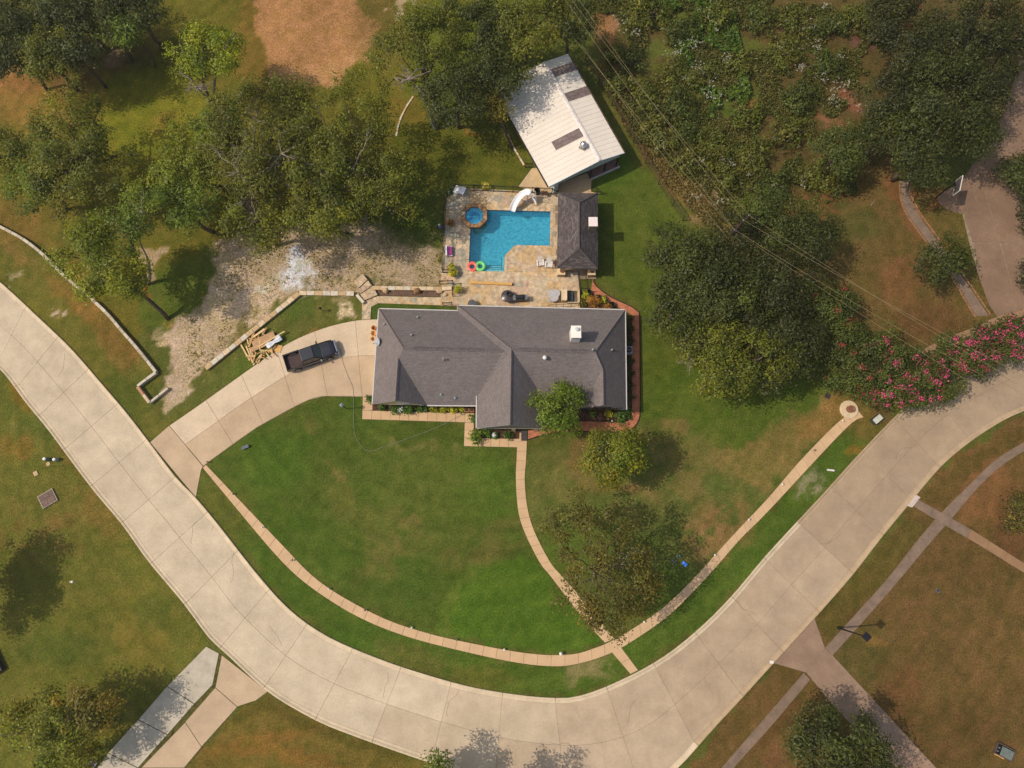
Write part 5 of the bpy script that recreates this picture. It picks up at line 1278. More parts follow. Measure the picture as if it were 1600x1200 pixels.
def tree(name, label, base_px, crown_px, r_px, zc, pal, dens=1.0, ratio=.62, leaf=.135, clump=.85, lobes=.36, group=None, seed=None, bare=None, trunk_r=None, tips=None, inner=.25, cat="tree", flowers=None, flat=.75, anc=None):
    global GAP
    low = .35 if base_px else .85
    GAP = {'thin': -.2, 'dark': -.36, 'dark2': -.36}.get(pal, -.17) if r_px > 50 else -9.0
    global NLEAF
    seed = seed if seed is not None else int(crown_px[0] * 7 + crown_px[1] * 13) % 99991
    rng = np.random.default_rng(abs(seed)); b = G(*base_px) if base_px else None
    c = np.array(G(crown_px[0], crown_px[1], zc)); r = r_px * MPP(crown_px[1], zc)
    if b is None: b = Vector((c[0], c[1], 0))
    rz = min(r * ratio, zc * .92)
    root = thing(name, label, cat, (b.x, b.y, 0), group=group); og = (b.x, b.y, 0)
    pos, nr, idx, cc, cr = crown_points(c, r, rz, rng, clump, dens, leaf, lobes, inner, flat, None, low); GAP = -9.0
    keep = pos[:, 2] > .15
    if bare:
        for bb in bare:
            bc = np.array(G(bb[0], bb[1], zc)); dd = np.hypot(pos[:, 0] - bc[0], pos[:, 1] - bc[1]) / (bb[2] * MPP(bb[1], zc) * .8)
            keep &= ~((dd < 1) & (rng.random(len(pos)) < .6))
    pos, nr, idx = pos[keep], nr[keep], idx[keep]
    col = tints(pal, idx, rng, len(pos))
    if tips:   # coloured shoots at the clump tops
        top = (pos[:, 2] > cc[idx][:, 2] + .12 * cr[idx]) & (rng.random(len(pos)) < tips[1])
        sel = rng.random(idx.max() + 1)[idx] < tips[2]
        k = top & sel; col[k] = np.array(S(*tips[0])[:3]) * (1 + rng.normal(size=(k.sum(), 1)) * .2)
    col = np.clip(col, .004, .9)
    NLEAF += len(pos)
    leaf_mesh("crown", pos, nr, leaf * (.7 + .6 * rng.random(len(pos))), col, M_leaf, root, og, rng=rng)
    tr = trunk_r or (.06 + r * .04)
    mb = MB(); fork = np.array([b.x * .45 + c[0] * .55, b.y * .45 + c[1] * .55, max(.35, zc - rz * .75)])
    tp = limb(mb, (b.x, b.y, -.05), fork, tr * 1.25, tr * .8, rng, .06)
    order = rng.permutation(len(cc))[:int(min(16, 5 + r * 1.6))]
    for i in order: limb(mb, fork, cc[i] - np.array([0, 0, cr[i] * .2]), tr * .55, tr * .12, rng, .10, 4)
    mb.build("trunk", M_bark, root, origin=og, smooth=True)
    if bare:   # leafless grey branches: centre pixel, reach in pixels, height, count, root pixel
        mb = MB()
        for (bx, by, rp, z, n, rootp) in bare:
            z = z + 1.9; c0 = np.array(G(bx, by, z)); R0 = rp * MPP(by, z); st = np.array(G(rootp[0], rootp[1], max(1.0, z * .55)))
            main = limb(mb, fork if rootp is None else st, c0, tr * .5, tr * .22, rng, .08, 5)
            limb(mb, (b.x, b.y, 0), st, tr * 1.1, tr * .6, rng, .03, 4)
            for k in range(n):
                s0 = np.array(main[rng.integers(2, 6)]); d = rng.normal(size=3); d[2] = abs(d[2]) * .4; d = d / np.linalg.norm(d) * R0 * (.5 + .6 * rng.random())
                q = limb(mb, s0, s0 + d, .075, .022, rng, .12, 4)
                for j in range(4):
                    s1 = np.array(q[rng.integers(1, 5)]); e = rng.normal(size=3); e = d * .35 + e * R0 * .14; limb(mb, s1, s1 + e, .03, .012, rng, .1, 3)
        mb.build("bare_branches", M_barkg, root, origin=og)
    if flowers:
        col_f, count, sz = flowers; k = rng.choice(len(cc), min(len(cc), count), replace=False)
        per = 34; ii = np.repeat(k, per); hi_ = cc[ii] + np.array([0, 0, 1]) * cr[ii][:, None] * .5 + rng.normal(size=(len(ii), 3)) * np.array([.16, .16, .1]) * sz
        hi_ += (rng.normal(size=(len(k), 3)) * np.array([.3, .3, .05]))[np.searchsorted(np.sort(k), ii)] if False else 0
        cf = np.clip(np.array(S(*col_f)[:3]) * (1 + rng.normal(size=(len(ii), 1)) * .25), .01, .9)
        leaf_mesh("blossoms", hi_, rng.normal(size=(len(ii), 3)) + np.array([0, 0, 1.2]), .11 * (.7 + .6 * rng.random(len(ii))), cf, M_petal, root, og, aspect=1.2, rng=rng)
    return root

TG = "trees of the dark wood at upper left"
for k, (x, y, r, pal) in enumerate(((30, 35, 66, 'dark'), (105, 12, 60, 'dark'), (62, 82, 46, 'oak'), (152, 34, 54, 'dark'), (205, 12, 46, 'dark'), (108, 76, 42, 'dark'), (192, 40, 30, 'mid'), (8, 80, 38, 'dark'))):
    nm = ("broad dark tree filling the top left corner of the picture", "dark tree on the top edge above the wood at left", "olive tree on the lower rim of the top left wood", "dark green tree in the middle of the top left wood",
          "rightmost dark tree of the top left wood, touching the top edge", "dark tree at the lower right of the top left wood", "small brighter green tree at the right rim of the top left wood", "dark tree on the left edge below the corner tree")[k]
    tree("broadleaf_tree", nm, None, (x, y), r, 6.5, pal, dens=1.0, group=TG, ratio=.6)
tree("bright_tree", "bright yellow green tree with bare grey branches on its lower left", (337, 167), (322, 86), 52, 6.5, 'bright', dens=1.0, bare=[(292, 118, 22, 6, 12, (322, 152)), (368, 52, 16, 6.5, 7, (340, 100))], lobes=.35, clump=.85)
OG = "oaks in the park left of the pool"
tree("oak_tree", "large rounded olive oak near the left edge", (130, 300), (128, 240), 92, 6.5, 'oak', dens=1.0, group=OG, ratio=.55)
tree("oak_tree", "oak crown cut by the left edge beside the large rounded oak", None, (8, 232), 42, 6, 'oak', group=OG)
tree("oak_tree", "green oak lying low between the large left oak and the edge", None, (52, 290), 42, 5.5, 'mid', group=OG)
tree("leaning_tree", "yellow green tree with a dark leaning trunk beside the white wall", (263, 500), (160, 415), 66, 7.8, 'yellow', dens=1.5, lobes=.35, ratio=.6, trunk_r=.2)
tree("slender_tree", "thin mid green tree just right of the leaning tree", (232, 445), (216, 348), 46, 8, 'mid', dens=.65, lobes=.35, bare=[(222, 330, 22, 7, 8, (231, 400))])
tree("park_tree", "bright green tree between the leaning tree and the big grove", None, (305, 250), 66, 6, 'yellow', dens=.85, group=OG, inner=.35)
tree("oak_tree", "thinning oak with bare grey limbs in the middle of the grove", (385, 352), (400, 220), 90, 8, 'oliveoak', dens=.72, group=OG, lobes=.35, bare=[(370, 262, 46, 7, 14, (395, 330)), (440, 240, 40, 7.5, 10, (420, 330)), (400, 190, 36, 7, 10, (400, 280))])
tree("oak_tree", "large oak at the right of the grove above the dirt yard", (570, 342), (540, 215), 88, 8, 'oak', dens=.8, group=OG, lobes=.35, bare=[(560, 240, 30, 7.5, 8, (560, 310)), (500, 262, 34, 7, 8, (530, 310))])
tree("oak_tree", "dark oak at the right tip of the grove nearest the pool", None, (600, 280), 62, 7.5, 'oak', group=OG, inner=.35)
tree("oak_tree", "low oak spreading over the middle of the dirt yard's top", None, (475, 285), 84, 7.5, 'oak', dens=.9, group=OG, inner=.35)
tree("oak_tree", "oak at the foot of the grove with its tip over the dirt", None, (395, 340), 52, 7, 'oak', dens=.9, group=OG)
tree("oak_tree", "small oak clump on the lower right of the grove", None, (520, 325), 48, 6.5, 'oak', dens=.9, group=OG, inner=.35)
tree("oak_tree", "yellowish oak filling the left foot of the grove", None, (292, 325), 52, 6, 'mid', dens=.9, group=OG)
tree("oak_tree", "olive oak on the left flank of the grove above the slender tree", None, (258, 290), 44, 6, 'yellow', dens=.8, group=OG)
tree("oak_tree", "green oak above the middle of the grove", None, (345, 200), 46, 6, 'mid', dens=.8, group=OG)
tree("oak_tree", "dark oak head on the top of the grove below the brown oval", None, (460, 175), 52, 6.5, 'oak', dens=.85, group=OG)
tree("curved_tree", "oak with a long curved bare trunk beside the pale stone edging", (681, 203), (652, 78), 74, 7, 'oak', dens=.8, lobes=.3, trunk_r=.2, bare=[(618, 122, 30, 6.5, 12, (662, 152))])
tree("curved_tree", "dark tree standing right of the curved trunk", (717, 200), (720, 146), 50, 6.5, 'dark', dens=1.0)
BG = "trees crowding over the metal building"
tree("broadleaf_tree", "dark tree on the top edge left of the metal building", None, (760, 45), 54, 7, 'dark', group=BG)
tree("broadleaf_tree", "tree overhanging the top left corner of the metal building", None, (828, 42), 58, 8, 'oak', group=BG)
tree("broadleaf_tree", "dark tree above the right corner of the metal building", None, (890, 28), 42, 7.5, 'dark', group=BG)
tree("broadleaf_tree", "dark crown touching the left edge of the white roof", None, (775, 110), 40, 7, 'dark', group=BG)
tree("rusty_tree", "reddish green tree leaning against the left side of the metal building", (803, 232), (764, 162), 32, 5.5, 'rusty', dens=.9, lobes=.3)
tree("broadleaf_tree", "dark tree between the curved trunk and the metal building, at the top edge", None, (700, 20), 36, 6.5, 'oak', group=BG)
CGp = "dark live oaks right of the house"
for x, y, r, z, pal, nm in ((1075, 405, 58, 6, 'dark', "upper left oak of the dark cluster right of the pool lawn"), (1150, 385, 50, 6, 'dark2', "oak hiding the foot of the utility pole"),
        (1062, 480, 48, 5.5, 'dark', "leftmost bulge of the dark oak cluster"), (1135, 465, 72, 6.5, 'dark', "largest oak in the middle of the dark cluster"), (1215, 440, 56, 6, 'dark2', "oak of the dark cluster under the power lines"),
        (1148, 560, 74, 6.5, 'oak', "lowest big oak of the cluster above the tan dry lawn"), (1228, 520, 62, 6, 'dark2', "oak at the right of the dark cluster against the crepe myrtles"), (1098, 540, 42, 5, 'oliveoak', "thin olive oak at the lower left of the dark cluster"),
        (1215, 570, 48, 5.5, 'dark', "dark oak filling the gap below the cluster's right side")):
    bare = [(1075, 575, 26, 4.5, 10, (1115, 560))] if nm.startswith("thin") else None
    tree("live_oak", nm, None, (x, y), r, z, pal, dens=1.1, group=CGp, ratio=.6, bare=bare)
tree("broadleaf_tree", "spreading tree on the far side of the power lines", None, (1215, 345), 52, 5.5, 'myrtle', dens=1.0); tree("broadleaf_tree", "dark tree right of the spreading tree by the brown lawn", None, (1262, 375), 42, 5.5, 'dark', dens=1.0)
UG = "trees of the dark wood at upper right"
for x, y, r, z, pal, nm in ((1430, 70, 62, 7, 'dark2', "dark tree on the left flank of the upper right wood"), (1520, 45, 70, 7.5, 'dark2', "broad dark tree on the top edge at the right"), (1585, 60, 48, 7, 'dark2', "darkest tree in the top right corner"),
        (1400, 150, 48, 6, 'dark2', "dark tree on the left rim beside the dirt strip"), (1475, 150, 64, 7, 'dark', "large dark tree in the centre of the right wood"), (1548, 135, 46, 7, 'dark2', "dark tree hanging over the rosy drive"),
        (1392, 205, 40, 5.5, 'dark', "dark tree where the dirt strip ends"), (1448, 232, 54, 6.5, 'dark', "lowest tree of the right wood, above the basketball hoop"), (1520, 205, 40, 6.5, 'dark', "tree shading the drive behind the hoop"),
        (1400, 5, 40, 6, 'dark2', "tree on the top edge left of the right wood")):
    tree("broadleaf_tree", nm, None, (x, y), r, z, pal, group=UG, dens=1.05)
tree("feathery_tree", "greyish green feathery tree alone between dirt strip and brown lawn", None, (1318, 232), 44, 5, 'myrtle', dens=.9, lobes=.3)
tree("young_tree", "young dark tree over the narrow path at upper right", (1473, 425), (1471, 402), 36, 4, 'dark', dens=.95, lobes=.3)
tree("broadleaf_tree", "round tree cut by the right edge beside the rosy drive", None, (1600, 268), 32, 2.4, 'dark'); tree("broadleaf_tree", "dark tree at the right edge below the round one", None, (1614, 322), 32, 2.4, 'dark2')
tree("broadleaf_tree", "sliver of a dark tree at the right edge beside the drive end", None, (1612, 430), 20, 2.2, 'dark2')
tree("shrub", "brownish bush at the right edge beyond the crossing walks", None, (1602, 800), 30, 1.6, 'thin', cat="shrub", dens=.7)
MG = "pink flowering crepe myrtles along the road"
pink = (244, 84, 134)
for x, y, r, z, fl, nm in ((1300, 490, 44, 4, 4, "crepe myrtle nearest the dark oaks, almost without blossom"), (1318, 540, 42, 4, 5, "crepe myrtle with few flowers beside the dark oaks"), (1340, 582, 42, 4, 13, "crepe myrtle above the round brick pillar"),
        (1394, 603, 42, 4, 34, "most heavily flowering crepe myrtle beside the road"), (1378, 555, 42, 4, 12, "crepe myrtle in the middle of the hedge"), (1432, 588, 46, 4, 34, "flowering crepe myrtle leaning over the road"),
        (1477, 592, 34, 3.6, 12, "small crepe myrtle low over the road edge"), (1500, 552, 40, 4, 26, "crepe myrtle right of the gap in the hedge"), (1545, 545, 42, 4, 34, "crepe myrtle rich in pink near the right edge"), (1592, 535, 36, 4, 26, "crepe myrtle cut by the right edge"), (1262, 470, 30, 3.6, 2, "crepe myrtle at the upper end under the power lines")):
    tree("crepe_myrtle", nm, None, (x, y), r, z - .6, 'myrtle', dens=1.05, group=MG, leaf=.13, flowers=(pink if x > 1340 else (176, 60, 66), fl + (10 if x > 1480 else 3), 1.25), ratio=.7, clump=.75)
tree("front_tree", "bright green tree overhanging the house roof by the porch", (852, 662), (871, 640), 42, 4.2, 'front', leaf=.12, dens=1.0, clump=.7, lobes=.3, ratio=.8)
tree("round_tree", "round yellow tipped tree on the lawn casting a dark shadow", (948, 737), (958, 713), 43, 5.6, 'yellow', leaf=.125, dens=1.9, clump=.75, lobes=.15, ratio=.85, tips=((160, 146, 42), .5, .45))
tree("thin_tree", "wide brownish thinning tree over the end of the front walk", (932, 884), (942, 886), 92, 7.4, 'thin', trunk_r=.17, dens=.85, clump=.75, lobes=.45, leaf=.13, bare=[(990, 860, 24, 5, 6, (930, 900)), (920, 905, 20, 4.5, 5, (930, 900)), (985, 925, 20, 4.5, 5, (935, 900))])
tree("shade_tree", "dense dark tree at the bottom edge beside the aged driveway", None, (1296, 1162), 66, 5, 'dark', dens=1.1); tree("shade_tree", "right part of the tree pair at the bottom edge", None, (1358, 1195), 46, 5, 'dark', dens=1.0)
tree("red_tipped_tree", "red and lime tipped tree in the bottom left corner", (130, 1125), (66, 1140), 70, 5, 'redtip', dens=1.05, lobes=.35, tips=((150, 158, 48), .7, .45), clump=.9)
tree("red_tipped_tree", "dark side of the tree group beside the grey driveway", (150, 1118), (138, 1118), 40, 4.6, 'rusty', dens=1.0)
tree("red_tipped_tree", "olive tree at the bottom edge near the purple chairs", None, (118, 1188), 36, 3.6, 'redtip', dens=.85)
tree("street_tree", "tree at the bottom edge of which only the leafy tip shows", None, (668, 1238), 48, 5, 'mid', dens=1.4); tree("street_tree", "tree below the bottom edge shading the road", None, (790, 1268), 56, 5.5, 'mid', dens=1.4)
tree("street_tree", "tree left of the picture shading the lawn at the edge", None, (-112, 918), 66, 6, 'oak', dens=1.8)

# ------------------------------------------------------------------ brush field: shrubs one by one, undergrowth as a mass
SG = "wild shrubs in the brush field"
sh = [(990, 95, 22), (1015, 150, 34), (965, 130, 22), (1060, 165, 30), (1035, 205, 32), (1085, 250, 28), (1075, 200, 24), (1120, 225, 30), (1160, 100, 22), (1190, 25, 26), (1225, 80, 30), (1240, 30, 26), (1250, 150, 30), (1235, 205, 32), (1180, 245, 34), (1210, 285, 30), (1280, 275, 32), (1140, 275, 26), (1290, 100, 26), (1345, 25, 26), (1010, 20, 34), (1065, 45, 26), (960, 85, 22), (1120, 20, 26), (1365, 30, 22), (1170, 180, 24), (1090, 120, 22), (1300, 40, 22), (1180, 320, 26), (1155, 345, 20), (1320, 290, 20), (1045, 110, 24)]
def shrub_label(k, x, y, r):
    """says where each wild shrub stands among its neighbours"""
    col = "dark green" if k % 3 == 0 else "olive"
    size = "broad" if r >= 30 else ("mid sized" if r > 23 else "small")
    line = sorted(range(len(sh)), key=lambda i: sh[i][0]); band = [i for i in line if int(sh[i][1] // 75) == int(y // 75)]
    rows = ("top row", "second row down", "third row down", "fourth row down", "bottom row")[min(4, int(y // 75))]
    o = ("leftmost", "second from left", "third from left", "fourth from left", "fifth from left", "sixth from left", "seventh from left", "eighth from left", "ninth from left", "tenth from left", "eleventh from left")[band.index(k)]
    return "%s %s wild shrub, %s, %s" % (size, col, o, rows)
for k, (x, y, r) in enumerate(sh):
    near = "close to the power lines" if x < 1060 else ("in the middle of the brush" if x < 1220 else "towards the dark wood")
    size = "broad" if r >= 30 else ("mid sized" if r > 23 else "small")
    row = "on the top rim" if y < 60 else ("in the upper half" if y < 160 else ("in the lower half" if y < 260 else "bottom row"))
    tree("wild_shrub", shrub_label(k, x, y, r), None, (x, y), r, 1.0, 'brush' if k % 3 else 'myrtle', group=SG, cat="shrub", leaf=.15, clump=.5, dens=.5, ratio=.8, lobes=.35, inner=.3)
def scatter(name, label, poly_px, n, zmax, pal, seed, size=.2, keepf=None, m=None, up=.9, kind='stuff', tall=True):
    rng = np.random.default_rng(seed); xs_ = [p[0] for p in poly_px]; ys_ = [p[1] for p in poly_px]
    px = rng.uniform(min(xs_), max(xs_), n * 3); py = rng.uniform(min(ys_), max(ys_), n * 3)
    k = seg_inside(px, py, poly_px)
    if keepf is not None: k &= keepf(px, py)
    px, py = px[k][:n], py[k][:n]; n = len(px)
    z = (rng.random(n) ** 1.5) * zmax * (.3 + 1.2 * fbm(px * .05, py * .05, seed % 50, 3)) + .03
    x = (px - 800) / FPX; y = -(py - 600) / FPX; t = (CAM_H - z * 0) / (CT - y * ST); P = np.stack([x * t, (y * CT + ST) * t, z], 1)
    ci_ = (fbm(px * .04, py * .04, 7 + seed % 40, 3) * 40).astype(int)
    Pc = np.array([S(*c)[:3] for c in PAL[pal]]); w = np.stack([fbm(px * .06, py * .06, 90 + j + seed % 30, 3) ** 3 for j in range(3)], 1); w /= w.sum(1)[:, None]
    col = (w @ Pc) * (1 + rng.normal(size=(n, 1)) * .3) * np.array([1.35, 1.3, 1.0])
    nr = rng.normal(size=(n, 3)) * .7 + np.array([0, 0, up])
    o = leaf_mesh(name, P, nr, size * (.6 + .8 * rng.random(n)), np.clip(col, .004, .9), m or M_leaf, rng=rng, aspect=2.0); tag(o, label, None, None, kind); return o
brush_px = [(930, -20), (1420, -20), (1400, 60), (1345, 130), (1330, 180), (1300, 215), (1340, 300), (1285, 320), (1180, 360), (1140, 352), (1100, 300), (1040, 250), (985, 195), (950, 110)]
scatter("undergrowth", "tangled weeds and brambles of the brush field", brush_px, 70000, .5, 'brush', 5, .14, lambda a, b: fbm(a * .03, b * .03, 33, 4) > .45)
scatter("undergrowth", "fresh green vines in the middle of the brush field", [(1010, -10), (1140, -10), (1170, 150), (1150, 200), (1110, 190), (1080, 110), (1040, 60)], 16000, .8, 'brushg', 6, .2, lambda a, b: fbm(a * .03, b * .03, 35, 4) > .42)
PAL['strip'] = ((112, 102, 56), (96, 92, 46), (134, 116, 74))
scatter("dry_grass", "dry weeds along the strip under the power lines", [(935, 110), (960, 120), (1010, 190), (1080, 270), (1150, 350), (1100, 350), (1040, 290), (980, 210)], 9000, .35, 'strip', 7, .13)
# white wildflowers
rng = np.random.default_rng(8); fp = []
for cx, cy, n, s in ((970, 35, 16, 10), (992, 52, 10, 6), (1050, 85, 26, 12), (1062, 75, 12, 6), (1110, 25, 12, 12), (1122, 38, 14, 8), (1085, 68, 16, 8), (1095, 105, 22, 9), (1078, 122, 16, 7), (1110, 130, 12, 8), (1135, 95, 14, 8), (1120, 160, 12, 9), (1105, 150, 10, 5), (1265, 42, 14, 8), (1220, 72, 8, 6), (1245, 80, 12, 6), (1250, 105, 12, 6), (1275, 72, 10, 6), (1290, 10, 8, 5), (1300, 40, 12, 6), (1310, 95, 16, 7), (1305, 135, 16, 9), (1285, 120, 14, 8), (1320, 132, 12, 7), (1305, 155, 14, 6), (1262, 275, 14, 6), (1255, 285, 10, 5), (1130, 250, 14, 8), (1145, 255, 8, 5), (1095, 250, 6, 6), (1170, 270, 12, 8), (1035, 225, 10, 6), (1345, 170, 10, 7), (1120, 310, 12, 10), (1085, 305, 8, 8), (1210, 290, 8, 4)):
    for k in range(n):
        a, b = cx + rng.normal() * s * .7, cy + rng.normal() * s * .7; g_ = G(a, b, 1.0); 
        for j in range(4): fp.append((g_.x + rng.normal() * .06, g_.y + rng.normal() * .06, 1.0 + rng.random() * .25))
fp = np.array(fp); nf_ = len(fp)
o = leaf_mesh("wildflowers", fp, rng.normal(size=(nf_, 3)) * .3 + np.array([0, 0, 1]), .1 * (.5 + rng.random(nf_)), np.tile(np.array(S(176, 172, 154)[:3]), (nf_, 1)), M_petal, aspect=1.1, rng=rng); tag(o, "small white wildflowers scattered over the brush field", None, None, 'stuff')
# weeds and stones in the dirt yard, dry leaves on lawns
PAL['weed'] = ((122, 122, 66), (106, 112, 56), (150, 138, 90))
yard_px = [(300, 480), (335, 440), (330, 400), (420, 360), (540, 345), (620, 352), (690, 400), (704, 446), (585, 448), (467, 456), (395, 503), (320, 573), (285, 600)]
scatter("weeds", "sparse weeds coming up in the dirt yard", yard_px, 3800, .15, 'weed', 9, .1, lambda a, b: fbm(a * .045, b * .045, 15, 4) > .56)
rng = np.random.default_rng(10); mb = MB()
for k in range(900):
    a, b = rng.uniform(250, 700), rng.uniform(345, 630)
    if not seg_inside(np.array([a]), np.array([b]), yard_px)[0]: continue
    g_ = G(a, b); s = .03 + .07 * rng.random() ** 2; mb.box((g_.x, g_.y, s * .3), (s * 1.5, s, s), rng.random() * 3, rng.random() * .4)
tag(mb.build("gravel", mat("gravel", S(190, 180, 164), .9, var=.3, scale=2, coord='World')), "loose stones strewn over the dirt yard", None, None, 'stuff')
print("leaves", NLEAF)
# ------------------------------------------------------------------ pickup truck
M_paint = mat("truck_paint_black", S(34, 28, 30), .22, var=.05, spec=.6); M_tyre = mat("tyre_rubber", S(30, 30, 30), .9); M_chrome = mat("chrome", S(200, 200, 204), .15, metal=1.0)
M_tglass = mat("truck_glass", S(30, 38, 44), .05, spec=.9); M_liner = mat("bed_liner", S(84, 66, 64), .8, var=.15, scale=5); M_rooft = mat("truck_roof_blueblack", S(44, 46, 56), .28, spec=.6)
M_red = mat("lamp_red", S(150, 26, 22), .3); M_lamp = mat("lamp_clear", S(220, 222, 226), .15, spec=.8)
tc0 = G(489, 558); tpx0, tpx1 = G(446.5, 572, 0), G(528, 543.5, 0)
trz = math.atan2(tpx1.y - tpx0.y, tpx1.x - tpx0.x)
truck = thing("pickup_truck", "black crew cab pickup truck with open bed parked on the driveway", "pickup truck", (tc0.x, tc0.y, .045), trz); truck.scale = (.93, .93, .93)
def loft(sections, cap=True):
    """skin through matching cross sections (lists of y,z) at given x"""
    mb = MB(); rows = [[mb.pt((x, y, z)) for y, z in sec] for x, sec in sections]; n = len(rows[0])
    for a, b in zip(rows, rows[1:]):
        for k in range(n): mb.face([a[k], a[(k + 1) % n], b[(k + 1) % n], b[k]])
    mb.face(rows[0][::-1]); mb.face(rows[-1]); return mb
def sec(w, z0, z1, r=.12):
    return [(-w + r * .6, z0), (w - r * .6, z0), (w, z0 + r), (w * 1.0, z1 - r), (w - r, z1), (-w + r, z1), (-w, z1 - r), (-w, z0 + r)]
# nose and cab lower body
def soft(o, w=.03, seg=2):
    m = o.modifiers.new("bevel", 'BEVEL'); m.width = w; m.segments = seg; m.limit_method = 'ANGLE'; m.angle_limit = math.radians(28); return o
o = loft([(-1.05, sec(.98, .42, 1.12)), (1.2, sec(.98, .42, 1.14)), (1.35, sec(.98, .42, 1.16)), (2.2, sec(.97, .42, 1.12)), (2.65, sec(.92, .44, 1.04)), (2.85, sec(.78, .48, .92))]).build("body", M_paint, truck, smooth=False); soft(o)
mb = loft([(1.28, [(-.78, 1.1), (.78, 1.1), (.8, 1.15), (.72, 1.2), (.3, 1.24), (-.3, 1.24), (-.72, 1.2), (-.8, 1.15)]), (2.3, [(-.74, 1.05), (.74, 1.05), (.78, 1.09), (.7, 1.15), (.28, 1.19), (-.28, 1.19), (-.7, 1.15), (-.78, 1.09)]), (2.72, [(-.62, .92), (.62, .92), (.66, .97), (.6, 1.03), (.25, 1.07), (-.25, 1.07), (-.6, 1.03), (-.66, .97)])])
soft(mb.build("hood", M_rooft, truck), .02)
# cab greenhouse
def gh(x, w, z0, z1, w1): return (x, [(-w, z0), (w, z0), (w1, z1), (-w1, z1)])
mb = MB(); base_z = 1.12; top_z = 1.86
P = {'fl': (1.32, .88, base_z), 'fr': (1.32, -.88, base_z), 'rl': (-1.03, .9, base_z), 'rr': (-1.03, -.9, base_z), 'tfl': (.55, .7, top_z), 'tfr': (.55, -.7, top_z), 'trl': (-.92, .7, top_z), 'trr': (-.92, -.7, top_z)}
i = {k: mb.pt(v) for k, v in P.items()}
for f in (('fr', 'fl', 'tfl', 'tfr'), ('rl', 'rr', 'trr', 'trl'), ('fl', 'rl', 'trl', 'tfl'), ('rr', 'fr', 'tfr', 'trr'), ('tfl', 'trl', 'trr', 'tfr'), ('fl', 'fr', 'rr', 'rl')): mb.face([i[k] for k in f])
soft(mb.build("cab", M_paint, truck), .05, 3)
mb = MB(); mb.bbox((-.18, 0, top_z + .012), (1.36, 1.3, .05), .02)
for y in (-.4, -.2, 0, .2, .4): mb.box((-.2, y, top_z + .045), (1.2, .05, .02))
mb.build("cab_roof", M_rooft, truck)
def pane(name, pts, off, m=M_tglass):
    P4 = [Vector(p) for p in pts]; n = (P4[1] - P4[0]).cross(P4[2] - P4[0]).normalized(); mb = MB()
    a = [mb.pt(p + n * off) for p in P4]; b = [mb.pt(p - n * .01) for p in P4]; mb.face(a); mb.face(b[::-1])
    for k in range(len(P4)): mb.face([a[(k + 1) % len(P4)], a[k], b[k], b[(k + 1) % len(P4)]])
    return mb.build(name, m, truck)
pane("windshield", [(1.24, -.8, 1.18), (1.24, .8, 1.18), (.6, .66, 1.82), (.6, -.66, 1.82)], .012)
pane("rear_window", [(-1.01, .7, 1.25), (-1.01, -.7, 1.25), (-.935, -.58, 1.78), (-.935, .58, 1.78)], .012)
for s in (-1, 1):
    for xa, xb, xc, xd in ((1.08, .2, .2, .55), (.12, -.85, -.82, .12)):
        q = [(xa, s * .875, 1.2), (xb, s * .88, 1.2), (xc, s * .72, 1.78), (xd, s * .72, 1.78)]
        pane("side_window", q if s > 0 else q[::-1], .014)
    for xa, xb in ((1.1, .18), (.14, -.9)):
        mb = MB(); mb.box(((xa + xb) / 2, s * .983, .82), (xa - xb, .016, .56)); d_ = mb.build("door", M_paint, truck); mb = MB(); mb.box((xb + .14, s * 1.0, .98), (.16, .03, .035)); mb.build("handle", M_chrome, d_)
    mb = MB(); mb.box((1.05, s * 1.1, 1.2), (.14, .24, .18)); mb.box((1.06, s * .99, 1.16), (.06, .12, .05)); soft(mb.build("side_mirror", M_chrome if s < 0 else M_paint, truck), .02)
    mb = MB(); mb.box((2.66, s * .7, .86), (.22, .3, .2)); soft(mb.build("headlight", M_lamp, truck), .03)
    mb = MB(); mb.box((-2.88, s * .9, .92), (.06, .14, .34)); mb.build("tail_light", M_red, truck)
    mb = MB(); mb.box((.1, s * 1.0, .38), (2.2, .14, .05)); mb.build("running_board", M_chrome, truck)
    for x in (-1.85, 1.85):
        w = MB(); w.lathe([(.24, -.12), (.37, -.13), (.4, -.08), (.4, .08), (.37, .13), (.24, .12)], (x, s * .9, .4), 22, 'Y', closed=True); wh = w.build("wheel", M_tyre, truck, smooth=True)
        w = MB(); w.lathe([(.27, -.145), (.27, .145)], (x, s * .9, .4), 18, 'Y'); w.lathe([(.07, 0), (.07, s * .13), (0, s * .14)], (x, s * .9, .4), 10, 'Y')
        for k in range(6): a = k * math.pi / 3; w.box((x + .12 * math.cos(a), s * 1.055, .4 + .12 * math.sin(a)), (.22, .03, .06), 0, 0, -a)
        w.build("rim", M_chrome, wh)
        f = MB(); n_ = 12
        for k in range(n_):
            a0, a1 = math.pi * k / n_, math.pi * (k + 1) / n_
            f.poly([(x + .46 * math.cos(a0), s * .99, .42 + .46 * math.sin(a0)), (x + .46 * math.cos(a1), s * .99, .42 + .46 * math.sin(a1)), (x + .46 * math.cos(a1), s * 1.03, .42 + .44 * math.sin(a1)), (x + .46 * math.cos(a0), s * 1.03, .42 + .44 * math.sin(a0))])
        f.build("wheel_arch", M_paint, truck)
mb = MB(); mb.box((2.9, 0, .72), (.1, 1.2, .36))
for z in (.62, .72, .82): mb.box((2.96, 0, z), (.03, 1.1, .04))
mb.build("grille", M_chrome, truck)
mb = MB(); mb.box((2.93, 0, .48), (.2, 1.8, .2)); soft(mb.build("front_bumper", M_chrome, truck), .05); mb = MB(); mb.box((-2.95, 0, .5), (.16, 1.8, .2)); soft(mb.build("rear_bumper", M_chrome, truck), .04)
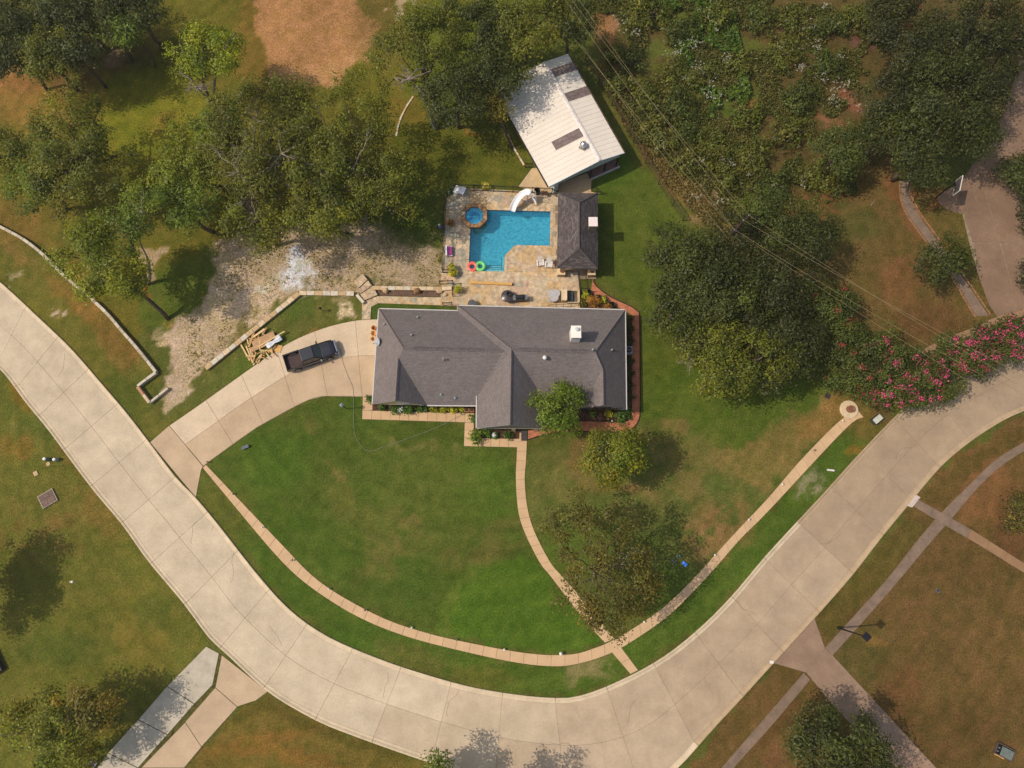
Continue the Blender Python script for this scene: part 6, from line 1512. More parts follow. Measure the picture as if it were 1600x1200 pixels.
# bed with floor, sides, wheel wells and tailgate
mb = MB(); mb.box((-1.98, 0, .58), (1.85, 1.9, .3)); mb.build("bed_floor", M_liner, truck)
for k in range(7): mb = MB(); mb.box((-1.98, -.62 + k * .207, .745), (1.75, .09, .03)); mb.build("bed_rib", M_liner, truck)
for s in (-1, 1):
    mb = MB(); mb.box((-1.98, s * .93, .84), (1.9, .1, .66)); mb.box((-1.98, s * .92, 1.19), (1.92, .16, .04)); soft(mb.build("bed_side", M_paint, truck), .02)
    mb = MB(); mb.box((-1.85, s * .79, .84), (.8, .2, .22)); soft(mb.build("wheel_well", M_liner, truck), .04)
mb = MB(); mb.box((-2.88, 0, .84), (.09, 1.76, .66)); tg = mb.build("tailgate", M_paint, truck); mb = MB(); mb.box((-2.94, 0, .98), (.03, .22, .07)); mb.build("handle", M_chrome, tg)
mb = MB(); mb.box((-1.06, 0, .86), (.08, 1.8, .6)); mb.build("bed_front", M_paint, truck)
mb = MB(); mb.tube([(1.3, .75, 1.15), (1.25, .78, 1.9)], .008, 4); mb.build("antenna", M_black, truck)

# ------------------------------------------------------------------ heap of scrap boards
M_pine = [mat("pine_%s" % k, S(*c), .75, var=.12, scale=4, obj_var=.12) for k, c in (("pale", (226, 190, 134)), ("honey", (214, 166, 100)), ("tan", (190, 146, 98)))]
M_ply = mat("plywood", S(190, 150, 110), .8, var=.12, scale=2, obj_var=.08)
HG = "scrap boards heaped on the grass beside the driveway"
def plank(px, py, z, L_, w, t, ang, label, m=None, tilt=0, name="board", cat="board", g=HG):
    q = G(px, py, z); mb = MB(); mb.box((0, 0, 0), (L_, w, t)); o = mb.build(name, m or R.choice(M_pine)); o.location = (q.x, q.y, z + t / 2); o.rotation_euler = (tilt * .4, -tilt, math.radians(ang))
    return tag(o, label, cat, g)
plank(412, 531, .30, 2.5, .85, .02, 28, "large brown plywood sheet lying on the scrap heap", M_ply, name="plywood_sheet", cat="plywood")
plank(408, 540, .34, 2.3, .5, .02, 24, "narrower plywood sheet on the left half of the heap", M_ply, .03, name="plywood_sheet", cat="plywood")
plank(432, 544, .08, 1.1, .8, .02, -14, "orange triangular plywood offcut at the right of the heap", M_pine[1], name="plywood_offcut", cat="plywood")
plank(424, 530, .40, 3.2, .12, .05, 32, "longest pale plank laid across the plywood", M_pine[0], .02)
plank(383, 550, .12, 2.2, .16, .05, -58, "long pale board at the left end of the scrap heap", M_pine[0]); plank(390, 554, .18, 2.1, .14, .05, -64, "pale board leaning right beside the leftmost one", M_pine[0], .05); plank(395, 557, .12, 1.9, .12, .05, -52, "third slanting board at the left end of the heap", M_pine[1])
plank(402, 562, .08, 1.4, .12, .05, 58, "board pointing down to the driveway from the heap", M_pine[0]); plank(393, 530, .22, 1.8, .2, .04, 75, "upright tan board on the upper left of the heap", M_pine[1]); plank(404, 521, .26, 1.6, .2, .05, 35, "pale board at the top of the heap", M_pine[0], .1)
plank(413, 518, .24, .9, .16, .05, 60, "short upright board sticking out above the plywood", M_pine[2], .2)
rr = random.Random(21)
for k in range(26):
    plank(390 + rr.random() * 36, 545 + rr.random() * 16 - (8 if k % 3 == 0 else 0), .06 + rr.random() * .3, .4 + rr.random() * .8, .1 + rr.random() * .05, .045, rr.random() * 180, "short honey coloured offcut jumbled in the lower half of the scrap heap", None, rr.uniform(-.25, .25))
for k in range(8): plank(385 + rr.random() * 28, 520 + rr.random() * 16, .05 + rr.random() * .2, .5 + rr.random() * .7, .12, .045, rr.random() * 180, "loose board piece in the upper left of the scrap heap", None, rr.uniform(-.2, .2))
q = G(428, 534, .5); mb = MB(); nx_, ny_ = 14, 7; ids = []
for a in range(nx_ + 1):
    rw = []
    for b in range(ny_ + 1):
        u, v = a / nx_, b / ny_; x = (u - .5) * 1.75; wv = .34 * (.55 + .45 * abs(math.cos(u * 3.1)))
        rw.append(mb.pt((x, (v - .5) * wv * 2, .12 * mnoise.noise(Vector((x * 3, v * 3, 1))) + .05 * math.sin(v * 9 + u * 5))))
    ids.append(rw)
for a in range(nx_):
    for b in range(ny_): mb.face([ids[a][b], ids[a + 1][b], ids[a + 1][b + 1], ids[a][b + 1]])
o = mb.build("tarp", mat("tarp_white", S(226, 226, 230), .6), None, smooth=True); o.location = (q.x, q.y, .52); o.rotation_euler = (0, 0, math.radians(38)); m_ = o.modifiers.new("thick", 'SOLIDIFY'); m_.thickness = .01
tag(o, "crumpled white plastic tarp draped over the scrap boards", "tarp")

# ------------------------------------------------------------------ by the pool
def pool_ring(px, py, m, label):
    q = G(px, py, .05); mb = MB(); n1, n2 = 28, 12; R0, r0 = .42, .19
    for a in range(n1):
        for b in range(n2):
            u, v = 2 * math.pi * a / n1, 2 * math.pi * b / n2; mb.pt(((R0 + r0 * math.cos(v)) * math.cos(u), (R0 + r0 * math.cos(v)) * math.sin(u), .8 * r0 * math.sin(v)))
    for a in range(n1):
        for b in range(n2): mb.face([a * n2 + b, ((a + 1) % n1) * n2 + b, ((a + 1) % n1) * n2 + (b + 1) % n2, a * n2 + (b + 1) % n2])
    tag(mb.build("swim_ring", m, None, smooth=True, loc=(q.x, q.y, .1)), label, "swim ring", "swim rings floating at the pool steps")
pool_ring(738.3, 417, mat("vinyl_coral", S(236, 110, 96), .35, var=.03, spec=.5), "coral red swim ring floating in the pool corner"); pool_ring(750.6, 416.3, mat("vinyl_green", S(120, 214, 120), .35, var=.03, spec=.5), "light green swim ring floating beside the red one")
def adirondack(px, py, rz, label):
    q = G(px, py, .12); t = thing("garden_chair", label, "garden chair", (q.x, q.y, FZ + .006), rz, "white slatted garden chairs by the cabana")
    for k in range(5): mb = MB(); mb.box((-.22 + k * .11, -.02, .33), (.085, .5, .02), 0, -.12); mb.build("seat_slat", M_white, t)
    for k in range(5): mb = MB(); h = .78 - abs(k - 2) * .07; mb.box((-.22 + k * .11, .27 + h * .17, .34 + h * .43), (.09, .02, h), 0, -.6); mb.build("back_slat", M_white, t)
    for s in (-1, 1):
        mb = MB(); mb.box((s * .34, .0, .52), (.13, .66, .025)); mb.build("armrest", M_white, t)
        for y in (-.26, .24): mb = MB(); mb.box((s * .31, y, .255), (.04, .09, .51)); mb.build("leg", M_white, t)
    return t
adirondack(844, 413, math.radians(5), "left one of two white slatted garden chairs beside the pool"); adirondack(857, 415.5, math.radians(-3), "right one of two white slatted garden chairs, next to the cabana")
# water slide
q = G(806, 318); sl = thing("water_slide", "white curved water slide with ladder at the top of the pool", "water slide", (q.x, q.y, FZ))
cp = [(800.5, 331, .45), (803, 322, .75), (809, 312, 1.1), (816, 304.5, 1.45), (823, 301.5, 1.75), (828.5, 303.5, 1.8)]
cpw = [Vector(G(a, b, z)) - Vector((q.x, q.y, 0)) for a, b, z in cp]; xs2 = np.array([tuple(p) for p in cpw]); u_ = np.linspace(0, 1, len(cp)); uu = np.linspace(0, 1, 22)
fine = np.stack([np.interp(uu, u_, xs2[:, k]) for k in range(3)], 1)
for _ in range(2): fine[1:-1] = (fine[:-2] + fine[1:-1] * 2 + fine[2:]) / 4
mb = MB(); rows = []
for k, p in enumerate(fine):
    d = Vector(fine[min(k + 1, 21)] - fine[max(k - 1, 0)]); d.z = 0; d.normalize(); s = Vector((-d.y, d.x, 0))
    rows.append([mb.pt(Vector(p) + s * y + Vector((0, 0, z))) for y, z in ((-.36, .2), (-.31, .22), (-.24, .03), (0, 0), (.24, .03), (.31, .22), (.36, .2), (.27, -.03), (0, -.05), (-.27, -.03))])
for a, b in zip(rows, rows[1:]):
    for k in range(10): mb.face([a[k], a[(k + 1) % 10], b[(k + 1) % 10], b[k]])
mb.face(rows[0][::-1]); mb.face(rows[-1]); M_slide = mat("slide_white", S(244, 240, 236), .3, var=.02, spec=.5); mb.build("flume", M_slide, sl, smooth=True)
for k in (5, 12, 18):
    p = Vector(fine[k]); mb = MB(); mb.tube([(p.x, p.y, 0), (p.x, p.y, p.z - .05)], .06, 8); mb.build("support", M_slide, sl)
top = Vector(fine[-1])
for s in (-1, 1):
    off = Vector((.1, s * .24, 0)); mb = MB(); mb.tube([top + off + Vector((-.2, 0, 0)), top + off + Vector((.1, 0, .45)), top + off + Vector((.45, -.15, .35)), Vector((top.x + .75, top.y - .35 + s * .2, 0))], .025, 6); mb.build("handrail", M_slide, sl, smooth=True)
for k in range(4): f = (k + 1) / 5; mb = MB(); mb.box((top.x + .75 - f * .6, top.y - .35 + f * .3, f * 1.7), (.14, .42, .04)); mb.build("rung", M_slide, sl)
# diving pole / skimmer net pole
a, b = G(831, 336, .05), G(836, 330.5, .15); mb = MB(); mb.tube([a, b], .02, 6); mb.build("handrail", M_chrome, pool, origin=po)
# table with white cover, lounge, trash can, pots
def P_(px, py, z=0): return G(px, py, z)
q = P_(719, 302.5); t = thing("folding_table", "pair of white table tops folded against the fence corner", "table", (q.x, q.y, FZ), math.radians(-25))
for s in (-1, 1): mb = MB(); mb.bbox((s * .3, s * .08, .72), (.56, .9, .05), .02); mb.build("tabletop", M_slide, t)
for x, y in ((-.45, -.3), (.45, -.3), (-.45, .3), (.45, .3)): mb = MB(); mb.tube([(x, y, 0), (x, y, .7)], .025, 6); mb.build("leg", M_slide, t)
q = P_(701, 395); t = thing("pool_lounge", "white plastic lounge with a magenta cushion by the left fence", "lounge", (q.x, q.y, FZ), math.radians(3))
mb = MB(); mb.box((-.2, 0, .3), (.16, 1.15, .6)); mb.build("backrest", M_slide, t); mb = MB(); mb.box((.12, 0, .28), (.62, 1.1, .1)); mb.build("seat", M_slide, t)
mb = MB(); mb.bbox((.16, 0, .39), (.52, .98, .12), .04); mb.build("cushion", mat("magenta", S(176, 72, 140), .8), t)
for x, y in ((.35, -.45), (.35, .45), (-.2, -.45), (-.2, .45)): mb = MB(); mb.box((x, y, .12), (.05, .05, .24)); mb.build("leg", M_slide, t)
q = P_(839, 303); t = thing("waste_bin", "dark round waste bin right of the slide", "waste bin", (q.x, q.y, FZ)); MB().lathe([(.24, 0), (.3, .75), (.32, .76), (.29, .72), (.2, .04), (0, .04)], n=16).build("bin", mat("bin_grey", S(62, 56, 54), .7), t); MB().lathe([(.325, .74), (.34, .78), (.30, .82), (.3, .76)], n=16, closed=True).build("rim", M_black, t)
q = P_(853, 306); t = thing("wrought_iron_chair", "brown wrought iron chair behind the slide by the fence", "chair", (q.x, q.y, FZ), .6)
mi = mat("iron_brown", S(86, 62, 48), .6)
MB().lathe([(0, .44), (.26, .44), (.27, .46), (0, .46)], n=14).build("seat", mi, t)
for k in range(4): a = k * math.pi / 2 + .7; MB().tube([(.2 * math.cos(a), .2 * math.sin(a), .45), (.28 * math.cos(a), .28 * math.sin(a), 0)], .02, 5).build("leg", mi, t)
mb = MB(); mb.tube([(-.25, .1, .45), (-.27, .25, .85), (0, .34, .98), (.27, .25, .85), (.25, .1, .45)], .02, 5)
for x in (-.12, 0, .12): mb.tube([(x, .18, .45), (x, .32, .94)], .014, 4)
mb.build("backrest", mi, t)

q = P_(870, 414); t = thing("side_table", "small dark round side table between chair and cabana", "table", (q.x - .15, q.y, FZ)); MB().lathe([(0, .46), (.25, .46), (.25, .49), (0, .49)], n=14).build("tabletop", mi, t)
for k in range(3): a = k * 2.1; MB().tube([(.05 * math.cos(a), .05 * math.sin(a), .46), (.22 * math.cos(a), .22 * math.sin(a), 0)], .02, 5).build("leg", mi, t)
# timber on the deck
a, b = P_(736, 441.5, .2), P_(801, 444.5, .2); mb = MB(); d = b - a; mb.bbox(((a.x + b.x) / 2, (a.y + b.y) / 2, FZ + .12), (d.length, .28, .22), .02, math.atan2(d.y, d.x)); c = ((a.x + b.x) / 2, (a.y + b.y) / 2, 0)
tm = thing("timber_beam", "long yellow timber beam lying across the patio", "timber", c); mb.build("beam", mat("timber_yellow", S(218, 168, 96), .7, var=.08, scale=4), tm, origin=c)
e = P_(800.5, 444.4, .2); mb = MB(); mb.box((e.x, e.y, FZ + .125), (.06, .3, .25), math.atan2(d.y, d.x)); mb.build("metal_band", M_black, tm, origin=c)
# kettle smoker and gas grill
q = P_(793, 466.5); t = thing("kamado_grill", "large round dark grill with a black bucket on its lid", "grill", (q.x, q.y, FZ))
MB().lathe([(.3, .0), (.34, .5), (.66, .62), (.68, .7), (.64, .72), (.45, .80), (.2, .86), (0, .88)], n=26).build("bowl", mat("grill_dark_brown", S(74, 66, 64), .3, spec=.6), t, smooth=True)
MB().lathe([(.2, .0), (.24, .3), (.26, .31), (.22, .28), (.16, .02), (0, .02)], (.16, .12, .78), 14).build("bucket", M_black, t)
for k in range(5): a = k * 1.256; MB().box((.5 * math.cos(a), .5 * math.sin(a), .75), (.07, .07, .06)).build("fitting", M_chrome, t)
q = P_(812.5, 469); t = thing("gas_grill", "black gas grill against the back wall of the house", "grill", (q.x, q.y, FZ), math.radians(4))
MB().box((0, 0, .42), (.95, .6, .84)).build("cabinet", M_black, t); mb = MB(); mb.lathe([(.26, -.36), (.26, .36)], (0, .02, .86), 14, 'X'); mb.build("lid", mat("lid_black", S(44, 42, 44), .3, spec=.6), t)
for s in (-1, 1): MB().bbox((s * .62, 0, .82), (.3, .55, .04), .01).build("side_shelf", M_metalg, t)
MB().tube([(-.3, -.3, .95), (.3, -.3, .95)], .02, 6).build("handle", M_chrome, t)
for k in range(4): MB().lathe([(.03, 0), (.03, .04), (0, .04)], (-.3 + k * .2, -.32, .72), 8, 'Z').build("knob", M_chrome, t)
# grey mosaic table with chair, stone firebox bench, covered stack
q = P_(865, 464.5); t = thing("patio_table", "pale grey round patio table with overlapping tops", "table", (q.x, q.y, FZ))
mg = mat("table_grey", S(190, 184, 180), .5, var=.1, scale=6); 
for k in range(3): a = k * 2.09 + .6; MB().lathe([(.0, .66), (.44, .66), (.46, .68), (.44, .70), (0, .70)], (.24 * math.cos(a), .3 * math.sin(a), k * .012), 22).build("tabletop", mg, t)
MB().lathe([(.3, 0), (.08, .05), (.06, .66)], n=12).build("pedestal", M_metalg, t)
q = P_(862, 471); t = thing("glass_table", "small glass topped table below the grey patio table", "table", (q.x, q.y, FZ)); MB().lathe([(0, .5), (.3, .5), (.31, .52), (0, .52)], n=18).build("tabletop", mat("glass_blue_grey", S(150, 160, 168), .15, spec=.7), t)
for k in range(3): a = k * 2.1; MB().tube([(.05 * math.cos(a), .05 * math.sin(a), .5), (.28 * math.cos(a), .28 * math.sin(a), 0)], .018, 5).build("leg", M_metalg, t)
q = P_(889, 466); t = thing("stair_well", "cream framed well with a cream seat back and dark inside, on the patio", "stairwell", (q.x, q.y, FZ))
mc = mat("cream_board", S(216, 192, 156), .7, var=.06)
MB().box((-.62, .05, .42), (.5, 1.2, .84)).build("bench", mc, t); MB().box((-.34, .05, .9), (.1, 1.28, .3)).build("bench_back", mat("cream_light", S(230, 208, 174), .7), t)
for c_, d_ in (((.42, .72, .2), (1.3, .08, .4)), ((.42, -.62, .2), (1.3, .08, .4)), ((1.06, .05, .2), (.08, 1.42, .4))): MB().box(c_, d_).build("frame_board", mc, t)
MB().box((.38, .05, .02), (1.2, 1.24, .03)).build("floor", mat("well_floor", S(112, 104, 92), .8, var=.3, scale=4), t); MB().box((.1, .05, .18), (.5, 1.0, .3)).build("grey_box", mat("well_box", S(92, 92, 90), .6), t)
a = P_(857, 481); mb = MB(); a2 = P_(903, 479)
rl = thing("railing", "thin dark railing at the patio's right end above the roof edge", "railing", (a.x, a.y, FZ))
for k in range(5): p = a.lerp(a2, k / 4) - Vector((a.x, a.y, 0)); MB().tube([p, p + Vector((0, 0, .9))], .022, 5).build("post", M_black, rl)
MB().tube([(0, 0, .9), tuple((a2 - a) + Vector((0, 0, .9)))], .022, 5).build("rail", M_black, rl)

# ------------------------------------------------------------------ iron fences
def iron_fence(name, label, pts_px, h=1.35, gap=.13, post=2.2, m=M_black, group="black iron fences around the pool", z=FZ, gate=False):
    P = [G(a, b) for a, b in pts_px]; o0 = Vector((P[0].x, P[0].y, z)); root = thing(name, label, "gate" if gate else "fence", o0, group=group)
    pk = MB(); cnt = 0
    for a, b in zip(P, P[1:]):
        d = b - a; L_ = d.length; ang = math.atan2(d.y, d.x)
        for zz in (.12, h - .18, h - .02):
            c = (a + b) / 2; m_ = MB(); m_.box((c.x, c.y, z + zz), (L_, .035, .035), ang); m_.build("rail", m, root, origin=o0)
        n = max(1, round(L_ / post))
        for k in range(n + 1):
            p = a.lerp(b, k / n); m_ = MB(); m_.box((p.x, p.y, z + h / 2), (.07, .07, h), ang); m_.box((p.x, p.y, z + h + .02), (.09, .09, .04), ang); m_.build("post", m, root, origin=o0)
        n = int(L_ / gap)
        for k in range(1, n): p = a.lerp(b, k / n); pk.box((p.x, p.y, z + h / 2), (.016, .016, h - .06), ang)
    o = pk.build("picket_infill", m, root, origin=o0); o['kind'] = 'stuff'
    return root
iron_fence("iron_fence", "black iron fence along the top edge of the patio", [(711, 297.5), (862, 304)])
iron_fence("iron_fence", "black iron fence rounding the patio corner near the white table tops", [(696.5, 330), (700, 309), (711, 298)])
iron_fence("iron_fence", "black iron fence down the left side of the patio", [(696.5, 330.5), (692.5, 426)])
iron_fence("iron_fence", "short black fence between metal building and cabana", [(862, 304.5), (869, 308)])
iron_fence("iron_gate", "open black gate at the lower left corner of the pool patio", [(692.5, 427), (709, 428)], h=1.1, gate=True, group="black iron gates of the patio")
iron_fence("iron_gate", "black gate above the boulder bed", [(688, 445), (708.5, 444)], h=1.1, gate=True, group="black iron gates of the patio"); iron_fence("iron_fence", "black fence across the right end of the boulder bed", [(709, 445), (708, 464)], h=1.1)
iron_fence("iron_gate", "small black gate behind the step of the house roof", [(693, 478), (707, 477.5)], h=1.0, gate=True, group="black iron gates of the patio")
iron_fence("iron_fence", "black fence from the cabana down to the flower pots", [(903, 432), (906, 456)], h=1.2); iron_fence("iron_gate", "black gate swung open beyond the cabana", [(906, 456), (919, 457)], h=1.2, gate=True, group="black iron gates of the patio")
iron_fence("iron_fence", "black fence between the upper right corner of the cabana and the metal building", [(924, 300), (933, 304)], h=1.2)
iron_fence("iron_gate", "dark gate left of the metal building on the tan pad", [(820, 262), (832, 263)], h=.9, gate=True, group="black iron gates of the patio")
# wire fence along the brush
M_wire = mat("wire_brown", S(74, 58, 44), .7)
fpx = [(914, 95), (935, 132), (956, 165), (971, 190), (989, 222), (1008, 255), (1028, 288), (1050, 322), (1066, 345)]
P = [G(a, b) for a, b in fpx]; wf = thing("wire_fence", "long brown pipe and wire fence between mown lawn and brush", "fence", (P[0].x, P[0].y, 0)); o0 = Vector((P[0].x, P[0].y, 0))
for p in P: MB().tube([p, p + Vector((0, 0, 1.35))], .05, 6).build("post", M_wire, wf, origin=o0)
for a, b in zip(P, P[1:]):
    MB().tube([a + Vector((0, 0, 1.32)), b + Vector((0, 0, 1.32))], .045, 6).build("rail", M_wire, wf, origin=o0)
mb = MB()
for a, b in zip(P, P[1:]):
    for z in (.2, .45, .7, .95, 1.15): mb.tube([a + Vector((0, 0, z)), b + Vector((0, 0, z))], .008, 3, False)
    for k in range(1, 12): p = a.lerp(b, k / 12); mb.tube([p + Vector((0, 0, .1)), p + Vector((0, 0, 1.3))], .006, 3, False)
mb.build("wire_mesh", M_wire, wf, origin=o0)['kind'] = 'stuff'
# ------------------------------------------------------------------ utility pole and lines
ph = 9.6; tp_ = G(1161, 345, ph); pole = thing("utility_pole", "dark wooden utility pole rising out of the oak cluster", "utility pole", (tp_.x, tp_.y, 0))
M_pole = mat("pole_wood", S(72, 54, 48), .9, var=.2, scale=3)
MB().tube([(0, 0, 0), (0, 0, ph)], [.2, .13], 10).build("pole", M_pole, pole); 
ca = math.radians(45)
MB().box((0, 0, ph - .5), (2.4, .14, .16), ca).build("crossarm", M_pole, pole); MB().lathe([(.22, 0), (.24, .1), (.24, .8), (.18, .9), (0, .92)], (-.3, -.32, ph - 2.2), 14).build("transformer", mat("transformer_dark", S(58, 52, 54), .4), pole)
offs = [(0, 0, ph + .15), (math.cos(ca) * 1.05, math.sin(ca) * 1.05, ph - .35), (-math.cos(ca) * 1.05, -math.sin(ca) * 1.05, ph - .35), (-.15, -.15, ph - 2.0)]
for x, y, z in offs[:3]: MB().lathe([(.05, -.1), (.07, -.04), (.04, 0), (.06, .05), (0, .1)], (x, y, z - .02), 8).build("insulator", M_metalg, pole)
M_line = mat("aluminium_wire", S(170, 152, 112), .5, var=.02)
def cable(name, a, b, sag, label, r=.009, m=M_line, grp="power lines crossing the brush field"):
    pts = [Vector(a).lerp(Vector(b), k / 24) - Vector((0, 0, sag * 4 * (k / 24) * (1 - k / 24))) for k in range(25)]
    mb = MB(); mb.tube(pts, r, 4, False); return tag(mb.build(name, m, None, origin=tuple(a)), label, "power line", grp)
wir = [((880, -60, 10.3), offs[0], (1740, 655, 9.6), "outer"), ((862, -60, 9.9), offs[1], (1735, 672, 9.3), "second"), ((845, -60, 9.8), offs[2], (1720, 690, 9.2), "third"), ((800, -60, 8.6), offs[3], (1705, 712, 8.0), "inner")]
wir = [((905, 0, 10.0), offs[0], (1720, 648, 9.6), "outermost"), ((893, 0, 9.6), offs[1], (1715, 668, 9.2), "second from the right"), ((884, 0, 9.6), offs[2], (1700, 676, 9.2), "third from the right"), ((868, 22, 8.2), offs[3], (1690, 700, 8.0), "innermost, lowest")]
for (pa, of, pb, nm) in wir:
    mid = (tp_.x + of[0], tp_.y + of[1], of[2])
    cable("power_line", tuple(G(*pa)), mid, .5, nm + " power line between the metal building trees and the pole"); cable("power_line", mid, tuple(G(*pb)), .7, nm + " power line running from the pole over the brown lawn")
cable("service_line", tuple(G(902, 60, 7)), tuple(G(1140, 376, 7.2)), .4, "lower service cable beside the wire fence", .01)

# ------------------------------------------------------------------ street furniture
def lamp_post(name, base, h, label, head, col=M_black):
    q = G(*base); t = thing(name, label, "lamp post", (q.x, q.y, 0)); return t
t = lamp_post("street_lamp", (1310, 981), 5.4, "tall dark street lamp leaning out over the narrow sidewalk at lower right", None)
MB().tube([(0, 0, 0), (0, 0, 5.2)], [.09, .06], 8).build("pole", M_black, t); MB().lathe([(.16, 0), (.16, .3), (.09, .4)], n=10).build("base", M_black, t)
MB().bbox((.05, 0, 5.32), (.62, .62, .22), .05, .75).build("lamp_head", mat("lamp_black", S(38, 36, 42), .4), t); MB().box((.05, 0, 5.19), (.4, .4, .03), .75).build("diffuser", M_lamp, t)
q = G(542, 638.5); t = thing("garden_lamp", "grey lantern on a black post on the lawn by the driveway", "garden lamp", (q.x, q.y, 0))
MB().tube([(0, 0, 0), (0, 0, 1.9)], .045, 8).build("post", M_black, t); MB().box((0, 0, 2.06), (.26, .26, .3)).build("lantern", M_glass, t); MB().lathe([(.25, 0), (.06, .16), (0, .18)], (0, 0, 2.22), 4).build("lantern_roof", mat("lantern_grey", S(150, 160, 164), .4), t)
MB().box((-.16, 0, 1.86), (.34, .04, .04)).build("arm", M_black, t)
q = G(504, 486); t = thing("garden_lamp", "small dark lamp post on the lawn above the pickup", "garden lamp", (q.x, q.y, 0)); MB().tube([(0, 0, 0), (0, 0, .9)], .035, 6).build("post", M_black, t); MB().lathe([(.14, 0), (.16, .12), (.05, .22), (0, .22)], (0, 0, .88), 10).build("lantern", M_black, t)
def path_light(px, py, label, big=False):
    q = G(px, py); t = thing("path_light", label, "path light", (q.x, q.y, 0), R.random() * 3, "small path lights on the inner edge of the curved sidewalk")
    s = 1.6 if big else 1
    MB().tube([(0, 0, 0), (0, 0, .32 * s)], .02, 6).build("stake", M_black, t); MB().lathe([(.05, .3 * s), (.11 * s, .3 * s), (.05 * s, .4 * s), (0, .42 * s)], n=10).build("shade", M_white if big or R.random() < .6 else M_metalg, t)
names = ["first", "second", "third", "fourth", "fifth", "sixth", "seventh", "eighth"]
left = [(366, 772), (411, 824), (458, 875), (515, 920), (571, 953), (644, 980), (714, 999), (788, 1014)]
for k, (x, y) in enumerate(left): path_light(x, y, "%s path light along the curved sidewalk counting from the driveway" % names[k])
path_light(876, 1020, "largest white path light, just left of where the walks cross", True)
right = [(1315, 658), (1271, 704), (1221, 757), (1169, 812), (1116, 867), (1006, 971)]
for k, (x, y) in enumerate(right): path_light(x, y, "%s path light along the sidewalk counting from the round brick pillar" % names[k])
# stone basin with brick pillar, cabinet, hydrant pipe, drain
q = G(1326, 640); t = thing("brick_pillar", "round brick pillar on a pale stone disc at the sidewalk's end", "pillar", (q.x, q.y, 0))
MB().lathe([(.95, 0), (.95, .14), (.9, .18), (.5, .18), (0, .18)], n=28).build("stone_disc", mat("disc_stone", S(216, 192, 156), .85, var=.08, scale=3), t)
for c_ in range(5):
    for k in range(9):
        a = (k + .5 * (c_ % 2)) * 2 * math.pi / 9; MB().box((.3 * math.cos(a), .3 * math.sin(a), .22 + c_ * .085), (.12, .19, .075), a).build("brick", mat("pillar_brick", S(164, 112, 84), .9, var=.2, scale=4, obj_var=.15), t)
MB().lathe([(.22, .18), (.22, .6), (.0, .6)], n=12).build("core", mat("pillar_core", S(140, 90, 76), .9), t)
q = G(1367, 656); t = thing("utility_cabinet", "pale green topped utility box beside the crepe myrtles and road", "utility box", (q.x, q.y, 0), math.radians(38))
MB().box((0, 0, .3), (1.05, .62, .6)).build("body", mat("cabinet_dark", S(70, 74, 66), .6), t); soft(MB().box((0, 0, .63), (1.0, .58, .1)).build("lid", mat("cabinet_lid", S(206, 206, 192), .5), t), .04)
q = G(1301, 735); t = thing("water_pipe", "short white capped pipe standing in the verge", "standpipe", (q.x, q.y, 0)); mb = MB(); mb.tube([(.1, -.02, .1), (-.6, .06, .14)], .1, 10); mb.build("pipe", M_white, t); MB().lathe([(.13, 0), (.13, .1), (0, .12)], (.1, 0, .05), 10).build("cap", M_metalg, t)
q = G(1293, 619); t = thing("drain_cover", "small dark square drain cover on the dry lawn", "drain cover", (q.x, q.y, 0), math.radians(-25)); MB().box((0, 0, .02), (.55, .5, .05)).build("plate", mat("drain_dark", S(74, 66, 62), .8), t)
for k in range(4): MB().box((0, -.16 + k * .1, .055), (.44, .03, .02)).build("bar", M_black, t)
q = G(1465, 923); t = thing("meter_lid", "small grey meter lid in the brown lawn at right", "lid", (q.x, q.y, 0), math.radians(-35)); MB().bbox((0, 0, .03), (.5, .32, .06), .02).build("plate", mat("lid_grey", S(104, 92, 96), .7), t); MB().box((0, 0, .07), (.2, .12, .02)).build("cover", M_dark, t)
q = G(1205, 1034); tag(MB().bbox((0, 0, .16), (.35, .28, .04), .01).build("kerb_marker", M_white, None, loc=(q.x, q.y, 0)), "small white block on the kerb at the lower driveway", "marker")
# lower right utility vault
q = G(1568, 1174); t = thing("utility_vault", "open dark utility vault with grey lid near the bottom right corner", "utility vault", (q.x, q.y, 0), math.radians(-27))
for c_, d_ in (((0, .52, .12), (1.75, .1, .24)), ((0, -.52, .12), (1.75, .1, .24)), ((-.85, 0, .12), (.1, 1.0, .24)), ((.85, 0, .12), (.1, 1.0, .24))): MB().box(c_, d_).build("frame", mat("vault_frame", S(92, 74, 62), .8), t)
MB().box((-.05, 0, .05), (1.6, .94, .06)).build("pit", M_dark, t); MB().bbox((.22, -.04, .2), (1.15, .86, .06), .02).build("lid", mat("vault_lid", S(112, 120, 112), .6), t)
for x, y in ((-.58, .12), (-.62, -.22)): MB().lathe([(.09, .08), (.09, .2), (0, .22)], (x, y, 0), 10).build("meter", M_metalg, t)
MB().box((-.3, -.6, .08), (.9, .09, .1)).build("edge_board", M_pine[1], t)
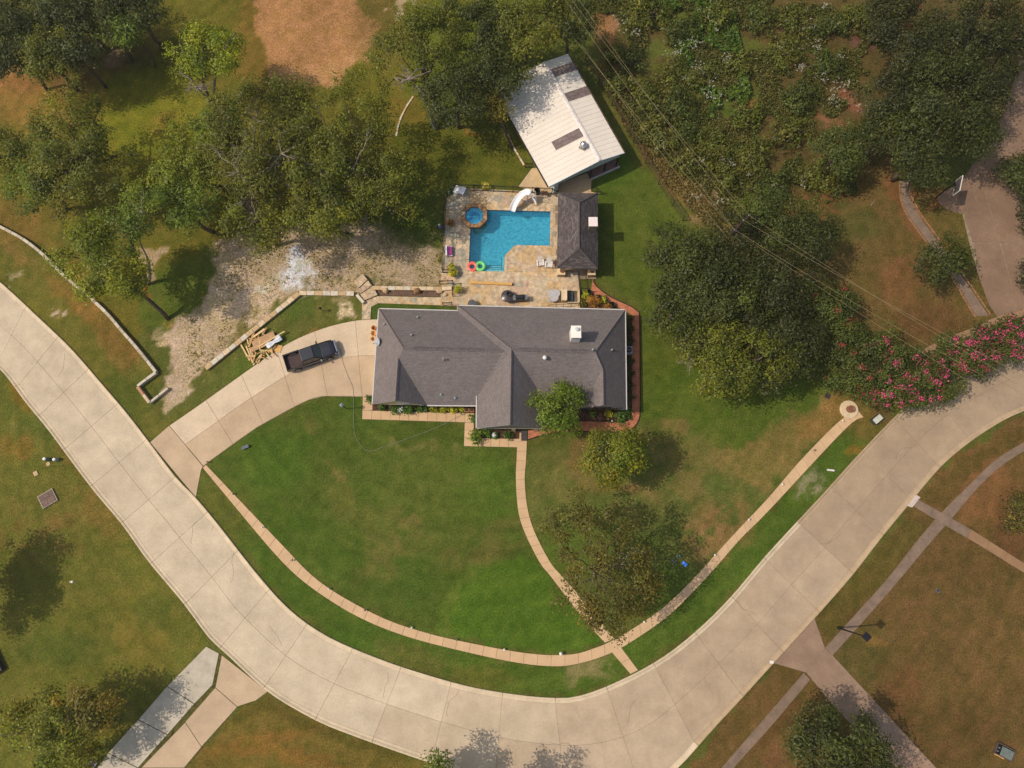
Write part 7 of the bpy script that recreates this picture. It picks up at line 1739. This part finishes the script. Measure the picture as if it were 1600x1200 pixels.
# left verge things
q = G(78, 718); 
for (px, py, h, m, lb) in ((77, 718, .75, mat("pedestal_green", S(96, 124, 108), .6), "dark green utility pedestal with white cap on the left verge"), (90, 718.5, .55, mat("pedestal_grey", S(150, 158, 152), .6), "grey utility pedestal beside the green one")):
    q = G(px, py); t = thing("utility_pedestal", lb, "utility pedestal", (q.x, q.y, 0), group="pair of utility pedestals on the left verge"); MB().lathe([(.2, 0), (.19, h * .8), (.16, h)], n=12).build("body", m, t); MB().lathe([(.17, 0), (.15, .08), (0, .12)], (0, 0, h), 12).build("cap", M_white, t)
q = G(75.5, 725); tag(MB().lathe([(.22, 0), (.2, .05), (.06, .05), (.05, .02), (0, .02)], n=12).build("valve_ring", M_lime[2], None, loc=(q.x, q.y, .0)), "sandy valve ring below the utility pedestals", "valve cover")
q = G(56.5, 740); tag(MB().bbox((0, 0, .05), (.42, .48, .1), .02, .5).build("concrete_block", M_lime[2], None, loc=(q.x, q.y, 0)), "small pale concrete block on the left lawn", "concrete block")
q = G(75.5, 779); t = thing("wooden_hatch", "square weathered plank hatch on the lawn at left", "hatch", (q.x, q.y, 0), math.radians(32))
MB().box((0, 0, .08), (1.62, 1.42, .16)).build("frame", mat("hatch_frame", S(176, 160, 140), .8, var=.1, scale=3), t)
for k in range(8): MB().box((0, -.56 + k * .16, .185), (1.42, .14, .05)).build("plank", mat("hatch_plank", S(132, 108, 96), .9, var=.2, scale=5, obj_var=.15), t)
q = G(384.5, 699); t = thing("garden_bench", "tiny grey blue bench like stand on the lawn by the driveway", "stand", (q.x, q.y, 0), math.radians(25))
for y in (-.08, .08): MB().box((0, y, .3), (.75, .12, .03)).build("slat", mat("bench_blue_grey", S(110, 120, 130), .6), t)
for x in (-.3, .3): MB().box((x, 0, .15), (.04, .26, .3)).build("leg", M_black, t)
q = G(326, 722); tag(MB().tube([(0, 0, 0), (0, 0, .5)], .05, 8).build("marker_post", M_black, None, loc=(q.x, q.y, 0)), "dark little post at the corner of driveway and sidewalk", "post")
# basketball goal
q = G(1461, 310); t = thing("basketball_hoop", "basketball goal with white outlined backboard on the rosy drive", "basketball hoop", (q.x, q.y, 0)); 
bp = G(1496, 290, 3.3) - q
MB().tube([(0, 0, 0), (.05, .1, 2.4), (.35, .35, 3.0), (bp.x - .25, bp.y, 3.2)], .07, 8).build("pole", M_black, t)
brz = math.radians(-18)
bb = Vector((bp.x + .05, bp.y, 3.3)); nrm = Vector((math.cos(brz), math.sin(brz), 0)); tan = Vector((-nrm.y, nrm.x, 0))
MB().box(bb, (.05, 1.8, 1.1), brz).build("backboard", mat("backboard_grey", S(96, 90, 92), .4), t)
for c_, d_ in ((bb + tan * .9, (.07, .06, 1.14)), (bb - tan * .9, (.07, .06, 1.14)), (bb + Vector((0, 0, .56)), (.07, 1.84, .06)), (bb - Vector((0, 0, .56)), (.07, 1.84, .06))): MB().box(c_, d_, brz).build("backboard_edge", M_white, t)
for s in (-1, 1): MB().box(bb + Vector((.04, 0, 0)) + tan * s * .3 - Vector((0, 0, .1)), (.03, .05, .45), brz).build("target_line", M_white, t)
rc = bb + nrm * .35 - Vector((0, 0, .42)); mb = MB(); mb.tube([rc + Vector((.23 * math.cos(a), .23 * math.sin(a), 0)) for a in np.linspace(0, 2 * math.pi, 18)], .018, 5, False); mb.build("rim", mat("rim_orange", S(190, 90, 50), .5), t)
mb = MB()
for k in range(8): a = k * math.pi / 4; mb.tube([rc + Vector((.23 * math.cos(a), .23 * math.sin(a), 0)), rc + Vector((.14 * math.cos(a + .4), .14 * math.sin(a + .4), -.42))], .012, 3, False)
mb.build("net", M_white, t)
# things under the thin tree
q = G(1069, 881); t = thing("toy_wagon", "bright blue plastic toy lying in the shade of the thin tree", "toy", (q.x, q.y, 0), math.radians(-42)); soft(MB().box((0, 0, .14), (.55, .36, .2)).build("tub", mat("toy_blue", S(90, 150, 240), .4, var=.03), t), .05); MB().box((0, 0, .25), (.1, .34, .03)).build("strap", mat("toy_blue_dark", S(50, 100, 200), .5), t)
q = G(1051, 877); t = thing("lawn_frame", "small grey metal frame next to the blue toy", "frame", (q.x, q.y, 0), math.radians(45))
for y in (-.14, .14): MB().tube([(-.3, y, .05), (-.3, y, .3), (.3, y, .3), (.3, y, .05)], .03, 6).build("side_tube", M_metalg, t)
MB().box((0, 0, .3), (.08, .28, .04)).build("crossbar", M_metalg, t)
q = G(1059.5, 869); tag(MB().lathe([(.15, 0), (.17, .3), (.14, .3), (.12, .03), (0, .03)], n=12).build("bucket", mat("mint_plastic", S(130, 170, 150), .5), None, loc=(q.x, q.y, 0)), "mint green bucket in the shade above the blue toy", "bucket")
# bottom left junk and sprinklers
q = G(-6, 1034); t = thing("trailer_bench", "dark slotted metal bench cut by the left edge", "bench", (q.x, q.y, 0), math.radians(-57))
MB().box((0, 0, .25), (2.2, .95, .5)).build("frame", mat("bench_dark", S(62, 52, 56), .7), t)
for k in range(9): MB().box((-.95 + k * .24, .3, .52), (.13, .13, .04)).build("slot_plate", M_lime[1], t)
MB().box((0, -.5, .54), (2.2, .05, .06)).build("rim", M_metalg, t)
for px, py, lb in ((147, 1192, "purple grey folding chair nearest the grey driveway at the bottom edge"), (134, 1202, "purple grey chair cut by the bottom edge")):
    q = G(px, py, .4); t = thing("folding_chair", lb, "folding chair", (q.x, q.y, 0), math.radians(-35), "purple grey chairs at the bottom edge"); mp = mat("purple_grey", S(84, 80, 120), .6)
    MB().box((0, 0, .42), (.55, .6, .05)).build("seat", mp, t); MB().box((0, .32, .75), (.55, .06, .65), 0, -.25).build("backrest", mp, t)
    for s in (-1, 1): MB().tube([(s * .28, -.28, 0), (s * .28, -.3, .62), (s * .28, .3, .62), (s * .28, .3, 0)], .022, 6).build("leg_frame", M_metalg, t)
q = G(113, 909); t = thing("sprinkler_head", "tiny white and red thing on the lawn right of the tree shadow", "sprinkler", (q.x, q.y, 0)); MB().lathe([(.14, 0), (.1, .1), (0, .12)], n=10).build("cap", M_white, t); MB().box((-.18, 0, .04), (.16, .12, .06)).build("wing", M_red, t)
# ------------------------------------------------------------------ along the house
def hose(pts, label, r=.02, m=None, nm="garden_hose"):
    q, _ = resample([G(a, b) for a, b in pts], 90); mb = MB(); mb.tube([(p[0], p[1], .07) for p in q], r, 5); tag(mb.build(nm, m or mat("hose_grey", S(138, 142, 120), .6), None, origin=(q[0][0], q[0][1], 0)), label, "garden hose")
hose([(533, 545), (536, 566), (545, 590), (552, 608), (553, 640), (554, 675), (560, 690), (570, 702), (582, 705), (600, 698), (630, 688), (680, 669), (715, 652), (727, 646)], "long grey green garden hose looping over the front lawn")
mb = MB(); q = G(723, 645.5); mb.tube([(.28 * math.cos(a) * (1 - a * .012), .2 * math.sin(a), .08 + a * .004) for a in np.linspace(0, 18, 70)], .025, 5); tag(mb.build("hose_coil", mat("hose_grey", S(130, 130, 110), .6), None, loc=(q.x, q.y, 0)), "coiled end of the hose on the front walk", "hose coil")
q = G(819, 681); tag(MB().bbox((0, 0, .075), (.62, 1.05, .03), .01).build("doormat", mat("mat_charcoal", S(74, 68, 68), .95), None, loc=(q.x, q.y, 0)), "dark rectangular doormat at the end of the front walk", "doormat")
q = G(980.5, 549.5); t = thing("air_conditioner", "grey air conditioning unit beside the right wall of the house", "air conditioner", (q.x, q.y, .05)); soft(MB().box((0, 0, .4), (.8, .8, .8)).build("case", mat("ac_grey", S(170, 178, 178), .5), t), .05)
MB().lathe([(.32, .805), (.32, .82), (0, .82)], n=18).build("fan_grille", M_dark, t)
for k in range(6): MB().box((0, 0, .835), (.66, .02, .015), k * math.pi / 6).build("grille_bar", M_metalg, t)
q = G(585, 519); MO = mat("terracotta", S(196, 126, 70), .8)
for dx, dy, r, lb in ((0, .35, .24, "upper terracotta pot stack at the left wall of the house"), (.02, -.25, .3, "middle pale terracotta pot at the left wall"), (-.02, -.85, .24, "lowest terracotta pot at the left wall")):
    tag(MB().lathe([(r * .6, 0), (r, .45), (r * 1.08, .46), (r * .9, .44), (r * .5, .1), (0, .1)], n=14).build("terracotta_pot", MO if dy > 0 else mat("terracotta_pale", S(224, 172, 112), .8), None, loc=(q.x + dx, q.y + dy, .045)), lb, "flower pot", "terracotta pots at the left wall")
for px, lb in ((729.5, "wide tan planter box in the front bed"), (737.5, "tan planter box nearest the centre gable")):
    q = G(px, 641.5); t = thing("planter_box", lb, "planter", (q.x, q.y, .06)); MB().box((0, 0, .2), (.44, .4, .4)).build("box", mat("planter_tan", S(196, 150, 96), .8, var=.1), t); MB().box((0, 0, .405), (.36, .32, .02)).build("soil", M_mulch, t)
def bush(px, py, r, pal, label, name="shrub", grp=None, z=None, dens=1.0, cat="shrub", leaf=.11, flowers=None):
    rng = np.random.default_rng(int(px * 3 + py)); q = G(px, py); rz = r * .8; z = z if z is not None else rz * .75
    t = thing(name, label, cat, (q.x, q.y, .05), group=grp)
    pos, nr, idx, cc, cr = crown_points((q.x, q.y, z + .05), r, rz, rng, max(.22, r * .42), dens, leaf, .15, .3, .8, 14)
    k = pos[:, 2] > .06; leaf_mesh("foliage", pos[k], nr[k], leaf * (.7 + .6 * rng.random(k.sum())), tints(pal, idx[k], rng, k.sum()), M_leaf, t, (q.x, q.y, .05), rng=rng)
    MB().tube([(0, 0, 0), (0, 0, z)], .03, 5).build("stem", M_bark, t)
    if flowers:
        n = 160; d = rng.normal(size=(n, 3)); d[:, 2] = abs(d[:, 2]); d /= np.linalg.norm(d, axis=1)[:, None]; pp = d * np.array([r, r, rz]) * 1.0 + np.array([q.x, q.y, z + .05])
        leaf_mesh("blossoms", pp, d + rng.normal(size=(n, 3)) * .4, .12, np.tile(np.array(S(*flowers)[:3]), (n, 1)), M_petal, t, (q.x, q.y, .05), aspect=1.1, rng=rng)
    return t
FB = "shrubs in the front flower bed"
for px, r, lb in ((597, .4, "small dark shrub at the left end of the front bed"), (618.5, .55, "green shrub left of the white flowers"), (637, .6, "largest green shrub, right of the white flowers"), (657, .5, "dark shrub under the end of the left gable"), (667, .32, "little shrub where the eaves gutter begins")): bush(px, 638.5, r, 'shrub', lb, grp=FB)
bush(627, 639.5, .38, 'shrub', "white flowering plant in the middle of the front bed", "flowering_plant", flowers=(236, 236, 230), cat="flowering plant")
for px, n_ in ((678, "leftmost"), (693, "second from left"), (707.5, "third from left"), (722, "rightmost")): bush(px, 640, .3, 'lime', "%s of the four little yellow plants under the eaves" % n_, "yellow_plant", "little yellow plants under the eaves", cat="plant")
bush(579.5, 625, .45, 'shrub', "narrow dark shrub at the lower left corner of the house", leaf=.1)
bush(740, 655, .55, 'shrub', "dark rounded shrub beside the gutter of the centre gable"); bush(747, 679, .85, 'front', "big leafy fern like plant at the corner of the walk", "leafy_plant", cat="plant", leaf=.16); bush(762, 674, .55, 'shrub', "green shrub right of the big leafy plant"); bush(773, 680, .3, 'shrub', "small white flowering plant before the centre gable", "flowering_plant", flowers=(240, 240, 236), cat="flowering plant"); bush(795, 680, .48, 'shrub', "round green shrub before the porch")
bush(925.5, 646.5, .36, 'mid', "left clipped ball shrub under the right gable windows", "ball_shrub", dens=1.6); bush(950, 646.5, .42, 'lime', "right yellowish clipped ball shrub under the right gable", "ball_shrub", dens=1.6); bush(974, 650, .85, 'shrub', "spreading green shrub at the lower right corner of the house", leaf=.14)
q = G(956, 658); tag(MB().lathe([(.06, 0), (.09, .12), (0, .16)], n=8).build("garden_light", M_white, None, loc=(q.x, q.y, .07)), "tiny white light in the mulch beside the brick path", "garden light")
for k, y in enumerate((500, 516, 533, 566, 584, 603, 622)): bush(982, y, .5, 'dark', "%s low shrub counting down the shaded bed at the right wall" % names[k], "low_shrub", "low shrubs in the shaded right bed", leaf=.12)
# pots and plants beyond the back corner
M_pot = mat("pot_black", S(40, 32, 30), .5)
for px, py, lb in ((919.5, 459, "topmost black nursery pot in the corner bed"), (934, 466.5, "second black pot down the corner bed"), (945.5, 472.5, "third black pot, right of the lime plant"), (956, 478, "lowest black pot beside the brick path")):
    q = G(px, py); tag(MB().lathe([(.2, 0), (.3, .4), (.33, .42), (.28, .4), (.2, .12), (0, .12)], n=16).build("nursery_pot", M_pot, None, loc=(q.x, q.y, .06)), lb, "plant pot", "black pots in the corner bed")
bush(915, 464, .42, 'lime', "yellowish plant at the top of the corner bed", cat="plant"); bush(927, 473, .7, 'orange', "orange leaved shrub in the middle of the corner bed"); bush(940, 469.5, .42, 'lime', "lime green plant between the black pots", cat="plant"); bush(949, 480, .4, 'orange', "small orange plant close to the roof edge", cat="plant"); bush(911, 476, .4, 'rusty', "dark low plant at the left of the corner bed", cat="plant")
q = G(917.5, 471); tag(MB().blob((0, 0, .1), .17, 8, 5, .2, 4).build("pink_stone", mat("pale_pink", S(226, 190, 186), .7), None, loc=(q.x, q.y, .06)), "pale pink stone in the corner bed", "stone")
# potted plants by the gates
for px, py, lb in ((706, 421, "potted yellow plant above the lower left gate of the patio"), (707.5, 431, "small yellow plant just below that gate"), (715, 456.5, "potted plant inside the fence near the boulder bed")):
    q = G(px, py); t = bush(px, py, .38, 'lime', lb, "potted_plant", None, .75, cat="potted plant"); MB().lathe([(.18, 0), (.25, .38), (.0, .36)], n=12).build("pot", MO, t)
bush(704, 352, .35, 'orange', "rusty potted plant by the left fence near the spa", "potted_plant", None, .5, cat="potted plant"); q = G(697.3, 303); bush(702.5, 302, .25, 'shrub', "white flowers at the patio corner", "flowering_plant", flowers=(236, 230, 226), cat="flowering plant"); bush(759, 292.5, .4, 'lime', "yellow flowers behind the top fence", "flowering_plant", flowers=(230, 200, 120), cat="flowering plant")
q = G(688, 355.5); t = thing("garden_gnome_light", "small white and blue ornament outside the left fence", "ornament", (q.x, q.y, 0)); MB().lathe([(.16, 0), (.2, .3), (.12, .5), (0, .55)], n=12).build("body", mat("orn_blue", S(110, 110, 180), .5), t); MB().lathe([(.12, 0), (.1, .14), (0, .18)], (-.06, .05, .5), 10).build("cap", M_white, t)
# slab umbrella base at the roof edge
q = G(738, 477.5); tag(MB().lathe([(.42, .7), (.44, .74), (0, .76)], n=20).build("round_tabletop", mat("slate", S(92, 92, 96), .6), None, loc=(q.x, q.y, 0)), "round slate grey top half hidden by the roof edge", "table top")
# litter: fallen logs and twigs
for a, b, lb in (((1360, 322), (1367, 312), "pale fallen stick on the brown lawn"), ((1484, 300), (1489, 292), "short stick on the rosy drive")):
    A, B = G(*a), G(*b); MBx = MB(); MBx.tube([A + Vector((0, 0, .05)), B + Vector((0, 0, .06))], [.05, .03], 5); tag(MBx.build("fallen_stick", M_barkg, origin=tuple(A)), lb, "stick")

# ------------------------------------------------------------------ summer haze: one even box of air round the whole scene
HAZE = 0.00035
if HAZE:
    m, t, o = nt("haze_air"); v = N(t, "ShaderNodeVolumePrincipled"); v.inputs['Density'].default_value = HAZE; v.inputs['Color'].default_value = (.95, .89, .79, 1); v.inputs['Anisotropy'].default_value = .3
    t.links.new(v.outputs[0], o.inputs['Volume'])
    hz = MB().box((0, 0, 35.5), (850, 850, 77)).build("haze", m); tag(hz, "thin warm summer haze filling the air", None, None, 'stuff')
